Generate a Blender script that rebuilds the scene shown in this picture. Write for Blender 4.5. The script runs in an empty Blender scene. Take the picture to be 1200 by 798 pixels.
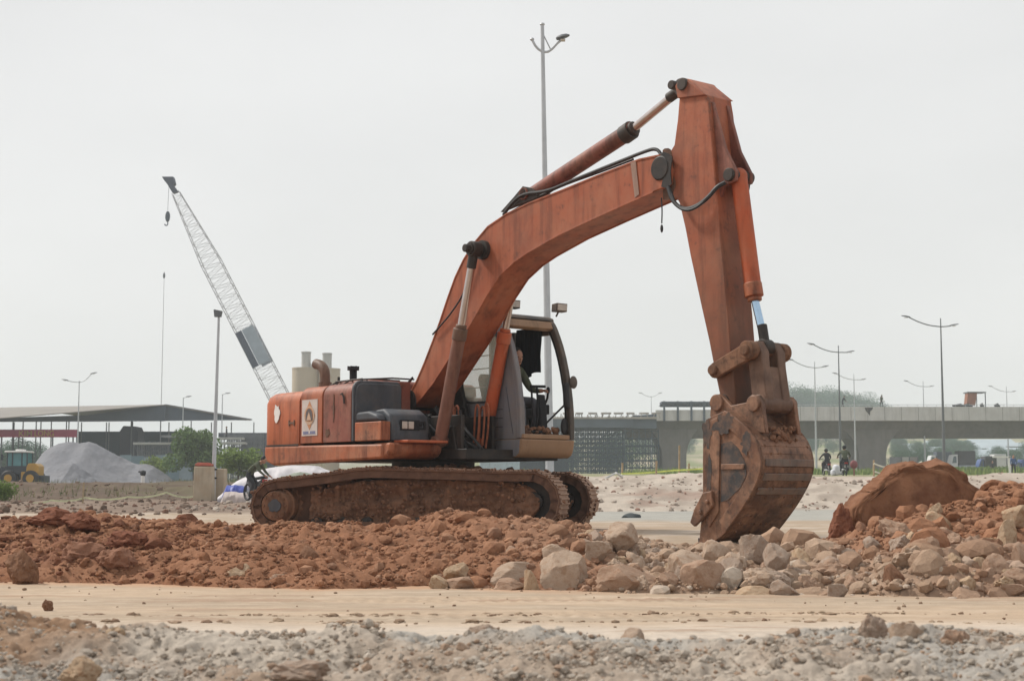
import bpy, bmesh, math, random
import numpy as np
from mathutils import Vector, Matrix, Quaternion

R = math.radians
scene = bpy.context.scene
COL = scene.collection
RNG = np.random.default_rng(11)
random.seed(11)

# ------------------------------------------------------------------ camera model
FPX, EYE, HORIZON = 1870.0, 0.75, 578.0
PITCH = math.atan((HORIZON - 399.0) / FPX)


def ray(px, py):
    dx = (px - 600.0) / FPX
    dy = (399.0 - py) / FPX
    return Vector((dx, math.cos(PITCH) - dy * math.sin(PITCH), math.sin(PITCH) + dy * math.cos(PITCH)))


def at(px, py, d):
    """World point on the photograph's ray (px, py) at ground distance d."""
    r = ray(px, py)
    return Vector((0, 0, EYE)) + r * (d / r.y)


def zpx(py, d):
    return at(600, py, d).z


def xpx(px, d):
    return at(px, 560, d).x


# ------------------------------------------------------------------ objects, names, labels
def link(o, parent=None):
    COL.objects.link(o)
    if parent is not None:
        o.parent = parent
    return o


def tag(o, label=None, cat=None, group=None, kind=None):
    if label: o['label'] = label
    if cat: o['category'] = cat
    if group: o['group'] = group
    if kind: o['kind'] = kind
    return o


def empty(name, loc, rz=0, label=None, cat=None, group=None):
    o = bpy.data.objects.new(name, None)
    o.empty_display_size = 0.3
    o.location = loc
    o.rotation_euler = (0, 0, rz)
    link(o)
    return tag(o, label, cat, group)


def copy_tree(o, parent=None):
    c = o.copy()
    COL.objects.link(c)
    c.parent = parent
    for ch in list(o.children):
        copy_tree(ch, c)
    return c


class MB:
    """Collects geometry, then links it as ONE mesh object."""

    def __init__(self):
        self.v, self.f, self.m = [], [], []

    def add(self, verts, faces, m=0):
        b = len(self.v)
        self.v += [tuple(p) for p in verts]
        for fc in faces:
            self.f.append(tuple(i + b for i in fc))
            self.m.append(m)
        return self

    def box(self, lo, hi, m=0, rot=None, pivot=None):
        x0, y0, z0 = lo
        x1, y1, z1 = hi
        vs = [Vector(p) for p in ((x0, y0, z0), (x1, y0, z0), (x1, y1, z0), (x0, y1, z0),
                                  (x0, y0, z1), (x1, y0, z1), (x1, y1, z1), (x0, y1, z1))]
        if rot is not None:
            pv = Vector(pivot) if pivot is not None else (Vector(lo) + Vector(hi)) / 2
            vs = [rot @ (p - pv) + pv for p in vs]
        return self.add(vs, [(0, 3, 2, 1), (4, 5, 6, 7), (0, 1, 5, 4), (1, 2, 6, 5), (2, 3, 7, 6), (3, 0, 4, 7)], m)

    def prism(self, prof, a, b, axis='y', m=0):
        """Extrude a 2-D outline along an axis from a to b. Outline is (x,z) for y, (y,z) for x, (x,y) for z."""
        n = len(prof)
        ar = sum(prof[i][0] * prof[(i + 1) % n][1] - prof[(i + 1) % n][0] * prof[i][1] for i in range(n))
        pr = list(prof) if ar > 0 else list(prof)[::-1]
        if axis == 'y':
            P = lambda p, t: (p[0], t, p[1])
            lo, hi = max(a, b), min(a, b)
        elif axis == 'x':
            P = lambda p, t: (t, p[0], p[1])
            lo, hi = min(a, b), max(a, b)
        else:
            P = lambda p, t: (p[0], p[1], t)
            lo, hi = min(a, b), max(a, b)
        vs = [P(p, lo) for p in pr] + [P(p, hi) for p in pr]
        fs = [tuple(range(n))[::-1], tuple(range(n, 2 * n))]
        for i in range(n):
            j = (i + 1) % n
            fs.append((i, j, n + j, n + i))
        return self.add(vs, fs, m)

    def ring(self, outer, inner, a, b, axis='y', m=0, n=40):
        """A plate with a hole: both outlines are star-shaped about the hole's middle."""
        cx = sum(p[0] for p in inner) / len(inner)
        cz = sum(p[1] for p in inner) / len(inner)
        angs = [i * 2 * math.pi / n for i in range(n)]
        for p in list(outer) + list(inner):
            angs.append(math.atan2(p[1] - cz, p[0] - cx) % (2 * math.pi))
        angs = sorted(angs)
        A = [angs[0]]
        for t in angs[1:]:
            if t - A[-1] > 1e-3: A.append(t)

        def hit(poly, t):
            dx, dz = math.cos(t), math.sin(t)
            best = 0
            for i in range(len(poly)):
                x1, z1 = poly[i][0] - cx, poly[i][1] - cz
                x2, z2 = poly[(i + 1) % len(poly)][0] - cx, poly[(i + 1) % len(poly)][1] - cz
                ex, ez = x2 - x1, z2 - z1
                den = dx * ez - dz * ex
                if abs(den) < 1e-9: continue
                s = (x1 * ez - z1 * ex) / den
                u = (x1 * dz - z1 * dx) / den
                if s > 0 and -1e-4 <= u <= 1 + 1e-4: best = max(best, s)
            return (cx + dx * best, cz + dz * best)
        P = {'y': lambda p, t: (p[0], t, p[1]), 'x': lambda p, t: (t, p[0], p[1])}[axis]
        k = len(A)
        vs = []
        for t in (a, b):
            vs += [P(hit(outer, q), t) for q in A]
            vs += [P(hit(inner, q), t) for q in A]
        fs = []
        for i in range(k):
            j = (i + 1) % k
            fs += [(i, j, k + j, k + i), (2 * k + i, 3 * k + i, 3 * k + j, 2 * k + j),
                   (i, 2 * k + i, 2 * k + j, j), (k + i, k + j, 3 * k + j, 3 * k + i)]
        return self.add(vs, fs, m)

    def tube(self, pts, r, n=10, m=0, caps=True, closed=False):
        pts = [Vector(p) for p in pts]
        k = len(pts)
        rs = list(r) if hasattr(r, '__len__') else [r] * k
        tang = []
        for i in range(k):
            if closed:
                t = pts[(i + 1) % k] - pts[i - 1]
            else:
                t = pts[min(i + 1, k - 1)] - pts[max(i - 1, 0)]
            tang.append(t.normalized() if t.length > 1e-9 else Vector((0, 0, 1)))
        u = tang[0].orthogonal().normalized()
        vs, fs = [], []
        for i in range(k):
            if i: u = (tang[i - 1].rotation_difference(tang[i]) @ u)
            w = tang[i].cross(u)
            for j in range(n):
                a = 2 * math.pi * j / n
                vs.append(pts[i] + (u * math.cos(a) + w * math.sin(a)) * rs[i])
        for i in range(k if closed else k - 1):
            i2 = (i + 1) % k
            for j in range(n):
                j2 = (j + 1) % n
                fs.append((i * n + j, i * n + j2, i2 * n + j2, i2 * n + j))
        if caps and not closed:
            fs.append(tuple(range(n))[::-1])
            fs.append(tuple((k - 1) * n + j for j in range(n)))
        return self.add(vs, fs, m)

    def cyl(self, p0, p1, r, n=16, m=0, r2=None):
        return self.tube([p0, p1], [r, r if r2 is None else r2], n, m)

    def bar(self, p0, p1, w, h, m=0, up=(0, 0, 1)):
        """Rectangular bar between two points."""
        p0, p1 = Vector(p0), Vector(p1)
        t = (p1 - p0).normalized()
        s = t.cross(Vector(up))
        if s.length < 1e-4: s = t.cross(Vector((1, 0, 0)))
        s.normalize()
        q = s.cross(t)
        vs = []
        for p in (p0, p1):
            for a, b in ((-1, -1), (1, -1), (1, 1), (-1, 1)):
                vs.append(p + s * (a * w / 2) + q * (b * h / 2))
        return self.add(vs, [(0, 1, 2, 3)[::-1], (4, 5, 6, 7), (0, 1, 5, 4), (1, 2, 6, 5), (2, 3, 7, 6), (3, 0, 4, 7)], m)

    def ell(self, c, s, n=12, k=8, m=0, rot=None):
        vs, fs = [], []
        c = Vector(c)
        for i in range(1, k):
            t = math.pi * i / k
            for j in range(n):
                a = 2 * math.pi * j / n
                p = Vector((math.sin(t) * math.cos(a) * s[0], math.sin(t) * math.sin(a) * s[1], math.cos(t) * s[2]))
                vs.append(c + (rot @ p if rot is not None else p))
        top = Vector((0, 0, s[2])); bot = Vector((0, 0, -s[2]))
        vs.append(c + (rot @ top if rot is not None else top))
        vs.append(c + (rot @ bot if rot is not None else bot))
        T, B = len(vs) - 2, len(vs) - 1
        for i in range(k - 2):
            for j in range(n):
                j2 = (j + 1) % n
                fs.append((i * n + j, (i + 1) * n + j, (i + 1) * n + j2, i * n + j2))
        for j in range(n):
            j2 = (j + 1) % n
            fs.append((T, j, j2))
            fs.append((B, (k - 2) * n + j2, (k - 2) * n + j))
        return self.add(vs, fs, m)

    def build(self, name, mat, parent=None, bevel=0, smooth=True, angle=34, seg=2):
        me = bpy.data.meshes.new(name)
        me.from_pydata(self.v, [], self.f)
        for mt in (mat if isinstance(mat, (list, tuple)) else [mat]):
            me.materials.append(mt)
        if any(self.m): me.polygons.foreach_set('material_index', self.m)
        bm = bmesh.new(); bm.from_mesh(me)
        bmesh.ops.recalc_face_normals(bm, faces=bm.faces)
        bm.to_mesh(me); bm.free()
        if smooth:
            me.polygons.foreach_set('use_smooth', [True] * len(me.polygons))
            me.set_sharp_from_angle(angle=R(angle))
        me.update()
        o = bpy.data.objects.new(name, me)
        link(o, parent)
        if bevel:
            bv = o.modifiers.new('bevel', 'BEVEL')
            bv.width = bevel; bv.segments = seg; bv.limit_method = 'ANGLE'; bv.angle_limit = R(35)
        return o


def mesh_np(name, verts, faces, mat, parent=None, col=None, smooth=True, lk=True):
    """Mesh object from numpy arrays (all faces the same size), with an optional colour per vertex."""
    me = bpy.data.meshes.new(name)
    nv, (nf, k) = len(verts), faces.shape
    me.vertices.add(nv)
    me.vertices.foreach_set('co', np.ascontiguousarray(verts, dtype=np.float32).ravel())
    me.loops.add(nf * k)
    me.loops.foreach_set('vertex_index', np.ascontiguousarray(faces, dtype=np.int32).ravel())
    me.polygons.add(nf)
    me.polygons.foreach_set('loop_start', np.arange(0, nf * k, k, dtype=np.int32))
    me.polygons.foreach_set('use_smooth', np.full(nf, smooth))
    me.update(calc_edges=True)
    if col is not None:
        a = me.attributes.new('Col', 'FLOAT_COLOR', 'POINT')
        c4 = np.ones((nv, 4), dtype=np.float32); c4[:, :3] = col
        a.data.foreach_set('color', c4.ravel())
    for mt in (mat if isinstance(mat, (list, tuple)) else [mat]):
        me.materials.append(mt)
    o = bpy.data.objects.new(name, me)
    if lk: link(o, parent)
    return o


# ------------------------------------------------------------------ numpy noise
def _h(ix, iy, iz, s):
    n = (ix.astype(np.int64) * 374761393 + iy.astype(np.int64) * 668265263 + iz.astype(np.int64) * 2147483647 + s * 974711) & 0xffffffff
    n = ((n ^ (n >> 13)) * 1274126177) & 0xffffffff
    n = (n ^ (n >> 16)) & 0xffffffff
    return n / 4294967295.0


def vnoise(x, y, z=None, s=0):
    x = np.asarray(x, float); y = np.asarray(y, float)
    z = np.zeros_like(x) if z is None else np.asarray(z, float)
    ix, iy, iz = np.floor(x), np.floor(y), np.floor(z)
    fx, fy, fz = x - ix, y - iy, z - iz
    u, v, w = [t * t * (3 - 2 * t) for t in (fx, fy, fz)]
    r = 0
    for a in (0, 1):
        for b in (0, 1):
            for c in (0, 1):
                r = r + _h(ix + a, iy + b, iz + c, s) * (u if a else 1 - u) * (v if b else 1 - v) * (w if c else 1 - w)
    return r * 2 - 1


def fbm(x, y, z=None, o=4, s=0, gain=.5):
    r, a, t = 0, 1, 0
    for i in range(o):
        r = r + a * vnoise(np.asarray(x) * 2 ** i, np.asarray(y) * 2 ** i, None if z is None else np.asarray(z) * 2 ** i, s + i * 17)
        t += a; a *= gain
    return r / t


def sstep(a, b, x):
    t = np.clip((np.asarray(x, float) - a) / (b - a), 0, 1)
    return t * t * (3 - 2 * t)


def mixc(a, b, t):
    t = np.asarray(t)[..., None]
    return np.asarray(a) * (1 - t) + np.asarray(b) * t


def grid_faces(nx, ny):
    i = np.arange(nx - 1)[None, :] + np.arange(ny - 1)[:, None] * nx
    return np.stack([i, i + 1, i + 1 + nx, i + nx], -1).reshape(-1, 4)


def ico(sub):
    bm = bmesh.new()
    bmesh.ops.create_icosphere(bm, subdivisions=sub, radius=1)
    v = np.array([p.co[:] for p in bm.verts]); f = np.array([[q.index for q in fc.verts] for fc in bm.faces])
    bm.free()
    return v, f


def rock_shape(sub, seed, planes=14, rough=.06, cut=(.62, 1.0)):
    """A stone: unit sphere cut by random planes, then roughened."""
    g = np.random.default_rng(seed)
    v, f = ico(sub)
    nrm = g.normal(size=(planes, 3)); nrm /= np.linalg.norm(nrm, axis=1)[:, None]
    dd = g.uniform(cut[0], cut[1], planes)
    dot = v @ nrm.T
    rr = np.where(dot > .05, dd / np.maximum(dot, .05), 9).min(1)
    rr = np.minimum(rr, 1.15)
    rr *= 1 + rough * fbm(v[:, 0] * 2.2 + seed, v[:, 1] * 2.2, v[:, 2] * 2.2, 4, seed)
    if sub >= 4:
        rr *= 1 + rough * .45 * fbm(v[:, 0] * 9 + seed, v[:, 1] * 9, v[:, 2] * 9, 3, seed + 5)
    return v * rr[:, None], f


def lump_shape(sub, seed, torn=.10):
    """A lump of earth: rounded, knobbly, with torn faces."""
    g = np.random.default_rng(seed)
    v, f = rock_shape(sub, seed, 22, .26, (.74, 1.02))
    u = v / np.linalg.norm(v, axis=1)[:, None]
    k = 1 + .10 * fbm(u[:, 0] * 4 + seed, u[:, 1] * 4, u[:, 2] * 4, 4, seed + 2) - torn * np.abs(fbm(u[:, 0] * 7 + seed, u[:, 1] * 7, u[:, 2] * 7, 4, seed + 7))
    return v * k[:, None], f


def rot_np(g, n):
    q = g.normal(size=(n, 4)); q /= np.linalg.norm(q, axis=1)[:, None]
    w, x, y, z = q.T
    return np.stack([1 - 2 * (y * y + z * z), 2 * (x * y - z * w), 2 * (x * z + y * w),
                     2 * (x * y + z * w), 1 - 2 * (x * x + z * z), 2 * (y * z - x * w),
                     2 * (x * z - y * w), 2 * (y * z + x * w), 1 - 2 * (x * x + y * y)], -1).reshape(n, 3, 3)


# ------------------------------------------------------------------ materials
class NT:
    def __init__(self, name):
        self.mat = bpy.data.materials.new(name)
        self.mat.use_nodes = True
        self.t = self.mat.node_tree
        self.t.nodes.clear()
        self.out = self.n('ShaderNodeOutputMaterial')
        self.b = self.n('ShaderNodeBsdfPrincipled')
        self.t.links.new(self.b.outputs[0], self.out.inputs['Surface'])
        self.tc = None

    def n(self, t, **k):
        nd = self.t.nodes.new(t)
        for a, v in k.items(): setattr(nd, a, v)
        return nd

    def l(self, a, b):
        self.t.links.new(a, b)

    def coord(self, kind='Object', scale=(1, 1, 1)):
        if self.tc is None: self.tc = self.n('ShaderNodeTexCoord')
        m = self.n('ShaderNodeMapping')
        m.inputs['Scale'].default_value = scale
        self.l(self.tc.outputs[kind], m.inputs[0])
        return m.outputs[0]

    def noise(self, scale, detail=5, rough=.6, vec=None, stretch=(1, 1, 1), kind='Object'):
        nz = self.n('ShaderNodeTexNoise')
        nz.inputs['Scale'].default_value = scale
        nz.inputs['Detail'].default_value = detail
        nz.inputs['Roughness'].default_value = rough
        self.l(vec if vec is not None else self.coord(kind, stretch), nz.inputs['Vector'])
        return nz.outputs['Fac']

    def ramp(self, fac, a, b):
        r = self.n('ShaderNodeMapRange')
        r.inputs['From Min'].default_value = a
        r.inputs['From Max'].default_value = b
        self.l(fac, r.inputs['Value'])
        return r.outputs[0]

    def mul(self, a, k):
        m = self.n('ShaderNodeMath', operation='MULTIPLY')
        self.l(a, m.inputs[0])
        if isinstance(k, (int, float)): m.inputs[1].default_value = k
        else: self.l(k, m.inputs[1])
        return m.outputs[0]

    def mix(self, fac, a, b):
        m = self.n('ShaderNodeMix', data_type='RGBA')
        if isinstance(fac, (int, float)): m.inputs[0].default_value = fac
        else: self.l(fac, m.inputs[0])
        for s, v in ((m.inputs[6], a), (m.inputs[7], b)):
            if isinstance(v, (tuple, list)): s.default_value = (*v[:3], 1)
            else: self.l(v, s)
        return m.outputs[2]

    def bump(self, h, strength=.3, dist=.02):
        b = self.n('ShaderNodeBump')
        b.inputs['Strength'].default_value = strength
        b.inputs['Distance'].default_value = dist
        self.l(h, b.inputs['Height'])
        self.l(b.outputs[0], self.b.inputs['Normal'])

    def done(self, color, rough=.6, metal=0, spec=.5):
        if isinstance(color, (tuple, list)): self.b.inputs['Base Color'].default_value = (*color[:3], 1)
        else: self.l(color, self.b.inputs['Base Color'])
        if isinstance(rough, (int, float)): self.b.inputs['Roughness'].default_value = rough
        else: self.l(rough, self.b.inputs['Roughness'])
        self.b.inputs['Metallic'].default_value = metal
        self.b.inputs['Specular IOR Level'].default_value = spec
        return self.mat


def m_paint(name, base, faded, rust=(.06, .03, .02), rust_amt=.5, dust=(.34, .21, .14), dust_amt=.5, rough=.55, sc=1.0, streak=.5, splash=None):
    """Old machine paint: fading, vertical grime streaks, rust flecks, dried soil."""
    t = NT(name)
    f1 = t.ramp(t.noise(1.7 * sc, 6, .65), .35, .68)
    c = t.mix(f1, base, faded)
    s1 = t.ramp(t.noise(7 * sc, 6, .62, stretch=(1, 1, .10)), .49, .68)
    c = t.mix(t.mul(s1, streak), c, tuple(x * .35 for x in base))
    d1 = t.ramp(t.noise(2.6 * sc, 8, .7), .5 - .1 * dust_amt, .78)
    c = t.mix(t.mul(d1, dust_amt), c, dust)
    n1 = t.noise(5.5 * sc, 10, .75)
    r1 = t.ramp(n1, .64 - .13 * rust_amt, .74 - .13 * rust_amt)
    n2 = t.noise(19 * sc, 8, .7)
    r2 = t.ramp(n2, .68 - .06 * rust_amt, .78 - .06 * rust_amt)
    c = t.mix(t.mul(r1, .6), c, rust)
    c = t.mix(t.mul(r2, .6), c, rust)
    g1 = t.ramp(t.noise(1.15 * sc, 10, .74, stretch=(1, 1, .7)), .50, .63)
    c = t.mix(t.mul(g1, .62 * streak), c, tuple(x * .42 + .01 for x in base))
    if splash:                                # mud thrown up over the lower end
        sx = t.n('ShaderNodeSeparateXYZ'); t.l(t.coord('Object'), sx.inputs[0])
        ad = t.n('ShaderNodeMath', operation='ADD'); t.l(sx.outputs['Z'], ad.inputs[0])
        t.l(t.mul(t.noise(2.2, 9, .72), 2.6), ad.inputs[1])
        k = t.ramp(ad.outputs[0], splash[1] + 1.3, splash[0] + 1.3)
        c = t.mix(t.mul(k, splash[3]), c, splash[2])
    t.bump(t.noise(34 * sc, 6, .7), .16, .01)
    return t.done(c, t.ramp(t.noise(7 * sc, 4), .2, .9) if rough is None else rough, spec=.35)


def m_plain(name, c, rough=.6, metal=0, var=.25, sc=4, bump=0, spec=.4):
    t = NT(name)
    f = t.ramp(t.noise(sc, 6, .65), .3, .7)
    col = t.mix(f, tuple(x * (1 - var) for x in c), tuple(min(1, x * (1 + var)) for x in c))
    if bump: t.bump(t.noise(sc * 6, 6, .7), bump, .02)
    return t.done(col, rough, metal, spec)


def m_attr(name, fine=60, amt=.25, rough=.95, bump=.5, bdist=.02, kind='Object'):
    """Earth: colour of each patch from the mesh, fine grain on top."""
    t = NT(name)
    a = t.n('ShaderNodeAttribute', attribute_name='Col')
    n1 = t.noise(fine, 8, .75, kind=kind)
    n2 = t.noise(fine * .17, 6, .7, kind=kind)
    k = t.n('ShaderNodeMath', operation='ADD'); t.l(t.ramp(n1, .25, .75), k.inputs[0]); t.l(t.ramp(n2, .25, .75), k.inputs[1])
    mr = t.n('ShaderNodeMapRange')
    mr.inputs['From Min'].default_value = 0; mr.inputs['From Max'].default_value = 2
    mr.inputs['To Min'].default_value = 1 - amt; mr.inputs['To Max'].default_value = 1 + amt
    t.l(k.outputs[0], mr.inputs['Value'])
    vm = t.n('ShaderNodeVectorMath', operation='SCALE')
    t.l(a.outputs['Color'], vm.inputs[0]); t.l(mr.outputs[0], vm.inputs['Scale'])
    t.bump(n1, bump, bdist)
    return t.done(vm.outputs[0], rough, spec=.15)


def m_glass(name, c=(.75, .8, .78), rough=.05, alpha=.35):
    t = NT(name)
    n = t.ramp(t.noise(5, 6, .7), .4, .75)
    t.b.inputs['Alpha'].default_value = alpha
    return t.done(t.mix(n, c, (.5, .42, .33)), rough, spec=.6)


M = {}
M['orange'] = m_paint('orange paint', (.40, .096, .034), (.42, .14, .066), rust=(.05, .028, .02), rust_amt=.5, dust_amt=.3, streak=.7)
M['orange_boom'] = m_paint('boom paint', (.325, .080, .032), (.35, .115, .056), rust=(.05, .03, .022), rust_amt=.5, dust_amt=.3, sc=.9, streak=.72)
M['orange_arm'] = m_paint('arm paint', (.325, .080, .032), (.35, .115, .056), rust=(.05, .03, .022), rust_amt=.65, dust_amt=.3, sc=1.0, streak=.75, splash=(1.4, 4.0, (.095, .047, .026), .9))
M['orange_dusty'] = m_paint('dusty orange', (.36, .095, .038), (.38, .15, .075), rust_amt=.8, dust_amt=.6, streak=1.0)
M['orange_fresh'] = m_paint('bright orange', (.44, .078, .022), (.40, .105, .042), rust_amt=.5, dust_amt=.35, streak=.7)
M['tank_paint'] = m_paint('worn red paint', (.21, .062, .042), (.27, .10, .07), rust_amt=.85, dust_amt=.4, streak=.9)
M['slate'] = m_paint('slate blue grey', (.05, .058, .072), (.08, .088, .10), rust_amt=.3, dust=(.2, .16, .13), dust_amt=.45, streak=.6)
M['cab_grey'] = m_paint('cab grey', (.155, .158, .182), (.20, .195, .205), rust_amt=.3, dust=(.25, .17, .11), dust_amt=.5)
M['cab_dusty'] = m_paint('cab dusty', (.27, .165, .095), (.33, .20, .12), rust=(.10, .06, .035), rust_amt=.35, dust=(.30, .19, .12), dust_amt=.5)
M['cab_frame'] = m_paint('cab frame', (.055, .052, .05), (.10, .08, .062), rust_amt=.3, dust_amt=.4)
M['grease'] = m_paint('greasy steel', (.022, .02, .019), (.045, .035, .03), rust_amt=.2, dust=(.16, .10, .07), dust_amt=.35)
M['oil_and_shade'] = m_paint('oily steel and painted shade', (.012, .011, .011), (.025, .02, .018), rust_amt=.2, dust=(.10, .06, .04), dust_amt=.45, sc=2)  # oily steel on the pins; underbody shade is also put into this colour
M['rod'] = m_plain('piston rod', (.50, .44, .42), .22, .9, .12, 8)
M['chrome'] = m_plain('clean chrome', (.42, .58, .75), .22, .75, .1, 8)
M['brown_steel'] = m_paint('brown steel', (.10, .056, .038), (.16, .09, .06), rust=(.05, .03, .02), rust_amt=.5, dust=(.3, .18, .12), dust_amt=.5, sc=1.6)
M['bucket'] = m_paint('bucket steel', (.105, .048, .028), (.20, .092, .05), rust=(.026, .021, .02), rust_amt=.85, dust=(.36, .205, .13), dust_amt=.95, sc=1.7, streak=.95)
M['bucket_dark'] = m_paint('bucket dark', (.035, .035, .038), (.06, .055, .052), rust=(.14, .07, .04), rust_amt=.7, dust=(.26, .14, .085), dust_amt=.8, sc=2.6)
M['wear_grey'] = m_paint('wear strip', (.13, .10, .085), (.17, .13, .105), rust=(.2, .08, .04), rust_amt=.45, dust=(.3, .14, .08), dust_amt=.6, sc=2)
M['mud'] = m_paint('dried mud', (.155, .078, .047), (.225, .118, .071), rust=(.045, .026, .018), rust_amt=.9, dust=(.30, .16, .095), dust_amt=.6, rough=.95, sc=1.8, streak=.8)
M['brown_red'] = m_paint('brown red paint', (.15, .062, .042), (.20, .095, .065), rust=(.07, .04, .03), rust_amt=.6, dust=(.28, .17, .12), dust_amt=.4, streak=.6)
M['mud_dark'] = m_paint('dark mud', (.075, .04, .028), (.13, .07, .045), rust=(.03, .02, .016), rust_amt=.5, dust=(.24, .13, .085), dust_amt=.55, rough=.9, sc=2.5, streak=.1)
M['shoe_side'] = m_paint('shoe edge', (.085, .047, .033), (.14, .078, .054), rust=(.03, .02, .016), rust_amt=.6, dust=(.25, .15, .10), dust_amt=.4, rough=.9, sc=2.2, streak=.3)
M['shoe'] = m_paint('track shoe', (.24, .145, .10), (.34, .22, .155), rust=(.05, .03, .024), rust_amt=.45, dust=(.40, .25, .175), dust_amt=.7, rough=.8, sc=2.2, streak=.1)
M['rubber'] = m_plain('black rubber', (.018, .018, .02), .6, 0, .3, 6)
M['black'] = m_plain('black', (.012, .013, .016), .8)
M['cloth_black'] = m_plain('black cloth', (.010, .014, .020), .95)
M['hose'] = m_plain('hydraulic hose', (.02, .02, .022), .55, 0, .4, 9)
M['hose_orange'] = m_plain('orange tube', (.27, .08, .035), .6, 0, .45, 9)
M['galv'] = m_plain('galvanised steel', (.42, .44, .46), .5, .3, .12, 2)
M['galv_dark'] = m_plain('dark steel', (.13, .14, .15), .55, .3, .15, 2)
M['white'] = m_plain('white paint', (.70, .69, .67), .5, 0, .1, 3)
M['lens'] = m_plain('lamp lens', (.45, .40, .35), .15, 0, .15, 20)
M['glass'] = m_glass('dusty glass', (.46, .50, .44), .12, .42)
M['glass_dark'] = m_plain('dark glass', (.05, .09, .10), .12, 0, .2, 6, spec=.6)
M['skin'] = m_plain('skin', (.36, .19, .13), .6, 0, .1, 12)
M['hair'] = m_plain('hair', (.012, .011, .011), .7)
M['olive'] = m_plain('olive cloth', (.075, .085, .055), .9, 0, .2, 9)
M['grey_cloth'] = m_plain('grey cloth', (.14, .145, .165), .9, 0, .2, 9)
M['dark_cloth'] = m_plain('dark cloth', (.022, .023, .028), .9, 0, .3, 9)
M['red_cloth'] = m_plain('red cloth', (.28, .05, .04), .9, 0, .2, 9)
M['blue_cloth'] = m_plain('blue cloth', (.05, .09, .2), .9, 0, .2, 9)
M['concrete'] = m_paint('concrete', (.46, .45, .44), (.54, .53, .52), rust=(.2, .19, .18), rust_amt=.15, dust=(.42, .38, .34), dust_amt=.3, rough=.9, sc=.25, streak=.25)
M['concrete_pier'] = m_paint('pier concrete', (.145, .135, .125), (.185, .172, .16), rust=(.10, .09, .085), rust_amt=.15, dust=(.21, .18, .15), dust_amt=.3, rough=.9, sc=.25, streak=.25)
M['concrete_warm'] = m_paint('warm concrete', (.36, .30, .22), (.44, .37, .28), rust=(.2, .16, .12), rust_amt=.3, dust=(.40, .27, .17), dust_amt=.5, rough=.9, sc=1.2, streak=.2)
HAZE_DENSITY = .00055
OVERCAST = (5.75, 5.72, 5.62)
SUN_E = 2.4
EXPOSURE = 0.56
# ------------------------------------------------------------------ excavator
TH = R(50)
XC = Vector(((508 - 600) / FPX * 22.4, 22.4, 0.25))
XF = Vector((math.cos(TH), -math.sin(TH), 0))
XL = Vector((math.sin(TH), math.cos(TH), 0))


def U(px, py, yl=None, xl=None):
    """Machine-frame point (x forward, y left, z up) where the photograph's ray meets the plane y=yl or x=xl."""
    r = ray(px, py)
    o = Vector((0, 0, EYE)) - XC
    t = (yl - o.dot(XL)) / r.dot(XL) if yl is not None else (xl - o.dot(XF)) / r.dot(XF)
    p = o + r * t
    return Vector((p.dot(XF), p.dot(XL), p.z))


def U2(pts, yl):
    return [(U(a, b, yl).x, U(a, b, yl).z) for a, b in pts]


EX = empty('excavator', XC, -TH, 'large rusty orange tracked excavator with its boom raised and bucket lowered into the rubble', 'excavator')


def smooth_poly(pts, it=1, keep=()):
    for _ in range(it):
        q = []
        for i in range(len(pts) - 1):
            a, b = Vector(pts[i]), Vector(pts[i + 1])
            if i == 0: q.append(a)
            q += [a * .75 + b * .25, a * .25 + b * .75]
        q.append(Vector(pts[-1]))
        pts = [tuple(p) for p in q]
    return pts


# ---- tracks (own frame turned 37 degrees against the superstructure)
TRA = R(50 - 13)


def belt_path():
    """Closed side path of the shoe belt: rear sprocket, top run over the carrier rollers, front idler, bottom run."""
    sp, rs = Vector((-1.80, .345)), .36
    idl, ri = Vector((1.70, .40)), .40
    pts = []
    for k in range(13):                       # around the sprocket, bottom to top (rear side)
        a = R(-90 - k * 14.5)
        pts.append(sp + Vector((math.cos(a), math.sin(a))) * rs)
    top = [(-1.70, .705), (-1.45, .735), (-1.1, .775), (-.75, .83), (-.5, .85), (-.2, .845), (.15, .83), (.5, .825), (.85, .815), (1.2, .80), (1.5, .80)]
    pts += [Vector(p) for p in top]
    for k in range(12):
        a = R(84 - k * 15.5)
        pts.append(idl + Vector((math.cos(a), math.sin(a))) * ri)
    pts += [Vector((1.45, 0.0)), Vector((.5, 0)), Vector((-.5, 0)), Vector((-1.5, 0.0))]
    # resample by shoe pitch
    P = pts + [pts[0]]
    seg = [0]
    for i in range(len(P) - 1): seg.append(seg[-1] + (P[i + 1] - P[i]).length)
    N = 50
    out = []
    for k in range(N):
        s = seg[-1] * k / N
        for i in range(len(P) - 1):
            if seg[i] <= s <= seg[i + 1]:
                t = (s - seg[i]) / max(1e-6, seg[i + 1] - seg[i])
                out.append(P[i].lerp(P[i + 1], t)); break
    return out


def clod_pile(name, parent, mat, fn, n, rmin, rmax, seed, lk=True):
    g = np.random.default_rng(seed)
    V, F = [], []
    base = [rock_shape(2, seed * 10 + i, 10, .16) for i in range(5)]
    off = 0
    for i in range(n):
        v, f = base[i % 5]
        p = fn(g)
        s = g.uniform(rmin, rmax) * g.uniform(.7, 1.2, 3)
        v2 = (v * s) @ rot_np(g, 1)[0].T + np.array(p)
        V.append(v2); F.append(f + off); off += len(v)
    return tag(mesh_np(name, np.vstack(V), np.vstack(F), mat, parent, smooth=False), kind='stuff')


BELT = belt_path()


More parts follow.
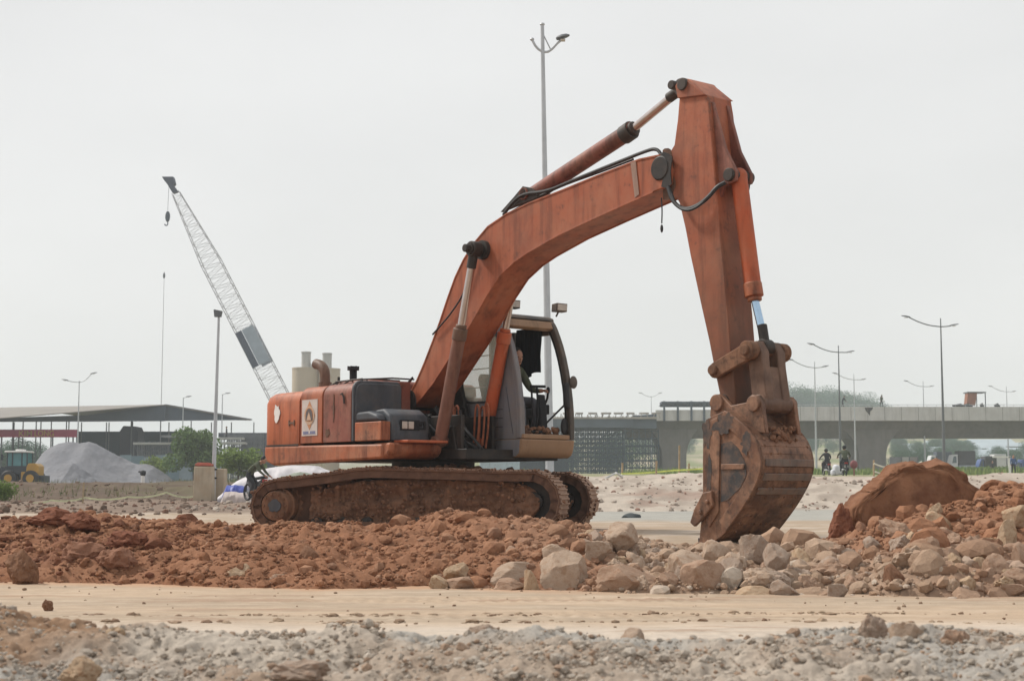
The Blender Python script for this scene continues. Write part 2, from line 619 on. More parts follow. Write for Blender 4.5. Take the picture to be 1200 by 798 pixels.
def make_track(side):
    yc = -1.1 * side if side > 0 else 1.1
    n = len(BELT)
    b = MB()
    for i in range(n):
        p, q = BELT[i], BELT[(i + 1) % n]
        t = (q - p).normalized()
        nr = Vector((t.y, -t.x))            # outward for this winding is checked below
        mid = (p + q) / 2
        cen = Vector((0, .4))
        if (mid - cen).dot(nr) < 0 and abs(mid.x) > 1.5 or (abs(mid.x) <= 1.5 and (nr.y > 0) != (mid.y > .4)):
            nr = -nr
        L_ = (q - p).length
        w = .30
        jy = random.uniform(-.006, .006)
        # plate: lies outward of the chain path (thin), with three grouser ribs
        def quad(s0, s1, h0, h1, y0, y1, m=0):
            c = []
            for s in (s0, s1):
                for h in (h0, h1):
                    v = p + t * (L_ * s) + nr * h
                    c.append(v)
            vs = []
            for yy in (y0, y1):
                for v in c: vs.append((v.x, yy, v.y))
            b.add(vs, [(0, 4, 5, 1), (2, 3, 7, 6), (1, 5, 7, 3), (0, 2, 6, 4), (0, 1, 3, 2), (4, 6, 7, 5)], m)
            b.m[-2:] = [1, 1]
        quad(.01, 1.0, -.030, -.002, yc - w + jy, yc + w + jy)
        for s in (.08, .42, .76):
            quad(s, s + .12, -.004, random.uniform(.012, .020), yc - w + .01 + jy, yc + w - .01 + jy)
        quad(-.1, .95, -.135, -.028, yc - .27, yc - .22, 1); quad(-.1, .95, -.115, -.028, yc - .10, yc - .05, 1)
        quad(-.1, .95, -.115, -.028, yc + .05, yc + .10, 1)
        # caked soil on the plates
        if random.random() < .6:
            yy = yc + random.uniform(-.15, .15)
            quad(.2, .8, 0, random.uniform(.012, .03), yy - random.uniform(.06, .14), yy + random.uniform(.06, .14))
    tr = b.build('track', [M['shoe'], M['mud_dark']], EX, bevel=.004, seg=1, smooth=False)
    tr.rotation_euler = (0, 0, TRA)
    tr.location = (0, 0, -.01)
    def on_belt(g):
        p = BELT[int(g.integers(0, n))]; q = BELT[(BELT.index(p) + 1) % n] if False else p
        cen = Vector((max(-1.75, min(1.65, p.x)), .4)); o_ = (p - cen).normalized() * .012
        return (p.x + o_.x + g.uniform(-.04, .04), yc + (g.uniform(-.30, .30) if g.random() < .6 else g.choice([-.29, .29]) + g.uniform(-.015, .01)), p.y + o_.y)
    clod_pile('caked_soil', tr, M['mud'], on_belt, 260, .008, .026, 60 + side)
    # muddy side frame with slumped soil relief
    yo = yc - .175
    yi = yc + .235
    nx, nz = 150, 34
    X = np.linspace(-1.36, 1.80, nx)
    top = np.interp(X, [-1.36, -1.1, -.6, 0, .8, 1.2, 1.45, 1.62, 1.72, 1.78, 1.80], [.54, .58, .685, .70, .68, .66, .65, .61, .55, .47, .41])
    bot = np.interp(X, [-1.36, 1.35, 1.55, 1.70, 1.78, 1.80], [.115, .115, .13, .20, .30, .40])
    Zt = np.linspace(0, 1, nz)
    Z = bot[None, :] + (top - bot)[None, :] * Zt[:, None]
    XX = np.repeat(X[None, :], nz, 0)
    shelf = .10 * sstep(.62, .45, Zt)[:, None] * np.ones_like(XX)
    rel = .11 * fbm(XX * 2.3, Z * 4.5, None, 5, 3 + side) + .045 * fbm(XX * 9, Z * 9, None, 4, 8 + side) - .06 * np.abs(fbm(XX * 4.5, Z * 6, None, 4, 13 + side)) + .06 * np.maximum(0, fbm(XX * 1.7 + 4, Z * 3.2, None, 3, 21))
    edge = sstep(0, .12, Zt)[:, None] * sstep(1, .9, Zt)[:, None]
    Y = yo - (rel * (.35 + .65 * edge)) + .06 - shelf * .45
    front = np.stack([XX.ravel(), Y.ravel(), Z.ravel()], 1)
    back = np.stack([XX.ravel(), np.full(XX.size, yi), Z.ravel()], 1)
    F1 = grid_faces(nx, nz)
    k = nx * nz
    rim = [r for r in range(nx)] + [nx - 1 + nx * j for j in range(1, nz)] + [nx * nz - 1 - r for r in range(1, nx)] + [nx * (nz - 1 - j) for j in range(1, nz - 1)]
    rim = np.array(rim); rn = np.roll(rim, -1)
    F2 = np.stack([rim, rim + k, rn + k, rn], 1)
    o = mesh_np('track_frame', np.vstack([front, back]), np.vstack([F1, F1[:, ::-1] + k, F2]), M['mud'], tr)
    def on_frame(g):
        x = g.uniform(-1.3, 1.6); z = .13 + .52 * g.random() ** 1.4
        return (x, float(np.interp(x, [-1.4, 1.7], [yo - .02, yo - .02])) + g.uniform(-.02, .02), z)
    clod_pile('caked_soil', tr, M['mud'], on_frame, 420, .008, .030, 64 + side)
    # sprocket: final drive hub, tooth wheel
    s = MB()
    cx, cz = -1.80, .345
    prof = []
    for i in range(42):
        a = 2 * math.pi * i / 42
        r_ = .315 if i % 2 else .275
        prof.append((cx + math.cos(a) * r_, cz + math.sin(a) * r_))
    s.prism(prof, yc - .04, yc + .04)
    hs = MB(); hs.prism([(-1.95, .14), (-1.7, .03), (-1.2, .03), (-1.2, .69), (-1.6, .64), (-1.9, .60), (-2.08, .40)], yc - .035, yc + .15)
    hs.build('drive_housing', M['mud_dark'], tr, bevel=.03)
    s.cyl((cx, yc - .045, cz), (cx, yc - .20, cz), .25, 28)
    s.cyl((cx, yc - .20, cz), (cx, yc - .30, cz), .22, 28, r2=.19)
    hc = MB(); hc.prism([(cx + math.cos(2 * math.pi * k / 20) * (.095 if k % 3 < 2 else .078), cz + math.sin(2 * math.pi * k / 20) * (.09 if k % 4 < 3 else .07)) for k in range(20)], yc - .30, yc - .322)
    hc.build('hub_cap', M['slate'], tr, bevel=.005)
    for i in range(10):
        a = i * math.pi / 5
        s.cyl((cx + .155 * math.cos(a), yc - .295, cz + .155 * math.sin(a)), (cx + .155 * math.cos(a), yc - .318, cz + .155 * math.sin(a)), .018, 6)
    s.build('sprocket', M['mud'], tr, bevel=.006)
    d = MB()
    cx, cz = 1.70, .40
    d.cyl((cx, yc - .10, cz), (cx, yc + .10, cz), .33, 32)
    d.cyl((cx, yc - .16, cz), (cx, yc + .16, cz), .13, 20)
    d.build('idler', M['oil_and_shade'], tr, bevel=.01)  # near-black colour paints in the shade of the opening inside the belt
    for x in (-1.25, -.9, -.55, -.2, .15, .5, .85, 1.2):
        r_ = MB()
        r_.cyl((x, yc - .19, .115), (x, yc + .19, .115), .085, 18)
        r_.cyl((x, yc - .225, .115), (x, yc + .225, .115), .05, 14)
        r_.build('roller', M['grease'], tr)
    for x in (-.55, .62):
        r_ = MB()
        r_.cyl((x, yc - .12, .72), (x, yc + .12, .72), .055, 16)
        r_.build('carrier_roller', M['grease'], tr)
    return tr


make_track(1)
make_track(-1)

# ---- chassis between the tracks, with soil heaped on it
c = MB()
c.box((-.85, -.85, .28), (.85, .85, .62))
c.prism([(-1.0, .3), (1.0, .3), (.55, .78), (-.55, .78)], -.82, .82)
c.box((-.95, -.87, .42), (-.6, .87, .66)); c.box((.6, -.87, .42), (.95, .87, .66))
ch = c.build('chassis', M['mud'], EX, bevel=.02)
ch.rotation_euler = (0, 0, TRA)
c = MB()
c.cyl((0, 0, .74), (0, 0, .86), .66, 40)
c.cyl((0, 0, .86), (0, 0, .93), .58, 40)
c.build('slewing_ring', M['grease'], EX)


clod_pile('caked_soil', ch, M['mud_dark'], lambda g: (g.uniform(.85, 1.45), g.uniform(-.5, .75), .62 + g.uniform(-.1, .1)), 70, .06, .13, 41)
clod_pile('caked_soil', ch, M['mud'], lambda g: (g.uniform(-.9, .8), g.uniform(-.82, -.6), .70 + g.uniform(-.06, .10)), 110, .05, .11, 42)

# ---- superstructure frame: deck, skirts
yR, yLft = -1.35, 1.33
zs = U(350, 521, yR).z          # top of the side skirt
b = MB()
b.box((-1.9, -1.2, .95), (.58, 1.2, 1.10)); b.box((.585, -.42, .95), (1.28, 1.2, 1.09))    # deck plate
b.box((-.8, -.33, .97), (1.05, -.27, 1.55)); b.box((-.8, .21, .97), (1.05, .27, 1.55))
b.prism([(-1.0, 1.1), (.55, 1.1), (.40, 1.42), (-.05, 1.60), (-.7, 1.45)], -.40, -.33)  # boom foot brackets
b.prism([(-1.0, 1.1), (.55, 1.1), (.25, 2.0), (-.15, 2.02), (-.7, 1.5)], .275, .34)
b.prism([(.55, 1.0), (1.0, 1.0), (.9, 1.40), (.62, 1.40)], -.36, -.30)
b.prism([(.55, 1.0), (1.0, 1.0), (.9, 1.40), (.62, 1.40)], .24, .30)
b.build('main_frame', M['oil_and_shade'], EX, bevel=.008)  # shadow under the cab is painted in through this near-black colour
# right-hand skirt below the doors, running forward and curving in under the tool box
sk = MB()
sk.prism([(-2.28, zs), (-2.30, 1.06), (-2.22, .95), (-2.05, .90), (-1.3, .915), (.66, .955), (.66, zs - .035)], yR + .0, yR + .22)
sk.build('side_skirt', M['orange_dusty'], EX, bevel=.03)
fs = MB()
prof = []
for k in range(9):
    a = R(k * 11)
    prof.append((.62 + .16 * math.cos(a) - .02, .98 + .2 * math.sin(a)))
fs.prism([(.40, .955), (.60, .955), (.72, .985), (.79, 1.05), (.80, 1.165), (.40, 1.165)], yR + .03, -.45)
fs.build('front_skirt', M['orange_dusty'], EX, bevel=.03)
st = MB()
st.box((.66, -1.16, 1.165), (.98, -.50, 1.20))
st.build('step_plate', M['orange_fresh'], EX, bevel=.008)
# ---- counterweight: rounded tail
prof = [(-1.98, -1.33)]
prof = []
for k in range(7):
    a = R(90 - k * 15)
    prof.append((-2.13 - .24 * math.cos(math.pi / 2 - a + 0) if False else -2.16 - .30 * math.sin(R(k * 15)), -1.06 - .275 * math.cos(R(k * 15))))
tail = []
for k in range(13):
    a = R(-22 + k * 44 / 12)
    tail.append((-2.75 * math.cos(a) + .10, 2.75 * math.sin(a)))
outline = [(-1.38, yR + .015)] + prof + tail[1:-1] + [(x, -y) for x, y in prof[::-1]] + [(-1.38, 1.32)]
cw = MB()
zb, zt = .94, 1.955
n = len(outline)
levels = [(.0, zb + .03, .05), (0, zb + .10, .0), (0, zt - .16, 0), (0, zt - .07, .03), (0, zt - .015, .09), (0, zt, .17)]
cenx = -1.38
vs = []
for _, z, ins in levels:
    for x, y in outline:
        sx = x + ins * (1 if x < -1.5 else 0)
        sy = y * (1 - ins / 1.35)
        vs.append((sx, sy, z))
fsx = []
for L_ in range(len(levels) - 1):
    for i in range(n):
        j = (i + 1) % n
        fsx.append((L_ * n + i, L_ * n + j, (L_ + 1) * n + j, (L_ + 1) * n + i))
fsx.append(tuple(range(n))[::-1]); fsx.append(tuple((len(levels) - 1) * n + i for i in range(n)))
cw.add(vs, fsx)
cwo = cw.build('counterweight', M['orange'], EX, angle=50)
sl = MB()      # cast seam and lower lip, bolts
sl.box((-2.25, yR + .003, zs - .012), (-1.39, yR + .03, zs + .012))
sl.build('seam', M['grease'], cwo)
# flaking white paint patch and hand-painted mark
wp = MB()
cpt = U(324, 485, yR)
pts = []
for k in range(18):
    a = 2 * math.pi * k / 18
    rr = .095 * (1 + .12 * math.sin(3 * a + 1) + .10 * math.sin(7 * a) + (.12 if k % 3 == 0 else 0))
    pts.append((cpt.x + rr * .75 * math.cos(a), cpt.z + rr * 1.25 * math.sin(a)))
wp.prism(pts, yR + .012, yR + .004)
wp.build('paint_patch', M['white'], cwo, smooth=False)
hm = MB()
h0, h1 = U(337.5, 499, yR), U(344.5, 492, yR)
hm.box((h0.x, yR + .004, h0.z), (h0.x + .025, yR + .012, h1.z))
hm.box((h1.x - .025, yR + .004, h0.z), (h1.x, yR + .012, h1.z))
hm.box((h0.x + .027, yR + .004, (h0.z + h1.z) / 2 - .014), (h1.x - .027, yR + .012, (h0.z + h1.z) / 2 + .014))
hm.build('painted_letter', M['brown_steel'], cwo, smooth=False)


# ---- side doors and rounded hood along the right-hand side
def hood_section(x0, x1, y0, ztop, zbot, rad, y1=-.35, crown=.04):
    """Side panel rolling over into the top panel."""
    pr = [(y0, zbot)]
    for k in range(8):
        a = R(k * 90 / 7)
        pr.append((y0 + rad * (1 - math.cos(a)), ztop - rad + rad * math.sin(a)))
    pr += [(y1, ztop + crown), (y1, zbot)]
    mb = MB()
    mb.prism(pr, x0, x1, axis='x')
    return mb


xs1, xs2, xs3 = U(351.5, 480, yR).x, U(378, 480, yR).x, U(411.5, 480, yR).x
ztop = 1.995
hood_section(-1.38, xs1 + .012, yR + .06, ztop - .03, zs, .15).build('panel_gap', M['grease'], EX)
d1 = hood_section(xs1 + .02, xs2 - .012, yR, ztop, zs + .012, .16).build('pump_door', M['orange_boom'], EX, bevel=.008)
d2 = hood_section(xs2 + .012, xs3 - .008, yR + .004, ztop + .01, zs + .012, .17).build('side_door', M['tank_paint'], EX, bevel=.008)
# door handle and scraped black streaks
hd = MB()
q = U(400, 462, yR)
hd.tube([(q.x, yR - .01, q.z), (q.x + .05, yR - .02, q.z + .01), (q.x + .08, yR - .015, q.z - .05), (q.x + .085, yR - .01, q.z - .13)], .012, 8)
hd.build('handle', M['grease'], d2)
for (px, py, w, h, sd) in ((391, 478, .022, .24, 1), (384, 507, .08, .07, 3)):
    q = U(px, py, yR)
    g = np.random.default_rng(sd)
    pts = []
    for k in range(44):
        a = 2 * math.pi * k / 44
        rr = .8 + .8 * (.5 + .5 * float(vnoise(np.array([math.cos(a) * 2.6 + sd * 7]), np.array([math.sin(a) * 2.6]))[0])) * (.75 + .5 * g.random())
        pts.append((q.x + w * rr * math.cos(a) * .6, q.z + h * rr * math.sin(a) * .6))
    sc_ = MB(); sc_.prism(pts, yR + .003, yR - .0025)
    sc_.build('scrape', M['mud_dark'], d2, smooth=False)
# company poster on the pump door: white sheet, orange diamond, round emblem, blue line of writing
A0, A1 = U(354, 511, yR), U(372.5, 467.5, yR)
pw, phh = A1.x - A0.x, A1.z - A0.z
pc = ((A0.x + A1.x) / 2, (A0.z + A1.z) / 2)
ps = MB(); ps.box((A0.x, yR - .006, A0.z), (A1.x, yR - .001, A1.z))
po = ps.build('poster', m_plain('poster sheet', (.50, .45, .42), .6, 0, .12, 9), d1, smooth=False)
em_or = m_plain('poster orange', (.45, .21, .10), .6, 0, .1, 9)
em_lt = m_plain('poster pale', (.48, .33, .23), .6, 0, .1, 9)
em_dk = m_plain('poster dark', (.10, .085, .085), .6, 0, .1, 9)
em_bl = m_plain('poster blue', (.16, .18, .32), .6, 0, .1, 9)
e = MB()
cz_ = pc[1] + .03
e.prism([(pc[0] - pw * .36, cz_), (pc[0], cz_ - phh * .40), (pc[0] + pw * .36, cz_), (pc[0], cz_ + phh * .40)], yR - .010, yR - .0065)
e.cyl((pc[0], yR - .0125, cz_), (pc[0], yR - .0105, cz_), pw * .33, 28, m=1)
e.cyl((pc[0], yR - .0148, cz_ + .012), (pc[0], yR - .0128, cz_ + .012), pw * .25, 28, m=0)
ar = [(pc[0] + pw * .22 * math.cos(R(a)), cz_ + .0 + pw * .25 * math.sin(R(a))) for a in range(0, 181, 15)]
e.prism(ar + [(pc[0] - pw * .22, cz_ - .07), (pc[0] + pw * .22, cz_ - .07)], yR - .0175, yR - .0152, m=2)
e.prism([(pc[0] - pw * .15, cz_ - .066), (pc[0] + pw * .15, cz_ - .066), (pc[0], cz_ + pw * .13)], yR - .0205, yR - .018, m=1)
e.build('emblem', [em_or, em_lt, em_dk], po, smooth=False)
bl = MB()
bl.box((A0.x + pw * .10, yR - .008, A0.z + .022), (A0.x + pw * .90, yR - .0062, A0.z + .030))
for k in range(9):
    if k == 4: continue
    x = A0.x + pw * (.10 + .8 * k / 9)
    bl.box((x, yR - .009, A0.z + .03), (x + pw * .06, yR - .0062, A0.z + .065))
bl.build('blue_lettering', em_bl, po, smooth=False)

# engine hood, rails, exhaust, pre-cleaner on top
hb = MB()
hb.prism([(-1.36, 1.9), (-.45, 1.9), (-.47, 2.05), (-.55, 2.09), (-1.25, 2.10), (-1.34, 2.05)], -.75, 1.15)
hb.box((-1.37, -.36, 1.1), (-.45, 1.28, 1.9))
ho = hb.build('engine_hood', M['tank_paint'], EX, bevel=.03)
rl = MB()
for x in (-1.25, -.95, -.6):
    rl.tube([(x, -.95, 2.0), (x + .02, -.8, 2.09), (x + .02, -.3, 2.13), (x, .1, 2.13)], .013, 6)
rl.tube([(-1.25, -.8, 2.09), (-.6, -.8, 2.1)], .012, 6)
rl.build('hood_strap', M['grease'], ho)
yE = -.45
p0, p1, p2, p3, p4 = (U(381, 452, yE), U(381, 440, yE), U(380, 433, yE), U(376, 428, yE), U(370.5, 426.5, yE))
ex = MB()
ex.tube(smooth_poly([tuple(p) for p in (p0 - Vector((0, 0, .15)), p0, p1, p2, p3, p4)], 2), .078, 14)
ex.tube([p0 - Vector((0, 0, .02)), p0 + Vector((0, 0, .05))], .10, 14)
ex.build('exhaust_pipe', M['brown_steel'], EX)
pc0, pc1 = U(414, 449, yE), U(414, 434, yE)
ex = MB()
ex.cyl(pc0 - Vector((0, 0, .1)), pc1, .055, 14)
ex.cyl(pc1, pc1 + Vector((0, 0, .035)), .085, 14)
ex.cyl(pc1 + Vector((0, 0, .035)), pc1 + Vector((0, 0, .06)), .04, 10)
for k in range(6):
    a = k * math.pi / 3
    ex.box((pc1.x + .07 * math.cos(a) - .012, pc1.y + .07 * math.sin(a) - .012, pc1.z), (pc1.x + .07 * math.cos(a) + .012, pc1.y + .07 * math.sin(a) + .012, pc1.z + .06))
ex.build('air_intake', M['black'], EX)
ex = MB()
q = U(397, 449, yE); ex.cyl(q - Vector((0, 0, .1)), q + Vector((0, 0, .03)), .05, 12); ex.cyl(q + Vector((0, 0, .03)), q + Vector((0, 0, .09)), .02, 8)
ex.build('filler_cap', M['grease'], EX)

# ---- fuel tank (slate) with its front wall facing forward
ft = MB()
pr = [(yR, zs + .01)]
for k in range(6):
    a = R(k * 18); pr.append((yR + .12 * (1 - math.cos(a)), 2.025 - .12 + .12 * math.sin(a)))
for k in range(5):
    a = R(90 - k * 22.5); pr.append((-.56 - .07 + .07 * math.cos(a), 2.03 - .07 + .07 * math.sin(a)))
pr += [(-.56, zs + .01)]
ft.prism(pr, xs3 + .004, -.002, axis='x')
ft.prism([(y * .965 - .03, z - .035) if z > 1.7 else (y * .965 - .03, z + .02) for y, z in pr], -.002, .028, axis='x')
ft.build('fuel_tank', M['slate'], EX, bevel=.02)

# ---- tool box with headlamp recess in front of the tank
zt2 = 1.625
tb = MB()
tb.prism([(.015, zs + .0), (.66, zs), (.66, 1.40), (.60, 1.54), (.46, zt2), (.015, zt2 - .02)], -1.19, -.56)
tb.prism([(.015, zs + .28), (.56, zs + .28), (.50, zt2 - .08), (.3, zt2 - .03), (.015, zt2 - .04)], yR + .02, -1.19)
tbo = tb.build('tool_box', M['slate'], EX, bevel=.035, seg=3)
op = MB()
op.prism([(.03, zs + .012), (.645, zs + .012), (.645, zs + .265), (.03, zs + .265)], yR - .004, -1.20)
op.build('locker_door', M['orange_dusty'], tbo, bevel=.012)
lr = MB()
lr.box((.655, -1.06, 1.335), (.668, -.74, 1.475))
lr.build('lamp_recess', M['black'], tbo)
lr = MB()
lr.box((.66, -1.03, 1.355), (.676, -.94, 1.455)); lr.box((.66, -.925, 1.355), (.676, -.835, 1.455))
lr.build('headlamp', M['lens'], tbo, bevel=.008)
lr = MB()
lr.ring([(-.80, 1.35), (-.64, 1.35), (-.64, 1.46), (-.80, 1.46)], [(-.77, 1.375), (-.67, 1.375), (-.67, 1.435), (-.77, 1.435)], .655, .672, axis='x')
lr.box((.662, -.74, 1.385), (.675, -.70, 1.425))
lr.build('latch_plate', M['black'], tbo)

# ---- cab
yA, yB = .385, 1.33
fp = [(1.36, .985), (1.44, 1.03), (1.475, 1.16), (1.49, 1.35), (1.475, 1.70), (1.41, 2.10), (1.30, 2.48), (1.17, 2.76), (1.08, 2.90), (.98, 2.975)]
fpr = smooth_poly(fp, 1)
cab_bottom = 1.235
cb = MB()
# bottom skirt of the cab
low = [p for p in fpr if p[1] <= 1.24]
cb.prism([(-.30, .97)] + [(1.36, .985)] + low[1:] + [(1.483, 1.232), (-.30, 1.232)], yA, yB)
cab = cb.build('cab', M['cab_dusty'], EX, bevel=.02)


def off(prof, d):
    out = []
    for i, p in enumerate(prof):
        a = Vector(prof[max(0, i - 1)]); b_ = Vector(prof[min(len(prof) - 1, i + 1)])
        t = (b_ - a).normalized()
        out.append((p[0] - t[1] * d, p[1] + t[0] * d))
    return out


up = [p for p in fpr if p[1] >= 1.24]
up = [(1.483, 1.237)] + up
inn = off(up, .085)
for y0, y1, mt in ((yA + .003, yA + .085, 'cab_grey'), (yB - .085, yB - .003, 'cab_frame')):
    pl_ = MB()
    pl_.prism((off(up, .05) + off(up, .13)[::-1]) if mt == 'cab_grey' else up + inn[::-1], y0, y1)
    pl_.build('front_pillar', M[mt], cab, bevel=.014)
sp9 = MB(); sp9.prism([(-.28, .985), (1.33, .997), (1.40, 1.04), (1.42, 1.225), (-.28, 1.225)], yA - .006, yA + .01)
sp9.build('side_skirt', M['cab_grey'], cab, bevel=.004)
# inner seal of the far pillar
sl_ = MB(); i2 = off(up, .13)
sl_.prism(off(up, .087) + i2[::-1], yB - .07, yB - .03)
sl_.build('seal', M['rubber'], cab)
# front sill and header
fsl = MB()
fsl.box((1.38, yA + .02, 1.237), (1.480, yB - .088, 1.30))
fsl.box((.3, yA + .05, 1.236), (1.38, yB - .05, 1.262))
fsl.build('sill', M['cab_dusty'], cab, bevel=.012)
rf = MB()
rf.prism([(-.28, 2.85), (-.27, 2.92), (-.1, 2.965), (.96, 2.985), (1.04, 2.955), (1.07, 2.915), (.98, 2.925), (-.2, 2.90)], yA - .005, yB + .005)
rf.build('cab_roof', M['cab_frame'], cab, bevel=.02)
vz = MB()
vz.prism([(.80, 2.92), (.98, 2.922), (1.075, 2.90), (1.13, 2.80), (1.06, 2.77), (.80, 2.80)], yA + .02, yB - .02)
vz.build('windscreen_header', M['cab_dusty'], cab, bevel=.012)
# right-hand wall with a window whose lower corners are rounded
wall_out = [(-.28, 1.237), (1.35, 1.237)] + [p for p in off(up, .128) if p[1] > 1.25 and p[1] < 2.83] + [(-.28, 2.83)]
wb = U(575, 471, yA).z
wr = 1.03
win = [(.12, wb + .30), (.14, wb + .12), (.24, wb + .02), (.36, wb)] + [(.80, wb), (.92, wb + .04), (.985, wb + .16), (1.0, wb + .30), (1.03, wb + .55), (.96, 2.62), (.90, 2.72), (.24, 2.72), (.14, 2.62)]
rw = MB()
rw.ring(wall_out, win, yA + .010, yA + .055)
rw.build('side_wall', M['cab_grey'], cab, bevel=.006)
sg = MB()
cxw = sum(p[0] for p in win) / len(win); czw = sum(p[1] for p in win) / len(win)
sg.ring([(cxw + (p[0] - cxw) * 1.03, czw + (p[1] - czw) * 1.02) for p in win], [(cxw + (p[0] - cxw) * .93, czw + (p[1] - czw) * .95) for p in win], yA + .003, yA + .03)
so = sg.build('window_frame', M['rubber'], cab)
gl = MB(); gl.prism([(cxw + (p[0] - cxw) * .95, czw + (p[1] - czw) * .96) for p in win], yA + .012, yA + .018)
gl.build('window_glass', M['glass'], so, smooth=False)
wbars = MB()
for z in (wb + .22, wb + .48, wb + .66):
    wbars.tube([(.15, yA + .075, z), (1.0, yA + .075, z)], .008, 6)
wbars.build('window_bar', M['galv_dark'], so)
# lower seams on the blue side panel
sm_ = MB()
for z in (1.40, 1.52, 1.64):
    sm_.box((.55, yA + .004, z), (1.05, yA + .014, z + .012))
sm_.tube([(1.12, yA + .008, 1.95), (1.2, yA + .006, 1.6), (1.27, yA + .006, 1.3)], .006, 6)
sm_.build('panel_seam', M['slate'], cab)
# rear wall and left side posts (door stands open)
rw = MB()
rw.ring([(yA + .01, 1.237), (yB - .01, 1.237), (yB - .01, 2.82), (yA + .01, 2.82)], [(yA + .1, 1.60), (yB - .1, 1.60), (yB - .1, 2.7), (yA + .1, 2.7)], -.28, -.23, axis='x')
rw.box((-.23, yB - .06, 1.237), (-.10, yB - .012, 2.82)); rw.box((.16, yB - .06, 1.237), (.25, yB - .012, 2.82))
rw.box((.3, yB - .06, 2.72), (1.0, yB - .012, 2.82))
rw.box((-.10, yB - .058, 1.262), (.16, yB - .014, 1.75))
rw.build('rear_wall', M['cab_frame'], cab, bevel=.008)
# black cloth hung at the far side
nx, nz = 40, 24
Xc = np.linspace(.36, .90, nx); Zc = np.linspace(2.17, 2.84, nz)
XX, ZZ = np.meshgrid(Xc, Zc)
sag = np.interp(XX, [.36, .5, .62, .74, .9], [.0, .02, -.03, .04, .03]) * sstep(2.6, 2.17, ZZ)
YY = yB - .11 + .022 * np.sin(XX * 62 + 1.2 * np.sin(ZZ * 5)) * sstep(2.86, 2.6, ZZ)
fv = np.stack([XX.ravel(), YY.ravel(), (ZZ + sag).ravel()], 1)
bv = fv + np.array([0, .012, 0])
FF = grid_faces(nx, nz)
mesh_np('curtain', np.vstack([fv, bv]), np.vstack([FF, FF[:, ::-1] + len(fv)]), M['cloth_black'], cab)
# seat, consoles, levers, floor clutter
se = MB()
se.box((.45, .60, 1.55), (.92, 1.08, 1.68)); se.box((.50, .64, 1.26), (.86, 1.04, 1.55))
so = se.build('seat', M['black'], cab, bevel=.03)
se = MB(); se.prism([(.36, 1.62), (.50, 1.66), (.36, 2.12), (.26, 2.20), (.20, 2.12)], .62, 1.06)
se.build('backrest', M['black'], so, bevel=.03)
for y in (1.18,):
    k = MB(); k.box((.48, y - .07, 1.60), (1.05, y + .07, 1.74)); k.box((.55, y - .06, 1.26), (.8, y + .06, 1.6))
    k.build('console', M['black'], so, bevel=.015)
    k = MB(); k.tube([(1.02, y, 1.73), (1.08, y, 1.83), (1.09, y, 1.90)], .016, 8); k.ell((1.095, y, 1.935), (.028, .028, .05), 10, 8)
    k.build('joystick', M['black'], so)
lv = MB()
for y in (.70, .80):
    lv.tube([(1.22, y, 1.26), (1.32, y, 1.55), (1.30, y, 1.88), (1.29, y, 1.96)], .014, 8)
    lv.box((1.18, y - .05, 1.30), (1.36, y + .05, 1.325), rot=Matrix.Rotation(R(-20), 3, 'Y'))
lv.tube([(1.29, .69, 1.96), (1.33, .92, 1.965)], .02, 8)
lv.build('travel_lever', M['black'], cab)
pz = MB(); pz.prism([(1.22, 1.262), (1.33, 1.262), (1.30, 1.60), (1.26, 1.86), (1.22, 1.86), (1.20, 1.6)], .86, .98)
pz.build('monitor_post', M['black'], cab, bevel=.015)
clod_pile('floor_dirt', cab, M['mud'], lambda g: (g.uniform(.95, 1.36), g.uniform(.45, 1.15), 1.29 + g.uniform(0, .10)), 150, .02, .05, 47)
# wiper / mirror / lamps / grab handle
wp_ = MB(); a, b_ = U(640, 496, .95), U(661, 475, 1.25)
wp_.tube([a, b_], .014, 8); wp_.tube([b_, b_ + Vector((.0, .06, .02))], .02, 8)
wp_.build('wiper_arm', M['black'], cab)
mr = MB(); q = U(664, 462, 1.22); mr.prism([(q.x - .03, q.z - .20), (q.x + .05, q.z - .20), (q.x + .03, q.z + .17), (q.x - .05, q.z + .15)], q.y - .05, q.y + .04)
mr.build('inner_pad', M['rubber'], cab, bevel=.03)
mr = MB(); q = U(672, 448, yB + .02); mr.ell(q, (.03, .07, .09), 14, 10); mr.tube([q, q + Vector((-.04, -.06, -.02))], .012, 6)
mr.build('mirror', M['cab_frame'], cab)
mr = MB(); q = U(666, 488, 1.2)
mr.ell((1.41, 1.20, 1.42), (.04, .06, .12), 12, 8)
mr.build('air_vent', M['rubber'], cab)
for (px, py, y, nm) in ((655, 361, 1.25, 0), (600, 357, .80, 1)):
    q = U(px, py, y)
    lp = MB()
    lp.prism([(q.x - .05, q.z - .06), (q.x + .06, q.z - .055), (q.x + .07, q.z + .06), (q.x - .04, q.z + .05)], q.y - .10, q.y + .10)
    lp.tube([(q.x - .01, q.y, q.z - .05), (q.x - .06, q.y, 2.97)], .014, 8)
    lo = lp.build('work_lamp', M['cab_frame'], cab, bevel=.012)
    ln = MB(); ln.box((q.x + .062, q.y - .085, q.z - .04), (q.x + .075, q.y + .085, q.z + .045)); ln.build('lamp_lens', M['lens'], lo)

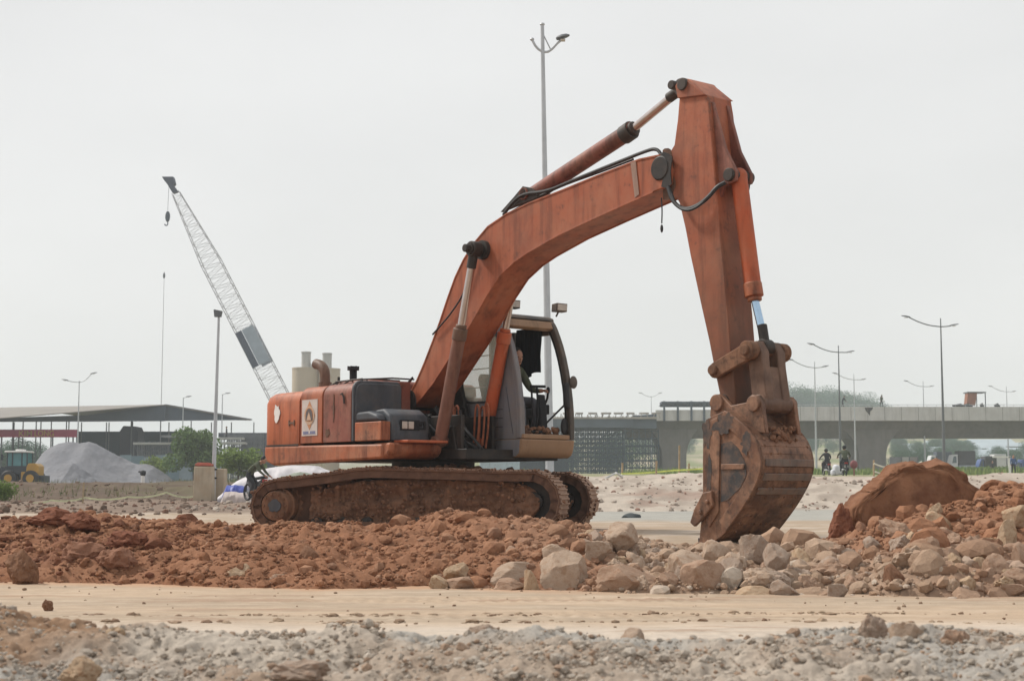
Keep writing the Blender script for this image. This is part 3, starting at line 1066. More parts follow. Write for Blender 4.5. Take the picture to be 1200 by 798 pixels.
# ---- boom: box section traced on its right-hand side plate
bw0, bw1 = -.30, .21
top = [(773, 182), (749, 187), (700, 206), (655, 224.5), (620, 238), (593, 251), (571, 266), (556, 284), (543, 304), (533, 325), (524, 350), (515, 377), (507, 399), (497, 425), (488, 446), (480, 461)]
botm = [(484, 477), (492, 468), (507, 449), (523, 424), (540, 398), (556, 371), (570, 346), (585, 323), (602, 307), (618, 296), (655, 275), (700, 254), (731, 240), (765, 225), (780, 219)]
tip = [(784, 216), (786, 200), (783, 184), (779, 181)]
foot = [(474, 468), (474, 478)]
bprof = U2(top + foot + botm + tip, bw0)
bo = MB(); bo.prism(bprof, bw0 + .008, bw1 - .008)
boom = bo.build('boom', M['orange_boom'], EX, bevel=.012)
# proud weld flanges along the side plates
fl = MB()
tp3 = [Vector((x, 0, z)) for x, z in U2(top, bw0)]
bt3 = [Vector((x, 0, z)) for x, z in U2(botm[1:-1], bw0)]
for line in (tp3, bt3):
    for yy in (bw0 + .010, bw1 - .010):
        for i in range(len(line) - 1):
            a, b_ = line[i].copy(), line[i + 1].copy(); a.y = b_.y = yy
            fl.bar(a, b_, .022, .022)
fl.build('weld_flange', M['orange_boom'], boom, bevel=.003)
pin = MB(); q = U(478, 472, bw0); pin.cyl((q.x, -.44, q.z), (q.x, .38, q.z), .10, 20)
pin.cyl((q.x, bw0 - .02, q.z), (q.x, bw0 + .01, q.z), .19, 24)
pin.build('boom_foot_pin', M['grease'], boom)
q = U(790, 200, -.03); TIPX, TIPZ = q.x, q.z
pin = MB()
pin.cyl((TIPX + .02, -.232, TIPZ), (TIPX + .02, .17, TIPZ), .19, 26)
pin.cyl((TIPX + .03, bw0 - .012, TIPZ - .01), (TIPX + .03, bw1 + .012, TIPZ - .01), .15, 26)
pin.build('boom_tip_pin', M['oil_and_shade'], boom, bevel=.02)
gk = MB(); gq = U2([(772, 186), (777, 178), (783, 180), (788, 184), (786, 200), (787, 216), (781, 221), (775, 219), (777, 210), (771, 204), (775, 196)], bw0)
gk.prism(gq, bw0 + .006, bw0 - .004); gk.build('grease_stain', M['oil_and_shade'], boom, smooth=False)
gp = MB(); gg = []
for k in range(40):
    a = 2 * math.pi * k / 40
    rr = .30 * (.72 + .5 * (.5 + .5 * float(vnoise(np.array([math.cos(a) * 2.2]), np.array([math.sin(a) * 2.2 + 9]))[0])))
    gg.append((max(TIPX + .02, TIPX + .05 + rr * .6 * math.cos(a)), TIPZ - .10 + rr * .95 * math.sin(a)))
pt = MB(); qq = U2([(739, 191), (745, 189), (749, 228), (744, 232)], bw0)       # grey repair weld / scuffed band
pt.prism(qq, bw0 + .004, bw0 - .003)
pt.build('scuffed_plate', m_paint('scuffed', (.26, .14, .11), (.30, .2, .16), dust_amt=.6), boom, smooth=False)


def cylinder(name, base, joint, end, rt, rr, mat, rodmat, parent=EX, gland='brown_steel', pinw=.22, basepin=.2):
    base, joint, end = Vector(base), Vector(joint), Vector(end)
    d = (end - base).normalized()
    t = MB()
    t.cyl(base, joint, rt, 22)
    t.ell(base, (rt * 1.05,) * 3, 16, 10)
    t.cyl(base + Vector((0, -basepin, 0)), base + Vector((0, basepin, 0)), rt * .75, 16)
    o = t.build(name, mat, parent)
    g_ = MB(); g_.cyl(joint - d * .16, joint + d * .0, rt * 1.13, 22); g_.cyl(joint, joint + d * .05, rt * .85, 20)
    for k in range(8):
        pass
    g_.build('gland', M[gland], o, bevel=.01)
    r_ = MB(); r_.cyl(joint + d * .04, end - d * .08, rr, 18)
    r_.build('piston_rod', rodmat, o)
    e_ = MB(); e_.cyl(end + Vector((0, -.07, 0)), end + Vector((0, .07, 0)), rr * 2.0, 18)
    e_.cyl(end - d * .26, end - d * .06, rr * 1.25, 16)
    e_.cyl(end + Vector((0, -pinw, 0)), end + Vector((0, pinw, 0)), rr * 1.05, 14)
    e_.build('rod_eye', M['grease'], o, bevel=.008)
    return o


yr = -.46
bc = cylinder('boom_cylinder', U(516, 517, yr), U(540, 385, yr), U(556, 292, yr), .088, .052, M['brown_red'], M['rod'], pinw=.17, basepin=.12)
dx = .765
e1 = U(556, 292, yr)
j1 = U(540, 385, yr); b1 = U(516, 517, yr)
cylinder('boom_cylinder', b1 + Vector((0, dx, 0)), j1 + Vector((0, dx, 0)), e1 + Vector((0, dx, 0)), .088, .052, M['orange_fresh'], M['rod'], gland='orange_fresh', pinw=.17, basepin=.12)
bp = MB(); bp.cyl((e1.x, yr - .10, e1.z), (e1.x, yr + dx + .10, e1.z), .075, 18)
bp.cyl((e1.x, bw0 - .05, e1.z), (e1.x, bw1 + .05, e1.z), .13, 20)
bp.build('cylinder_pin', M['grease'], boom)
ac = cylinder('arm_cylinder', U(624, 229, -.03), U(741, 152, -.03), U(801, 103, -.03), .105, .052, M['tank_paint'], M['rod'], gland='grease', basepin=.17)
lug = MB()
lp_ = U2([(596, 250), (612, 232), (622, 220), (632, 222), (640, 232), (650, 228)], -.03)
for y0 in (-.17, .07):
    lug.prism(lp_, y0, y0 + .05)
q = U(624, 229, -.03); lug.cyl((q.x, -.2, q.z), (q.x, .15, q.z), .07, 16)
lug.build('cylinder_lug', M['grease'], boom, bevel=.01)

# ---- arm (stick)
sw0, sw1 = -.24, .18
sp_ = U2([(803, 92), (797, 95), (795, 102), (796, 115), (794, 140), (790, 170), (784, 180), (781, 200), (786, 221), (796, 238), (803, 268), (809, 300), (822, 360), (831, 400), (838, 437), (845, 470), (852, 476), (862, 476), (861, 455), (857, 420), (853, 368), (847, 305), (841, 245), (836, 185), (831, 130), (828, 112), (808, 93)], sw0)
ar_ = MB(); ar_.prism(sp_, sw0, sw1)
arm = ar_.build('arm', M['orange_arm'], EX, bevel=.012)
gp.prism(gg, -.244, -.236); gp.build('grease_stain', M['mud_dark'], arm, smooth=False)
# top lugs for the arm cylinder
lg = MB()
lpf = U2([(796, 116), (793, 102), (797, 94), (804, 93), (812, 98), (829, 112)], sw0)
lg.prism(lpf, sw0 - .03, sw0 + .015); lg.prism(lpf, sw1 - .015, sw1 + .03)
q = U(800, 110, -.03)
lg.build('arm_lug', M['orange_boom'], arm, bevel=.01)
q = U(800, 99, sw0 - .03)
lp2 = MB(); lp2.cyl((q.x, sw0 - .055, q.z), (q.x, sw0 + .0, q.z), .075, 20); lp2.cyl((q.x, sw1, q.z), (q.x, sw1 + .055, q.z), .075, 20); lp2.cyl((q.x, sw0, q.z), (q.x, sw1, q.z), .045, 14)
lp2.build('lug_pin', M['grease'], arm, bevel=.01)
# bracket of the bucket cylinder on the front face of the arm
fx = [U(829, 114, sw0), U(836, 185, sw0), U(840, 230, sw0)]
bcb = U(866, 207, -.03)
bk = MB()
for y0 in (sw0 + .06, sw1 - .11):
    bk.prism([(fx[0].x - .05, fx[0].z - .05), (fx[0].x + .02, fx[0].z - .05), (fx[1].x + .12, fx[1].z + .1), (bcb.x + .09, bcb.z + .03), (bcb.x + .08, bcb.z - .08), (bcb.x - .1, bcb.z - .12), (fx[2].x - .05, fx[2].z - .1)], y0, y0 + .05)
bk.build('cylinder_bracket', M['tank_paint'], arm, bevel=.01)
bk = MB(); bk.cyl((bcb.x, sw0 + .02, bcb.z), (bcb.x, sw1 - .02, bcb.z), .075, 18); bk.build('bracket_pin', M['grease'], arm, bevel=.008)
# dirt smear on the lower arm is a bolted wear sleeve
cylinder('bucket_cylinder', bcb, U(884, 348, -.03), U(897, 407, -.03), .095, .045, M['orange_fresh'], M['chrome'], gland='orange_dusty', pinw=.2, basepin=.10)

# ---- linkage
tp, bt_ = U(897, 412, -.03), U(905, 474, -.03)
lk = MB()
d = (bt_ - tp).normalized(); s_ = Vector((d.z, 0, -d.x)) * -1
def lkp(t, w): return (tp.x + d.x * t + s_.x * w, tp.z + d.z * t + s_.z * w)
Ll = (bt_ - tp).length
for y0, y1 in ((-.23, -.10), (.04, .17)):
    lk.prism([lkp(-.10, -.06), lkp(-.10, .06), lkp(.03, .115), lkp(.2, .10), lkp(Ll - .05, .105), lkp(Ll + .08, .08), lkp(Ll + .1, -.05), lkp(Ll, -.11), lkp(.15, -.10), lkp(.02, -.11)], y0, y1)
lk.prism([lkp(.19, .09), lkp(Ll - .02, .09), lkp(Ll - .02, -.085), lkp(.19, -.085)], -.12, .06)
lk.cyl((bt_.x, -.27, bt_.z), (bt_.x, .21, bt_.z), .105, 20)
lko = lk.build('bucket_link', M['brown_steel'], EX, bevel=.014)
pn = MB()
pn.cyl((tp.x, -.36, tp.z), (tp.x, -.235, tp.z), .105, 20); pn.cyl((tp.x, .175, tp.z), (tp.x, .30, tp.z), .105, 20)
pn.cyl((tp.x, -.40, tp.z), (tp.x, .34, tp.z), .06, 16)
pn.build('link_pin', M['mud'], lko, bevel=.01)
sp0 = U(840, 434, sw0 - .03); 
for y in (sw0 - .075, sw1 + .015):
    sk_ = MB()
    a = Vector((sp0.x, 0, sp0.z)); b_ = Vector((tp.x, 0, tp.z)); dd = (b_ - a).normalized(); nn = Vector((-dd.z, 0, dd.x))
    pr = []
    for k in range(9):
        an = R(90 + k * 22.5); v = a + nn * (math.sin(an) * .09) + dd * (math.cos(an) * .09); pr.append((v.x, v.z))
    for k in range(9):
        an = R(-90 + k * 22.5); v = b_ + nn * (math.sin(an) * .10) + dd * (math.cos(an) * .10); pr.append((v.x, v.z))
    sk_.prism(pr, y, y + .06)
    sk_.cyl((a.x, y - .05, a.z), (a.x, y + .07, a.z), .06, 16)
    sk_.build('side_link', M['mud'], EX, bevel=.012)

# ---- bucket
by0, by1 = -.47, .40
near = [(838, 486), (829, 491), (824, 500), (823.5, 540), (823.5, 575), (822, 605), (819, 637)]
curve = [(832, 637), (848, 627), (862, 609), (877, 587), (888, 566), (893, 550), (893, 536), (888, 518), (878, 503), (864, 490), (850, 481)]
cv = smooth_poly(U2(curve, by0), 1)
nr_ = U2(near, by0)
shell_t = .035
bkt = MB()
bkt.prism(nr_ + cv, by0, by0 + .035)                # near side plate
bkt.prism(nr_ + cv, by1 - .035, by1)                # far side plate
outer = [nr_[-1]] + cv + [nr_[0]]
inner = off(outer, .04)
for i in range(len(outer) - 1):
    bkt.prism([outer[i], outer[i + 1], inner[i + 1], inner[i]], by0 + .003, by1 - .003)
bucket = bkt.build('bucket', M['bucket'], EX, bevel=.006, angle=50)
# dark hollow of the near side plate (plate without soil) and its cross rib
pl = MB(); pl.prism(U2([(845, 520), (857, 517), (866, 526), (874, 543), (875, 556), (868, 571), (853, 586), (845, 588)], by0), by0 - .004, by0 + .01)
pl.build('side_plate', M['bucket_dark'], bucket, smooth=False)
# wear edge following the curved back
ed = MB()
cv2 = off(cv, .15)
ed.prism(cv[3:] + cv2[3:][::-1], by0 - .022, by0 - .001)
ed.build('wear_edge', M['bucket'], bucket, angle=50, bevel=.006)
rb = MB(); a, b_ = U(846, 548, by0), U(873, 546, by0)
rb.box((a.x, by0 - .018, a.z - .02), (b_.x, by0 - .001, b_.z + .025))
a2 = U2([(826, 496), (842, 489), (845, 512), (843, 600), (832, 618), (825, 600)], by0)
rb.prism(a2, by0 - .020, by0 - .001)
rb.build('lip_plate', M['bucket'], bucket, bevel=.006)
for (px, py, w, h, sd) in ((830, 507, .06, .16, 11), (833, 556, .035, .17, 12), (850, 498, .14, .09, 13), (876, 520, .07, .10, 14)):
    q = U(px, py, by0); g = np.random.default_rng(sd); pts = []
    for k in range(44):
        a = 2 * math.pi * k / 44
        rr = .6 + .9 * (.5 + .5 * float(vnoise(np.array([math.cos(a) * 3.1 + sd]), np.array([math.sin(a) * 3.1]))[0])) * (.8 + .4 * g.random())
        pts.append((max(nr_[3][0] + .012, q.x + w * rr * math.cos(a)), min(q.z + h * rr * math.sin(a), nr_[1][1] - .01 + .4 * max(0, q.x + w * rr * math.cos(a) - nr_[1][0]))))
    pk = MB(); pk.prism(pts, by0 - .0235, by0 - .020); pk.build('scraped_patch', M['bucket_dark'], bucket, smooth=False)
sc2 = MB(); sc2.prism(U2([(838, 575), (828, 577), (818, 596), (813, 612), (818, 617), (830, 605), (840, 592)], by0), by0 - .065, by0 - .022)
q = U(834, 588, by0); sc2.cyl((q.x, by0 - .09, q.z), (q.x, by0 - .065, q.z), .028, 8)
q = U(826, 600, by0); sc2.cyl((q.x, by0 - .09, q.z), (q.x, by0 - .065, q.z), .028, 8)
sc2.build('side_cutter', M['bucket'], bucket, bevel=.012)
# three flat strips across the back
def shell_pt(z):
    bx = None
    for i in range(len(cv) - 1):
        z1, z2 = cv[i][1], cv[i + 1][1]
        if (z1 - z) * (z2 - z) <= 0 and z1 != z2:
            t = (z - z1) / (z2 - z1)
            x = cv[i][0] + (cv[i + 1][0] - cv[i][0]) * t
            if bx is None or x > bx[0]: bx = (x, Vector((cv[i + 1][0] - cv[i][0], 0, cv[i + 1][1] - cv[i][1])).normalized())
    return bx
for z in (.83, .68, .53):
    sp = shell_pt(z)
    if sp is None: continue
    x, t_ = sp
    nn = Vector((t_.z, 0, -t_.x))
    if nn.x < 0: nn = -nn
    w_ = MB()
    pr = [(x - t_.x * .04 - nn.x * .02, z - t_.z * .04 - nn.z * .02), (x - t_.x * .04 + nn.x * .018, z - t_.z * .04 + nn.z * .018),
          (x + t_.x * .04 + nn.x * .018, z + t_.z * .04 + nn.z * .018), (x + t_.x * .04 - nn.x * .02, z + t_.z * .04 - nn.z * .02)]
    w_.prism(pr, by0 + .05, by1 - .03)
    w_.build('wear_strip', M['wear_grey'], bucket, bevel=.006)
# ears, pin bosses, teeth
pinA = U(862, 473, -.03)
ears = MB()
for y0 in (-.33, .21):
    e0 = Vector((pinA.x, 0, pinA.z)); e1_ = Vector((bt_.x, 0, bt_.z))
    ears.prism([(e0.x - .10, e0.z), (e0.x - .07, e0.z + .075), (e0.x + .03, e0.z + .10), (e0.x + .12, e0.z + .03), (e0.x + .2, e0.z - .04), (e1_.x - .10, e1_.z + .02), (e1_.x - .04, e1_.z + .10), (e1_.x + .06, e1_.z + .09),
                (e1_.x + .11, e1_.z), (e1_.x + .13, e1_.z - .15), (e1_.x + .16, e1_.z - .33), (e0.x + .15, e0.z - .30), (e0.x - .12, e0.z - .15)], y0, y0 + .06)
    ears.cyl((e0.x, y0 - .03, e0.z), (e0.x, y0 + .09, e0.z), .095, 20)
    ears.cyl((e1_.x, y0 - .03, e1_.z), (e1_.x, y0 + .09, e1_.z), .09, 20)
ears.cyl((pinA.x, -.30, pinA.z), (pinA.x, .25, pinA.z), .075, 18)
ears.build('hinge_bracket', M['bucket'], bucket, bevel=.01)
clod_pile('caked_soil', bucket, M['mud'], lambda g: (lambda k: (cv[k][0] - .012, g.uniform(by0 + .03, by1 - .03), cv[k][1]))(int(g.integers(2, len(cv) - 3))), 120, .008, .026, 58)
stp = MB(); stp.cyl((pinA.x, sw0 - .02, pinA.z), (pinA.x, sw1 + .02, pinA.z), .10, 20); stp.build('arm_end_boss', M['grease'], arm, bevel=.01)
# mud packed behind the linkage on the bucket back
clod_pile('packed_soil', bucket, M['mud'], lambda g: (bt_.x + .02 + g.uniform(-.12, .14), g.uniform(-.2, .18), bt_.z - .32 + g.uniform(-.09, .06)), 190, .015, .04, 55)
tipL = Vector((nr_[-1][0], 0, nr_[-1][1])); dirn = (Vector((nr_[-1][0], 0, nr_[-1][1])) - Vector((nr_[-2][0], 0, nr_[-2][1]))).normalized()
for k in range(5):
    y = by0 + .07 + k * (by1 - by0 - .14) / 4
    t_ = MB()
    s2 = Vector((-dirn.z, 0, dirn.x))
    a = tipL - dirn * .06; b_ = tipL + dirn * .17
    t_.add([tuple(a + s2 * .045 + Vector((0, y - .05, 0))), tuple(a + s2 * .045 + Vector((0, y + .05, 0))), tuple(a - s2 * .045 + Vector((0, y + .05, 0))), tuple(a - s2 * .045 + Vector((0, y - .05, 0))),
            tuple(b_ + s2 * .01 + Vector((0, y - .035, 0))), tuple(b_ + s2 * .01 + Vector((0, y + .035, 0))), tuple(b_ - s2 * .01 + Vector((0, y + .035, 0))), tuple(b_ - s2 * .01 + Vector((0, y - .035, 0)))],
           [(0, 1, 2, 3), (4, 7, 6, 5), (0, 4, 5, 1), (1, 5, 6, 2), (2, 6, 7, 3), (3, 7, 4, 0)])
    t_.build('tooth', M['bucket_dark'], bucket, bevel=.006)

# ---- hoses
def hose(pts, r=.018, mat='hose', parent=boom, it=2, name='hose'):
    h = MB(); h.tube(smooth_poly([tuple(p) for p in pts], it), r, 8)
    return h.build(name, M[mat], parent)
hose([U(590, 252, -.2), U(600, 238, -.2), U(613, 227, -.2), U(640, 225, -.2), U(668, 213, -.2), U(700, 200, -.2), U(735, 186, -.2), U(755, 178, -.2), U(768, 174, -.2), U(775, 180, -.2), U(777, 198, -.25)], .022)
hose([U(592, 253, -.1), U(622, 235, -.1), U(660, 217, -.1), U(700, 203, -.1), U(742, 187, -.1)], .016)
hose([U(783, 219, -.33), U(788, 236, -.35), U(800, 246, -.35), U(815, 243, -.33), U(830, 232, -.30), U(840, 219, -.26), U(850, 214, -.2)], .026)
hose([U(785, 222, -.33), U(792, 242, -.36), U(806, 248, -.36), U(822, 240, -.33), U(838, 222, -.27)], .018)
hose([U(775, 232, -.28), U(776, 246, -.28), U(775.5, 262, -.28)], .008)
dr = MB(); dr.ell(U(775.5, 268, -.28), (.018, .018, .05), 8, 8); dr.build('hose_end', M['hose'], boom)
hose([U(868, 300, .15), U(879, 285, .15), U(877, 245, .15), U(873, 230, .15), U(873, 214, .15), U(876, 209, .15), U(878, 219, .15), U(873, 233, .15)], .017, parent=arm)
hose([U(551, 298, -.36), U(551, 320, -.33), U(544, 344, -.33), U(528, 368, -.33), U(516, 382, -.33), U(507, 392, -.33)], .012)
for px in (517, 509, 523):
    q = U(px, 390 if px < 520 else 345, bw0)
# boom base tubes (orange) and bundled hoses
for dx_, zz in ((0, 0), (6, 2), (30, 1), (36, 3), (41, -1)):
    y = -.20 + .008 * dx_; zz = zz - 4
    a = U(526 + dx_ * .95, 515, y); 
    hose([U(525 + dx_, 522, y), U(526 + dx_, 500, y), U(527 + dx_, 482 + zz, y), U(529.5 + dx_, 476 + zz, y), U(532 + dx_, 482 + zz, y), U(531 + dx_, 505, y), U(528 + dx_, 525, y)], .014, 'hose_orange', EX)
for k in range(9):
    g = random.Random(k)
    y = g.uniform(-.25, .2)
    x0, x1 = g.uniform(505, 545), g.uniform(530, 575)
    hose([U(x0, 480 + g.uniform(-5, 15), y), U((x0 + x1) / 2 - 8, 500 + g.uniform(-6, 10), y + .04), U((x0 + x1) / 2 + 6, 518 + g.uniform(-8, 6), y), U(x1, 526, y - .05)], .020, 'hose', EX)
for k in range(5):
    g = random.Random(k + 30)
    hose([U(484 - k * 2, 442 + k * 3, -.1), U(478 - k * 2, 448 + k * 4, -.15), U(474 - k, 460, -.2), U(474 - k * 2, 475 + k, -.25)], .016, 'hose_orange' if k % 2 else 'hose', EX)
sm2 = MB()      # swivel block, valve mass behind the boom foot
sm2.box((-.55, -.24, 1.1), (.25, .18, 1.50)); sm2.box((.5, -.22, 1.1), (.8, .16, 1.26))
for k in range(7):
    x = -.2 + k * .07
    sm2.cyl((x, -.22, 1.48), (x, -.22, 1.60), .028, 10); sm2.cyl((x, -.27, 1.30), (x, -.20, 1.30), .026, 10)
sm2.build('valve_block', M['oil_and_shade'], EX, bevel=.02)
for k in range(14):
    g = random.Random(k + 70)
    y = g.uniform(-.32, -.22); x0 = g.uniform(-.1, .5); x1 = x0 + g.uniform(.1, .5)
    hose([(x0, y, 1.1 + g.uniform(0, .45)), (x0 + .1, y - .05, 1.45 + g.uniform(-.15, .15)), ((x0 + x1) / 2, y - .04, 1.38 + g.uniform(-.2, .2)), (x1, y, 1.12 + g.uniform(0, .1))], g.uniform(.014, .022), 'hose', EX)
# ------------------------------------------------------------------ people
def skin_mesh(bones, root, joints, rad):
    """Grow one continuous surface round a joint skeleton."""
    names = list(joints)
    idx = {n: i for i, n in enumerate(names)}
    me = bpy.data.meshes.new('skel')
    me.from_pydata([joints[n] for n in names], [(idx[a], idx[b]) for a, b in bones], [])
    o = bpy.data.objects.new('skel', me)
    COL.objects.link(o)
    o.modifiers.new('s', 'SKIN')
    for i, n in enumerate(names):
        sv = me.skin_vertices[0].data[i]
        r = rad[n]
        sv.radius = (r, r) if not isinstance(r, tuple) else r
        sv.use_root = n in root
    sd = o.modifiers.new('d', 'SUBSURF'); sd.levels = sd.render_levels = 1
    dg = bpy.context.evaluated_depsgraph_get()
    dg.update()
    em = bpy.data.meshes.new_from_object(o.evaluated_get(dg))
    v = [p.co.copy() for p in em.vertices]; f = [tuple(p.vertices) for p in em.polygons]
    bpy.data.objects.remove(o); bpy.data.meshes.remove(me); bpy.data.meshes.remove(em)
    return v, f


def person(label, J, mats, loc, rz, group=None, helmet=None, hair='hair', face=True, cat='person', fingers=True):
    """J: joints in the figure's frame (x forward, y left, z up)."""
    V = {k: Vector(p) for k, p in J.items()}
    rad = {'pelvis': (.145, .12), 'belly': (.14, .11), 'chest': (.155, .115), 'neck': .058, 'head0': .06}
    bones = [('pelvis', 'belly'), ('belly', 'chest'), ('chest', 'neck'), ('neck', 'head0')]
    V['head0'] = V['neck'] + (V['head'] - V['neck']) * .6
    for s in 'LR':
        rad.update({'sh' + s: .075, 'el' + s: .05, 'wr' + s: .032, 'ha' + s: (.042, .028), 'hip' + s: .1, 'kn' + s: .07, 'an' + s: .045, 'to' + s: .04})
        bones += [('chest', 'sh' + s), ('sh' + s, 'el' + s), ('el' + s, 'wr' + s), ('wr' + s, 'ha' + s), ('pelvis', 'hip' + s), ('hip' + s, 'kn' + s), ('kn' + s, 'an' + s), ('an' + s, 'to' + s)]
    names = {n for b in bones for n in b}
    Js = {n: V[n] for n in names}
    v, f = skin_mesh(bones, {'pelvis'}, Js, rad)
    mb = MB()
    segs = [(a, b) for a, b in bones]
    def matof(c):
        best, bm_ = 9, 0
        for a, b in segs:
            A, B = V[a], V[b]
            t = max(0, min(1, (c - A).dot(B - A) / max(1e-6, (B - A).length_squared)))
            d = (c - A.lerp(B, t)).length
            if d < best: best, bm_ = d, (a, b)
        a, b = bm_
        if b[:2] in ('ha',) or a in ('neck',) or b in ('neck', 'head0') and (c - V['neck']).length < .09: return 0
        if b[:2] in ('kn', 'an') or b[:3] == 'hip': return 2
        if b[:2] == 'to': return 3
        if a == 'pelvis' and (c - V['pelvis']).length < .12: return 2
        return 1
    for fc in f: pass
    base = len(mb.v)
    mb.v += [tuple(p) for p in v]
    for fc in f:
        c = sum((v[i] for i in fc), Vector()) / len(fc)
        mb.f.append(tuple(fc)); mb.m.append(matof(c))
    # head: skull, jaw, nose, ears, eyes
    h = V['head']; fw = (V['look'] - h).normalized(); up = (h - V['neck']).normalized()
    rt = fw.cross(up).normalized(); up = rt.cross(fw).normalized()
    Mx = Matrix((fw, -rt, up)).transposed()
    mb.ell(h, (.098, .078, .115), 16, 12, 0, Mx)
    mb.ell(h + fw * .022 - up * .065, (.068, .056, .062), 12, 8, 0, Mx)
    mb.ell(h + fw * .10 - up * .018, (.02, .014, .026), 8, 6, 0, Mx)
    for s in (-1, 1):
        mb.ell(h + rt * (.078 * s) - up * .012, (.018, .010, .03), 8, 6, 0, Mx)
        mb.ell(h + fw * .086 + rt * (.033 * s) + up * .012, (.012, .013, .008), 8, 6, 4, Mx)
    mb.ell(h + fw * .083 - up * .064, (.010, .024, .006), 8, 6, 4, Mx)
    # five fingers a hand, curled
    if fingers:
        for s in 'LR':
            w, hd = V['wr' + s], V['ha' + s]
            d = (hd - w).normalized()
            pn = V['palm' + s].normalized() if 'palm' + s in V else Vector((0, 0, -1))
            side = d.cross(pn).normalized()
            pn = side.cross(d).normalized()
            for k, (o, ln) in enumerate(((-.030, .060), (-.010, .072), (.011, .068), (.030, .052))):
                p = hd + side * o + d * .01
                q1 = p + d * (ln * .45) + pn * .008
                q2 = q1 + d * (ln * .2) + pn * (ln * .35)
                q3 = q2 - d * (ln * .12) + pn * (ln * .25)
                mb.tube([p - d * .02, p, q1, q2, q3], [.010, .0098, .009, .008, .006], 7, 0)
            sg = -1 if s == 'L' else 1
            tside = side * (.038 * (1 if side.dot(Vector((0, 0, 1))) + side.dot(Vector((0, -sg, 0))) > 0 else -1))
            p = w + d * .03 + tside * .7
            mb.tube([p, p + tside * .6 + d * .02 + pn * .012, p + tside * .7 + d * .05 + pn * .03], [.013, .011, .008], 7, 0)
    o = mb.build('person', [M['skin'], M[mats[0]], M[mats[1]], M[mats[2]], M['black']], None, angle=60)
    o.location = loc; o.rotation_euler = (0, 0, rz)
    tag(o, label, cat, group)
    hb = MB()
    if helmet:
        vs, fs = [], []
        hb.ell(h + up * .03 - fw * .008, (.135, .118, .125), 16, 10, 0, Mx)
        hb.ell(h + fw * .085 + up * .055, (.06, .09, .012), 12, 6, 0, Mx)
        hb.build('helmet', helmet, o)
    elif hair:
        hb.ell(h + up * .028 - fw * .022, (.098, .087, .105), 14, 10, 0, Mx)
        hb.build('hair', M[hair], o)
    return o


def stand(h=1.68, lean=0, stride=.12, armsL=None, armsR=None, look=(1, 0, 0)):
    k = h / 1.70
    J = {'pelvis': (0, 0, .92), 'belly': (.02 + lean * .1, 0, 1.08), 'chest': (.01 + lean * .3, 0, 1.30), 'neck': (.02 + lean * .42, 0, 1.46), 'head': (.04 + lean * .5, 0, 1.585)}
    for s, y in (('L', 1), ('R', -1)):
        sx = stride * y
        J.update({'sh' + s: (lean * .34, .17 * y, 1.40), 'hip' + s: (0, .09 * y, .88), 'kn' + s: (sx * .6 + .04, .10 * y, .48), 'an' + s: (sx, .10 * y, .08), 'to' + s: (sx + .15, .12 * y, .035)})
        ar = armsL if s == 'L' else armsR
        if ar is None: ar = ((.02 + lean * .3, .24 * y, 1.12), (.10 + lean * .3, .24 * y, .88), (.13 + lean * .3, .235 * y, .80))
        J.update({'el' + s: ar[0], 'wr' + s: ar[1], 'ha' + s: ar[2]})
    J = {n: (p[0] * k, p[1] * k, p[2] * k) for n, p in J.items()}
    hd = Vector(J['head']); J['look'] = tuple(hd + Vector(look))
    return J


# operator in the cab seat, hands on the levers
sx, sy, sz = .67, .80, 1.70
J = {'pelvis': (sx, sy, sz + .10), 'belly': (sx - .0, sy, sz + .25), 'chest': (sx + .07, sy, sz + .43), 'neck': (sx + .15, sy, sz + .58), 'head': (sx + .22, sy - .02, sz + .70)}
for s, y in (('L', 1), ('R', -1)):
    J.update({'sh' + s: (sx + .09, sy + .17 * y, sz + .50), 'el' + s: (sx + .22, sy + .24 * y, sz + .24), 'wr' + s: (sx + .36, sy + .29 * y, sz + .225), 'ha' + s: (sx + .40, sy + .32 * y, sz + .235),
              'hip' + s: (sx + .02, sy + .10 * y, sz + .07), 'kn' + s: (sx + .44, sy + .13 * y, sz + .07), 'an' + s: (sx + .48, sy + .12 * y, sz - .34), 'to' + s: (sx + .62, sy + .12 * y, sz - .385)})
J['look'] = (sx + 1.2, sy - .15, sz + .45)
op_ = person('operator in an olive shirt sitting inside the excavator cab with hands on the levers', J, ('olive', 'grey_cloth', 'black'), XC, -TH)
# ------------------------------------------------------------------ terrain
def crest_z(x):
    """Height of the spoil ridge along its length (metres above the road)."""
    xs = [-7, -4.95, -4.22, -3.7, -3.2, -2.5, -1.65, -1.0, -.4, .15, .70, 1.0, 1.4, 2.0, 2.6, 2.95, 3.4, 3.8, 4.3, 4.8, 5.4, 6.5]
    zs_ = [.49, .46, .51, .46, .42, .39, .40, .44, .49, .50, .44, .30, .20, .17, .21, .32, .45, .55, .67, .80, .97, 1.1]
    return np.interp(x, xs, zs_)


def toe_y(x):
    xs = [-7, -4.4, -3, -1.5, -.6, 0, 1.2, 2.4, 3.2, 4.4, 6]
    ys = [13.8, 13.6, 13.2, 12.6, 12.9, 12.5, 12.1, 12.0, 11.6, 12.1, 12.3]
    return np.interp(x, xs, ys)


def mound(x, y):
    t = toe_y(x) + .12 * fbm(x * 1.3, x * 0, None, 3, 5)
    cy = t + np.interp(x, [-5, -1, 1, 2.5, 3.5, 5], [2.3, 2.4, 2.0, 1.9, 2.6, 2.6])
    up = np.clip((y - t) / (cy - t), 0, 1)
    up = up ** .72
    dn = 1 - sstep(0, 1, (y - cy - .25) / 1.7)
    back = .18
    z = np.where(y < cy, crest_z(x) * up, back + (crest_z(x) - back) * dn)
    z = np.where(y > cy + 1.95, 0.0, z)
    return np.where(y < t, -.05, z)


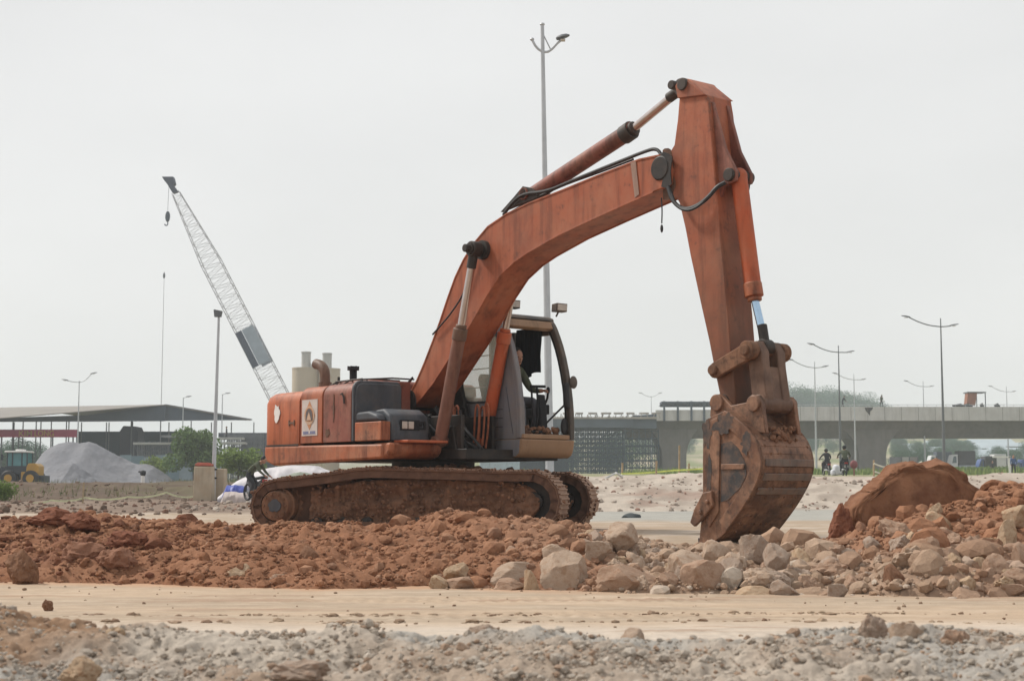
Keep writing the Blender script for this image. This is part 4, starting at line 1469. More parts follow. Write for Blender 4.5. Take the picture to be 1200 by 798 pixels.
def ground_z(x, y):
    x = np.asarray(x, float); y = np.asarray(y, float)
    road = np.zeros_like(x)
    zr = np.interp(y, [14, 17.5, 20, 40, 44, 46, 49.5, 52, 60, 100, 250, 320, 700, 1600], [0, .2, .25, .25, .27, .42, .85, 1.27, 1.37, 1.87, 3.7, 4.5, 25, 45])
    zl = np.interp(y, [14, 17.5, 20, 40, 60, 66, 70, 77, 90, 150, 260, 320, 700, 1600], [0, .2, .25, .25, .44, .40, .48, 1.18, 1.25, 1.50, 2.2, 2.7, 6.0, 25])
    k = sstep(-8, 1, x * 40 / np.maximum(y, 30))
    z = zl * (1 - k) + zr * k
    far = sstep(40, 47, y)
    berm_r = sstep(43, 46, y) * sstep(60, 52, y) * k
    berm_l = sstep(62, 70, y) * sstep(92, 80, y) * (1 - k)
    z = z + berm_r * (.20 * fbm(x * .35, y * .5, None, 5, 31) + .13 * fbm(x * 1.4, y * 1.4, None, 4, 33))
    z = z + berm_l * (.28 * fbm(x * .25, y * .4, None, 5, 35) + .10 * fbm(x * 1.2, y * 1.2, None, 4, 37))
    pad = sstep(17, 20, y) * sstep(75, 60, y)
    z = z + pad * .035 * fbm(x * .8, y * .5, None, 4, 41)
    rough = sstep(36, 42, y) * sstep(70, 58, y) * (1 - k)
    z = z + rough * .07 * fbm(x * .9, y * .6, None, 4, 43)
    z = z + sstep(90, 200, y) * .25 * fbm(x * .03, y * .03, None, 3, 45)
    return z


def gz(x, y):
    return float(ground_z(np.array([x]), np.array([y]))[0])


SAND = (.345, .27, .20)
PALE = (.46, .395, .335)
RED = (.225, .102, .055)
RED2 = (.305, .155, .09)
DKRED = (.15, .06, .036)
GREYW = (.29, .285, .26)
BERM = (.42, .365, .31)
BROWN = (.085, .062, .045)
GRASS = (.085, .12, .035)


def ground_col(x, y, z):
    k = sstep(-8, 1, x * 40 / np.maximum(y, 30))
    n1 = .5 + .5 * fbm(x * .35, y * .25, None, 5, 51)
    n2 = .5 + .5 * fbm(x * 2.0, y * 1.2, None, 5, 53)
    n3 = .5 + .5 * fbm(x * .12, y * .12, None, 4, 55)
    c = mixc(np.broadcast_to(SAND, x.shape + (3,)), PALE, sstep(.4, .7, n2) * .6)
    # worked red earth round the machine
    red = sstep(14, 16, y) * sstep(30, 22, y + 4 * (n1 - .5)) * sstep(3.2, .5, x + n1 * 2)
    c = mixc(c, mixc(np.broadcast_to(RED2, x.shape + (3,)), SAND, n2 * .6), red)
    # rough ground on the left behind the sandy path
    lr = sstep(38, 42, y + 3 * (n1 - .5)) * (1 - k)
    c = mixc(c, mixc(np.broadcast_to((.135, .095, .072), x.shape + (3,)), (.24, .18, .14), n2), lr)
    lb = sstep(62, 68, y + 5 * (n1 - .5)) * (1 - k)
    c = mixc(c, mixc(np.broadcast_to(BROWN, x.shape + (3,)), (.14, .10, .074), n2), lb)
    lg = sstep(64, 70, y) * sstep(.55, .72, n3 + .2 * (n2 - .5)) * (1 - k)
    c = mixc(c, GRASS, lg * .22)
    # damp grey strip in front of the right-hand bank
    gs = sstep(28, 31, y + 4 * (n1 - .5)) * sstep(46, 44, y) * k
    c = mixc(c, mixc(np.broadcast_to(GREYW, x.shape + (3,)), (.40, .375, .335), n2 * .5), gs)
    rb = sstep(43.6, 44.6, y) * k
    c = mixc(c, mixc(np.broadcast_to(BERM, x.shape + (3,)), (.31, .262, .22), sstep(.35, .75, n2)), rb)
    c = mixc(c, (.47, .40, .34), rb * sstep(.5, .8, n1) * .6)
    c = mixc(c, (.25, .16, .125), rb * sstep(.62, .8, .5 + .5 * fbm(x * .5 + 9, y * .5, None, 4, 57)) * .6)
    # grass and bare soil farther off
    fg = sstep(56, 75, y) * k
    c = mixc(c, mixc(np.broadcast_to((.13, .16, .05), x.shape + (3,)), (.33, .28, .2), sstep(.4, .65, n3)), fg * .9)
    ff = sstep(100, 180, y) * (1 - k)
    c = mixc(c, (.14, .15, .08), ff * .8)
    return c


ys = np.concatenate([np.linspace(-80, 5, 18)[:-1], np.arange(5, 16, .25), np.arange(16, 30, .12), np.arange(30, 42, .25), np.arange(42, 82, .16), 82 * np.geomspace(1, 1700 / 82, 80)])
core = np.arange(-28, 28.01, .16)
side = 28 * np.geomspace(1, 1500 / 28, 46)[1:]
xs = np.concatenate([-side[::-1], core, side])
GX, GY = np.meshgrid(xs, ys)
GZ = ground_z(GX, GY)
GZ = np.where((GY < 13.5) & (np.abs(GX) < 14), GZ - .06, GZ)
gc = ground_col(GX, GY, GZ)
M['earth'] = m_attr('earth', 9, .28, .95, .55, .03)
M['earth_fine'] = m_attr('road earth', 40, .20, .95, .35, .006)
M['earth_clod'] = m_attr('soil', 26, .32, .95, .9, .02)
g = mesh_np('ground', np.stack([GX.ravel(), GY.ravel(), GZ.ravel()], 1), grid_faces(len(xs), len(ys)), M['earth'], None, gc.reshape(-1, 3))
tag(g, kind='structure')

# ---- the sandy haul road in front of the spoil
xs = np.arange(-8, 8.01, .025); ys = np.arange(5.2, 14.6, .04)
X, Y = np.meshgrid(xs, ys)
Z = .006 * fbm(X * .6, Y * 1.5, None, 4, 61) + .006 * fbm(X * 1.2, Y * 9, None, 4, 63) + .004 * fbm(X * 9, Y * 14, None, 3, 65)
edge = sstep(9.6, 8.6, Y + .3 * fbm(X * .8, Y * 0, None, 3, 67))
ruts = sstep(.55, .8, .5 + .5 * fbm(X * .25, Y * 6, None, 3, 69))
Z = Z - .012 * ruts * edge + .008
n1 = .5 + .5 * fbm(X * .35, Y * 2.2, None, 5, 71); n2 = .5 + .5 * fbm(X * 3, Y * 14, None, 4, 73)
c = mixc(np.broadcast_to(SAND, X.shape + (3,)), (.46, .34, .24), sstep(.4, .7, n1) * .5)
c = mixc(c, (.49, .43, .37), edge * (.55 + .4 * n1))
c = mixc(c, (.56, .46, .36), sstep(.5, .75, n2) * .3)
mott = .5 + .5 * fbm(X * 5, Y * 9, None, 5, 76)
c = c * (1 + .16 * (mott - .5))[..., None]
tyre = sstep(.25, .05, np.abs((Y - 9.1 - .12 * np.sin(X * .5)) % 1.5 - .75) - .10) * (.5 + .5 * np.sign(np.sin(X * 55 + 9 * np.abs(Y % .3))))
tyre = tyre * sstep(.4, .65, .5 + .5 * fbm(X * .4, Y * .8, None, 3, 79))
Z = Z - .006 * tyre
c = c * (1 - .10 * tyre)[..., None]
streak = sstep(.66, .73, .5 + .5 * fbm(X * .55 + 3, Y * 11, None, 4, 75)) * sstep(.45, .6, .5 + .5 * fbm(X * .5, Y * 1.2, None, 3, 77))
c = mixc(c, (.30, .20, .14), streak * .75)
Z = Z + streak * .010
toe = sstep(.55, -.05, toe_y(X) - Y + .25 * fbm(X * 2, Y * 2, None, 4, 78))
c = mixc(c, (.42, .255, .16), toe * .55 * sstep(1.2, -.3, X) + toe * .25)
rd = mesh_np('dirt_road', np.stack([X.ravel(), Y.ravel(), Z.ravel()], 1), grid_faces(len(xs), len(ys)), M['earth_fine'], None, c.reshape(-1, 3))
tag(rd, kind='structure')


# ---- spoil: base surface, then thousands of clods over it
def spoil_mix(x, y):
    """0 = red soil, 1 = pale limestone rubble, along the heap."""
    x = x + .35 * fbm(x * 1.1, y * 1.1, None, 3, 64)
    m = np.interp(x, [-1.2, -.2, .5, .9, 2.2, 2.9, 3.6, 5], [0, .06, .3, .9, 1.0, .9, .6, .15])
    return m * (1 - sstep(2.4, 3.0, x) * sstep(.5, 1.5, y - toe_y(x)) * .9)


xs = np.arange(-7.5, 7.5, .03); ys = np.arange(11.2, 19.0, .035)
X, Y = np.meshgrid(xs, ys)
Z = mound(X, Y)
inside = sstep(-.04, .08, Z)
Z = Z + inside * (.11 * fbm(X * 1.6, Y * 1.6, None, 4, 81) + .055 * fbm(X * 5, Y * 5, None, 4, 83) + .034 * fbm(X * 17, Y * 17, None, 3, 85) + .05 * np.abs(fbm(X * 3.2, Y * 3.2, None, 4, 86)))
pl_ = spoil_mix(X, Y)
n = .5 + .5 * fbm(X * 2.5, Y * 2.5, None, 5, 87); nb = .5 + .5 * fbm(X * .7, Y * .9, None, 4, 89)
cr = mixc(np.broadcast_to(RED, X.shape + (3,)), RED2, n)
cr = mixc(cr, DKRED, sstep(.5, .78, nb) * sstep(-2.3, -4, X))
cp = mixc(np.broadcast_to((.40, .295, .22), X.shape + (3,)), (.30, .20, .14), n)
c = mixc(cr, cp, pl_)
sb = mesh_np('spoil_bank', np.stack([X.ravel(), Y.ravel(), Z.ravel()], 1), grid_faces(len(xs), len(ys)), M['earth_clod'], None, c.reshape(-1, 3))
tag(sb, kind='structure')


def surf(x, y):
    z = mound(x, y)
    return z + .11 * fbm(x * 1.6, y * 1.6, None, 4, 81) + .055 * fbm(x * 5, y * 5, None, 4, 83) + .04 * np.abs(fbm(x * 3.2, y * 3.2, None, 4, 86))


CL = [rock_shape(2, 200 + i, 11, .16, (.62, 1.0)) for i in range(10)]
CL1 = [rock_shape(1, 230 + i, 10, .30, (.80, 1.02)) for i in range(8)]


def scatter(name, n, xr, yr, zfun, rfun, cfun, seed, shapes, keep=None, flat=(.6, 1.0)):
    g = np.random.default_rng(seed)
    x = g.uniform(xr[0], xr[1], n); y = g.uniform(yr[0], yr[1], n)
    if keep is not None:
        k = keep(x, y, g); x, y = x[k], y[k]
    n = len(x)
    r = rfun(g, n, x, y)
    z = zfun(x, y)
    Rm = rot_np(g, n)
    sc = np.stack([g.uniform(.8, 1.25, n), g.uniform(.75, 1.2, n), g.uniform(flat[0], flat[1], n)], 1) * r[:, None]
    col = cfun(g, n, x, y)
    V, F, C_ = [], [], []
    off_ = 0
    which = g.integers(0, len(shapes), n)
    for s, (v, f) in enumerate(shapes):
        m = np.where(which == s)[0]
        if not len(m): continue
        vv = np.einsum('nij,vj->nvi', Rm[m], v) * sc[m][:, None, :]
        vv += np.stack([x[m], y[m], z[m] + r[m] * .25], 1)[:, None, :]
        V.append(vv.reshape(-1, 3))
        F.append((f[None] + (np.arange(len(m)) * len(v))[:, None, None] + off_).reshape(-1, 3))
        C_.append(np.repeat(col[m], len(v), 0))
        off_ += len(m) * len(v)
    return mesh_np(name, np.vstack(V), np.vstack(F), M['earth_clod'], None, np.vstack(C_), smooth=False)


def soil_col(g, n, x, y):
    t = g.random(n)
    c = mixc(np.broadcast_to(RED, (n, 3)), (.35, .18, .105), t)
    c = mixc(c, DKRED, (g.random(n) < .35 * sstep(-2, -4, x)) * .8)
    p = mixc(np.broadcast_to((.41, .295, .215), (n, 3)), (.33, .225, .155), g.random(n))
    p = mixc(p, (.49, .41, .335), (g.random(n) < .2))
    sm_ = np.clip(spoil_mix(x, y) + g.normal(0, .10, n), 0, 1)
    return mixc(c, p, sm_)


onm = lambda x, y, g: (y > toe_y(x) - .15) & (y < toe_y(x) + 3.4)
o = scatter('soil_clods', 64000, (-6.8, 6.8), (11.4, 16.9), surf, lambda g, n, x, y: np.clip(g.lognormal(-4.6, .60, n), .005, .06), soil_col, 91, CL1, lambda x, y, g: onm(x, y, g) & (g.random(len(x)) < .35 + 1.1 * np.clip(.5 + 1.3 * fbm(x * 1.4, y * 1.4, None, 3, 94), 0, 1)))
tag(o, 'loose crumbled clods of red and pale earth covering the spoil bank', 'soil', kind='stuff')
o = scatter('rubble', 3000, (-6.5, 6.5), (11.5, 16.4), surf, lambda g, n, x, y: np.clip(g.lognormal(-3.2, .55, n), .016, .15) * np.interp(x, [-2, .2, 1, 3], [.75, .7, .95, 1.05]), soil_col, 92, CL, lambda x, y, g: onm(x, y, g) & (g.random(len(x)) < np.interp(x, [-1, 1], [.22, 1])))
tag(o, 'fist sized lumps of earth and limestone lying over the spoil bank', 'rubble', kind='stuff')
o = scatter('road_crumbs', 800, (-5, 5), (7.2, 13.2), lambda x, y: 0 * x + .008, lambda g, n, x, y: np.clip(g.lognormal(-4.9, .5, n), .004, .03) , lambda g, n, x, y: mixc(np.broadcast_to((.24, .15, .10), (n, 3)), (.45, .35, .26), g.random(n)), 93, CL1,
            lambda x, y, g: (g.random(len(x)) < np.interp(toe_y(x) - y, [-.1, .4, 1.5], [1, .55, .22])) & (y < toe_y(x) + .1))
tag(o, 'small crumbs of earth strewn over the sandy road', 'crumbs', kind='stuff')
def on_lines(x, y, g):
    d_ = np.minimum(np.abs(y - 9.95 - .10 * np.sin(x * .7)), np.abs(y - 9.35 - .06 * np.sin(x * 1.1 + 1)))
    return (d_ < .05 + .05 * g.random(len(x))) & (fbm(x * 2.3, y * .8, None, 4, 98) + .35 * g.normal(size=len(x)) > .22)
o = scatter('road_clods', 15000, (-4.2, 3.6), (9.1, 10.2), lambda x, y: 0 * x + .003, lambda g, n, x, y: np.clip(g.lognormal(-4.9, .6, n), .003, .035), lambda g, n, x, y: mixc(np.broadcast_to((.24, .155, .105), (n, 3)), (.36, .27, .19), g.random(n)), 99, CL1, on_lines, (.3, .6))
tag(o, 'broken lines of brown clods dropped along the edge of the sandy road', 'clods', kind='stuff')

# ---- near bank along the bottom of the picture
def bank_z(x, y):
    cz = np.interp(x, [-3, -1.75, -1.5, -1.2, -.8, -.3, 0, .4, .9, 1.2, 1.45, 1.9, 3], [.365, .35, .30, .25, .255, .25, .265, .26, .262, .27, .265, .25, .25])
    cy = 5.75 + .25 * fbm(x * .9, x * 0, None, 3, 101)
    fr = sstep(4.0, 1, (y - 4.2))
    up = np.clip((y - 3.4) / (cy - 3.4), 0, 1)
    z = np.where(y < cy, .05 + (cz - .05) * up ** 1.1, cz * (1 - sstep(0, 1, (y - cy) / .75)) - .03 * sstep(.3, 1, (y - cy) / .75))
    return z


xs = np.arange(-3.0, 3.0, .008); ys = np.arange(3.6, 6.9, .010)
X, Y = np.meshgrid(xs, ys)
Z = bank_z(X, Y)
amp = sstep(-.01, .1, Z)
Z = Z + amp * (.085 * fbm(X * 1.8, Y * 1.8, None, 4, 103) + .042 * fbm(X * 5.5, Y * 5.5, None, 5, 105) + .014 * fbm(X * 17, Y * 17, None, 4, 107) - .045 * (np.abs(fbm(X * 6, Y * 6, None, 5, 117)) - .15) + .014 * fbm(X * 38, Y * 42, None, 3, 119))
n1 = .5 + .5 * fbm(X * 1.1, Y * 1.1, None, 4, 111); n2 = .5 + .5 * fbm(X * 6, Y * 6, None, 5, 113)
c = mixc(np.broadcast_to((.54, .475, .405), X.shape + (3,)), (.41, .35, .29), n2)
c = mixc(c, (.31, .19, .115), sstep(.42, .66, n1) * np.interp(X, [-1.6, -.9, .2, 1.2], [.95, .6, .3, .5]))
c = mixc(c, (.40, .39, .365), sstep(.55, .75, .5 + .5 * fbm(X * 1.4 + 7, Y * 1.4, None, 4, 115)) * .7)
nb_ = mesh_np('near_bank', np.stack([X.ravel(), Y.ravel(), Z.ravel()], 1), grid_faces(len(xs), len(ys)), M['earth_clod'], None, c.reshape(-1, 3))
tag(nb_, kind='structure')
bsurf = lambda x, y: bank_z(x, y) + .085 * fbm(x * 1.8, y * 1.8, None, 4, 103) + .042 * fbm(x * 5.5, y * 5.5, None, 4, 105)
bcol = lambda g, n, x, y: mixc(mixc(np.broadcast_to((.54, .475, .405), (n, 3)), (.41, .35, .29), g.random(n)), (.38, .25, .17), (g.random(n) < .22) * .8)
o = scatter('bank_clods', 40000, (-3, 3), (4.0, 6.25), bsurf, lambda g, n, x, y: np.clip(g.lognormal(-5.45, .6, n), .002, .022), bcol, 95, CL1, lambda x, y, g: vnoise(x * 2, y * 2, None, 7) + g.random(len(x)) * 1.4 > .35)
tag(o, 'grey crumbs and small clods covering the near bank', 'clods', kind='stuff')

# far bank lumps
o = scatter('bank_rubble', 1500, (-10, 24), (43.5, 52.5), ground_z, lambda g, n, x, y: np.clip(g.lognormal(-3.2, .45, n), .02, .13), lambda g, n, x, y: mixc(mixc(np.broadcast_to(BERM, (n, 3)), (.26, .2, .165), g.random(n)), (.3, .16, .12), (g.random(n) < .15) * .7), 96, CL1)
tag(o, 'pale lumps of earth on the long bank behind the excavator', 'rubble', kind='stuff')
o = scatter('field_rubble', 1700, (-30, -1), (37, 78), ground_z, lambda g, n, x, y: np.clip(g.lognormal(-3.1, .5, n), .02, .15), lambda g, n, x, y: mixc(mixc(np.broadcast_to((.12, .082, .06), (n, 3)), (.22, .165, .13), g.random(n)), (.18, .095, .065), (g.random(n) < .2) * .7), 97, CL1)
tag(o, 'brown lumps of earth scattered over the rough ground on the left', 'rubble', kind='stuff')

# ---- individual stones
def m_stone(name, a, b_, s, sc=5):
    t = NT(name)
    f = t.ramp(t.noise(sc, 8, .7), .32, .66)
    c = t.mix(f, a, b_)
    c = t.mix(t.mul(t.ramp(t.noise(sc * .6, 5, .6), .52, .66), .8), c, s)
    c = t.mix(t.mul(t.ramp(t.noise(sc * 4, 10, .78), .5, .66), .6), c, tuple(x * .5 for x in a))
    t.bump(t.noise(sc * 1.8, 12, .72), .5, .035)
    return t.done(c, .92, spec=.2)


M['stone_pale'] = m_stone('pale limestone', (.38, .27, .195), (.46, .355, .275), (.31, .195, .125))
M['stone_pink'] = m_stone('pinkish stone', (.33, .21, .145), (.40, .28, .205), (.27, .155, .095))
M['stone_grey'] = m_stone('grey stone', (.32, .235, .18), (.39, .305, .245), (.29, .185, .125))
M['stone_mauve'] = m_stone('mauve earth', (.24, .115, .07), (.30, .155, .10), (.17, .075, .045))
M['stone_ochre'] = m_stone('ochre stone', (.40, .275, .175), (.47, .355, .25), (.31, .18, .105))
M['stone_red'] = m_stone('red lump', (.17, .075, .040), (.25, .125, .07), (.11, .045, .026), 3.0)
M['stone_dkred'] = m_stone('dark red lump', (.18, .065, .036), (.235, .10, .06), (.11, .04, .025), 4)
M['stone_brown'] = m_stone('brown stone', (.20, .10, .058), (.26, .145, .09), (.14, .065, .038))

SHAPES = []
for i in range(12):
    v, f = rock_shape(4, 300 + i * 7, 12 + i % 4, .10, (.60, .95))
    SHAPES.append((v, f))
for i in range(6):
    SHAPES.append(lump_shape(5 if i == 0 else 4, 700 + i * 3, .045 if i == 0 else .10))
_mc = {}


def stone(px, py_top, py_bot, wpx, d, mat, label, group=None, shape=None, rz=0, tilt=0, depth=.85, name='stone', cat='stone', sink=.24):
    """A stone whose picture box is wpx wide between py_top and py_bot at distance d."""
    s = len(_mc) if shape is None else shape
    si = s % len(SHAPES)
    key = (si, mat)
    v, f = SHAPES[si]
    if key not in _mc:
        ob = mesh_np(name, v, f, M[mat], None, None, True, lk=False)
        ob.data.set_sharp_from_angle(angle=R(20))
        _mc[key] = ob.data
        bpy.data.objects.remove(ob)
    k = d / FPX
    rot = Matrix.Rotation(rz, 3, 'Z') @ Matrix.Rotation(tilt, 3, 'X')
    ext = np.abs(v @ np.array(rot).T)
    w = wpx * k / 2; h = (py_bot - py_top) * k / 2 * (1 + sink)
    o = bpy.data.objects.new(name, _mc[key])
    COL.objects.link(o)
    o.rotation_euler = (tilt, 0, rz)
    mx = np.array(rot)
    # scale along the stone's own axes so that the turned stone keeps the wanted size
    sx_ = w / .92; sz_ = h / .88
    o.scale = (sx_, sx_ * depth, sz_)
    o.location = at(px, (py_top + py_bot) / 2 + (py_bot - py_top) * sink / 2, d)
    return tag(o, label, cat, group)


# the huge red boulder: a leaning slab with its own outline and thickness
def slab_boulder():
    d = 14.9
    out = [(986, 608), (989, 596), (1003, 584), (1020, 573), (1033, 557), (1045, 551), (1062, 545), (1085, 546), (1112, 543), (1122, 551), (1129, 564), (1142, 579), (1136, 592), (1112, 604), (1085, 616), (1050, 628), (1015, 632), (994, 624)]
    cx0, cy0 = 1062, 588
    A = np.array([math.atan2(-(b_ - cy0), a - cx0) for a, b_ in out]); Rr = np.array([math.hypot(a - cx0, b_ - cy0) for a, b_ in out]) * d / FPX
    o_ = np.argsort(A); A, Rr = A[o_], Rr[o_]
    A = np.concatenate([A - 2 * math.pi, A, A + 2 * math.pi]); Rr = np.tile(Rr, 3)
    v, f = ico(6)
    a = np.arctan2(v[:, 2], v[:, 0]); rho = np.hypot(v[:, 0], v[:, 2])
    R_ = np.interp(a, A, Rr) * rho ** .09
    ny = np.sign(v[:, 1]) * np.abs(v[:, 1]) ** .16 * .30
    p = np.stack([R_ * np.cos(a), ny - .22 * R_ * np.sin(a) * 0 + .35 * R_ * np.sin(a), R_ * np.sin(a)], 1)
    nz_ = .05 * fbm(p[:, 0] * 3, p[:, 1] * 3, p[:, 2] * 3, 5, 401) + .05 * fbm(p[:, 0] * 5 + p[:, 2] * 3, p[:, 1] * 9, p[:, 2] * 9, 5, 411, .7) - .06 * np.abs(fbm(p[:, 0] * 4 + p[:, 2] * 3, p[:, 1] * 4, p[:, 2] * 4, 4, 407)) + .04 * np.abs(fbm(p[:, 0] * 8, p[:, 1] * 8, p[:, 2] * 8, 4, 403)) + .012 * fbm(p[:, 0] * 28, p[:, 1] * 28, p[:, 2] * 28, 3, 405)
    p = p + v * nz_[:, None]
    o = mesh_np('boulder', p, f, M['stone_red'], None, None, True)
    o.location = at(cx0, cy0, d)
    tag(o, 'huge red earth boulder lying on the right end of the rubble heap', 'boulder')


slab_boulder()
stone(986, 601, 637, 32, 14.3, 'stone_dkred', 'dark red block leaning against the left end of the huge red boulder', shape=13, rz=.5, name='boulder', cat='boulder')
stone(808, 643, 694, 66, 12.45, 'stone_pale', 'white topped limestone boulder in the middle of the front row of rubble', shape=3, rz=.3)
stone(735, 667, 697, 78, 12.3, 'stone_pink', 'wide flat fronted pinkish block at the road edge', shape=4, rz=.1, depth=.6)
stone(664, 652, 693, 62, 12.6, 'stone_pale', 'large whitish boulder with a grey cap left of the wide pinkish block', shape=5, rz=.6)
stone(655, 641, 672, 44, 13.0, 'stone_pale', 'pale slab leaning behind the whitish boulder with a grey cap', shape=6, rz=.2)
stone(727, 616, 641, 46, 13.3, 'stone_pale', 'pale round topped stone perched highest on the middle rubble', shape=7)
stone(697, 634, 656, 32, 13.0, 'stone_pale', 'egg shaped pale stone below the highest middle stone', shape=8)
stone(603, 661, 684, 58, 12.75, 'stone_pale', 'long cream slab lying left of the whitish boulder', shape=9, rz=.4, depth=.5)
stone(604, 642, 662, 25, 13.3, 'stone_pink', 'small blocky stone above the long cream slab', shape=10)
stone(598, 678, 691, 34, 12.5, 'stone_pink', 'low pinkish wedge at the road edge under the cream slab', shape=11)
stone(622, 668, 692, 18, 12.4, 'stone_ochre', 'small upright ochre stone between the cream slab and the whitish boulder', shape=0)
stone(537, 660, 676, 28, 12.9, 'stone_ochre', 'pale ochre block on the left end of the front row', shape=1)
stone(541, 674, 688, 38, 12.7, 'stone_pink', 'flat pinkish stone under the ochre block', shape=2)
stone(513, 673, 690, 26, 12.7, 'stone_ochre', 'tilted ochre wedge at the far left of the front row', shape=3, rz=.8)
stone(826, 660, 696, 62, 12.2, 'stone_pink', 'tall triangular pinkish stone right of the white topped boulder', shape=6, rz=1.0)
stone(838, 636, 666, 40, 13.1, 'stone_pale', 'pale pointed stone right under the bucket', shape=10, rz=.5)
stone(887, 627, 660, 42, 13.0, 'stone_grey', 'large grey mauve boulder at the foot of the bucket', shape=0, rz=.4)
stone(858, 658, 687, 36, 12.5, 'stone_grey', 'grey angular stone between the pinkish and mauve stones', shape=5, rz=.3)
stone(881, 688, 701, 42, 11.9, 'stone_ochre', 'flat ochre stone at the road edge below the mauve boulder', shape=9)
stone(889, 669, 692, 34, 12.2, 'stone_pink', 'brownish pink wedge above the flat ochre stone', shape=8, rz=.9)
stone(918, 683, 701, 38, 11.9, 'stone_grey', 'pale grey stone beside the flat ochre stone', shape=4, rz=.4)
stone(908, 641, 668, 36, 12.7, 'stone_grey', 'smooth grey stone right of the mauve boulder', shape=7, rz=1.1)
stone(978, 684, 703, 24, 11.7, 'stone_grey', 'round grey stone standing at the road edge in the grey rubble', shape=8)
stone(1046, 660, 688, 24, 12.0, 'stone_brown', 'rounded brown stone standing among small grey rubble', shape=3)
stone(1097, 604, 630, 44, 13.9, 'stone_ochre', 'pale ochre block sitting just below the huge red boulder', shape=4, rz=.7)
stone(1097, 590, 607, 17, 14.1, 'stone_ochre', 'small rounded stone tucked under the right side of the huge red boulder', shape=1)
stone(1078, 618, 637, 28, 13.5, 'stone_grey', 'notched grey stone below the pale ochre block', shape=2)
stone(1139, 635, 669, 24, 12.6, 'stone_ochre', 'tall oval tan stone in the right heap', shape=10, depth=.8)
stone(1107, 655, 672, 26, 12.5, 'stone_ochre', 'yellowish stone left of the tall oval tan stone', shape=11)
stone(1108, 670, 690, 36, 12.1, 'stone_pale', 'pale slanting stone low in the right heap', shape=0, rz=.5)
stone(1142, 674, 694, 34, 12.0, 'stone_ochre', 'knobbly cream stone near the road at the right', shape=5)
stone(1144, 684, 698, 24, 11.8, 'stone_pink', 'half round pinkish stone at the road edge near the knobbly cream stone', shape=7)
stone(1100, 688, 698, 32, 11.8, 'stone_pink', 'low rosy stone at the road edge under the slanting stone', shape=6)
stone(1180, 612, 645, 34, 12.9, 'stone_ochre', 'big ochre slab leaning near the right edge', shape=9, rz=1.2, tilt=.4)
stone(1197, 634, 668, 26, 12.3, 'stone_pink', 'smooth tan boulder cut by the right edge of the picture', shape=3)
stone(1182, 684, 698, 34, 11.8, 'stone_pink', 'low stone at the road edge in the right corner of the heap', shape=8)
stone(1192, 590, 612, 30, 13.5, 'stone_ochre', 'pale boulder high on the heap at the right edge', shape=2)
stone(281, 662, 683, 32, 13.2, 'stone_ochre', 'squared pale brown block at the foot of the red soil by the road', shape=1, rz=.4)
stone(255, 667, 683, 34, 13.3, 'stone_pink', 'brownish block left of the squared pale brown block', shape=4)
stone(322, 674, 686, 34, 13.1, 'stone_pink', 'long low stone right of the squared pale brown block', shape=9, depth=.6)
stone(365, 642, 664, 26, 13.6, 'stone_brown', 'upright brown slab in the red soil below the track', shape=10)
stone(26, 646, 678, 34, 13.3, 'stone_brown', 'tall rust brown lump standing in the red soil at the left', shape=14)
stone(96, 636, 664, 52, 13.9, 'stone_mauve', 'broad mauve slab sloping in the left red soil', shape=15, rz=.5, tilt=.5)
stone(138, 642, 668, 44, 13.7, 'stone_mauve', 'mauve slab right of the broad sloping slab', shape=16, rz=.9, tilt=.4)
stone(150, 622, 642, 40, 14.4, 'stone_dkred', 'dark overhanging lump at the top of the left red soil', shape=17)
stone(62, 599, 616, 56, 15.4, 'stone_dkred', 'dark clump crowning the left end of the spoil', shape=13, depth=.7)
stone(95, 600, 618, 40, 15.2, 'stone_dkred', 'jagged dark clump beside the crowning clump', shape=14)
stone(540, 600, 612, 12, 15.2, 'stone_ochre', 'small square pale stone standing on the crest below the track', shape=1)
stone(56, 703, 714, 12, 10.2, 'stone_brown', 'brown cube shaped stone alone on the sandy road', shape=16, rz=.2)
stone(741, 739, 757, 32, 5.85, 'stone_pale', 'smooth pale pebble lying on top of the near bank', shape=7)
stone(1066, 730, 766, 46, 5.5, 'stone_pale', 'cream stone half buried in the near bank at the right', shape=0, rz=.4)
stone(1024, 721, 752, 30, 5.65, 'stone_grey', 'upright grey clod left of the half buried cream stone', shape=16)
stone(1120, 738, 765, 30, 5.5, 'stone_pink', 'rosy clod right of the half buried cream stone', shape=17)
stone(132, 737, 762, 30, 5.6, 'stone_ochre', 'rusty ochre clod on the near bank at the left', shape=15)
stone(570, 732, 752, 40, 5.7, 'stone_grey', 'grey pointed clod on the near bank in the middle', shape=14)
stone(95, 776, 800, 46, 4.8, 'stone_ochre', 'yellowish clod low on the near bank at the left', shape=13)
stone(350, 775, 795, 70, 4.9, 'stone_grey', 'flat grey clod low on the near bank', shape=15, depth=.7)
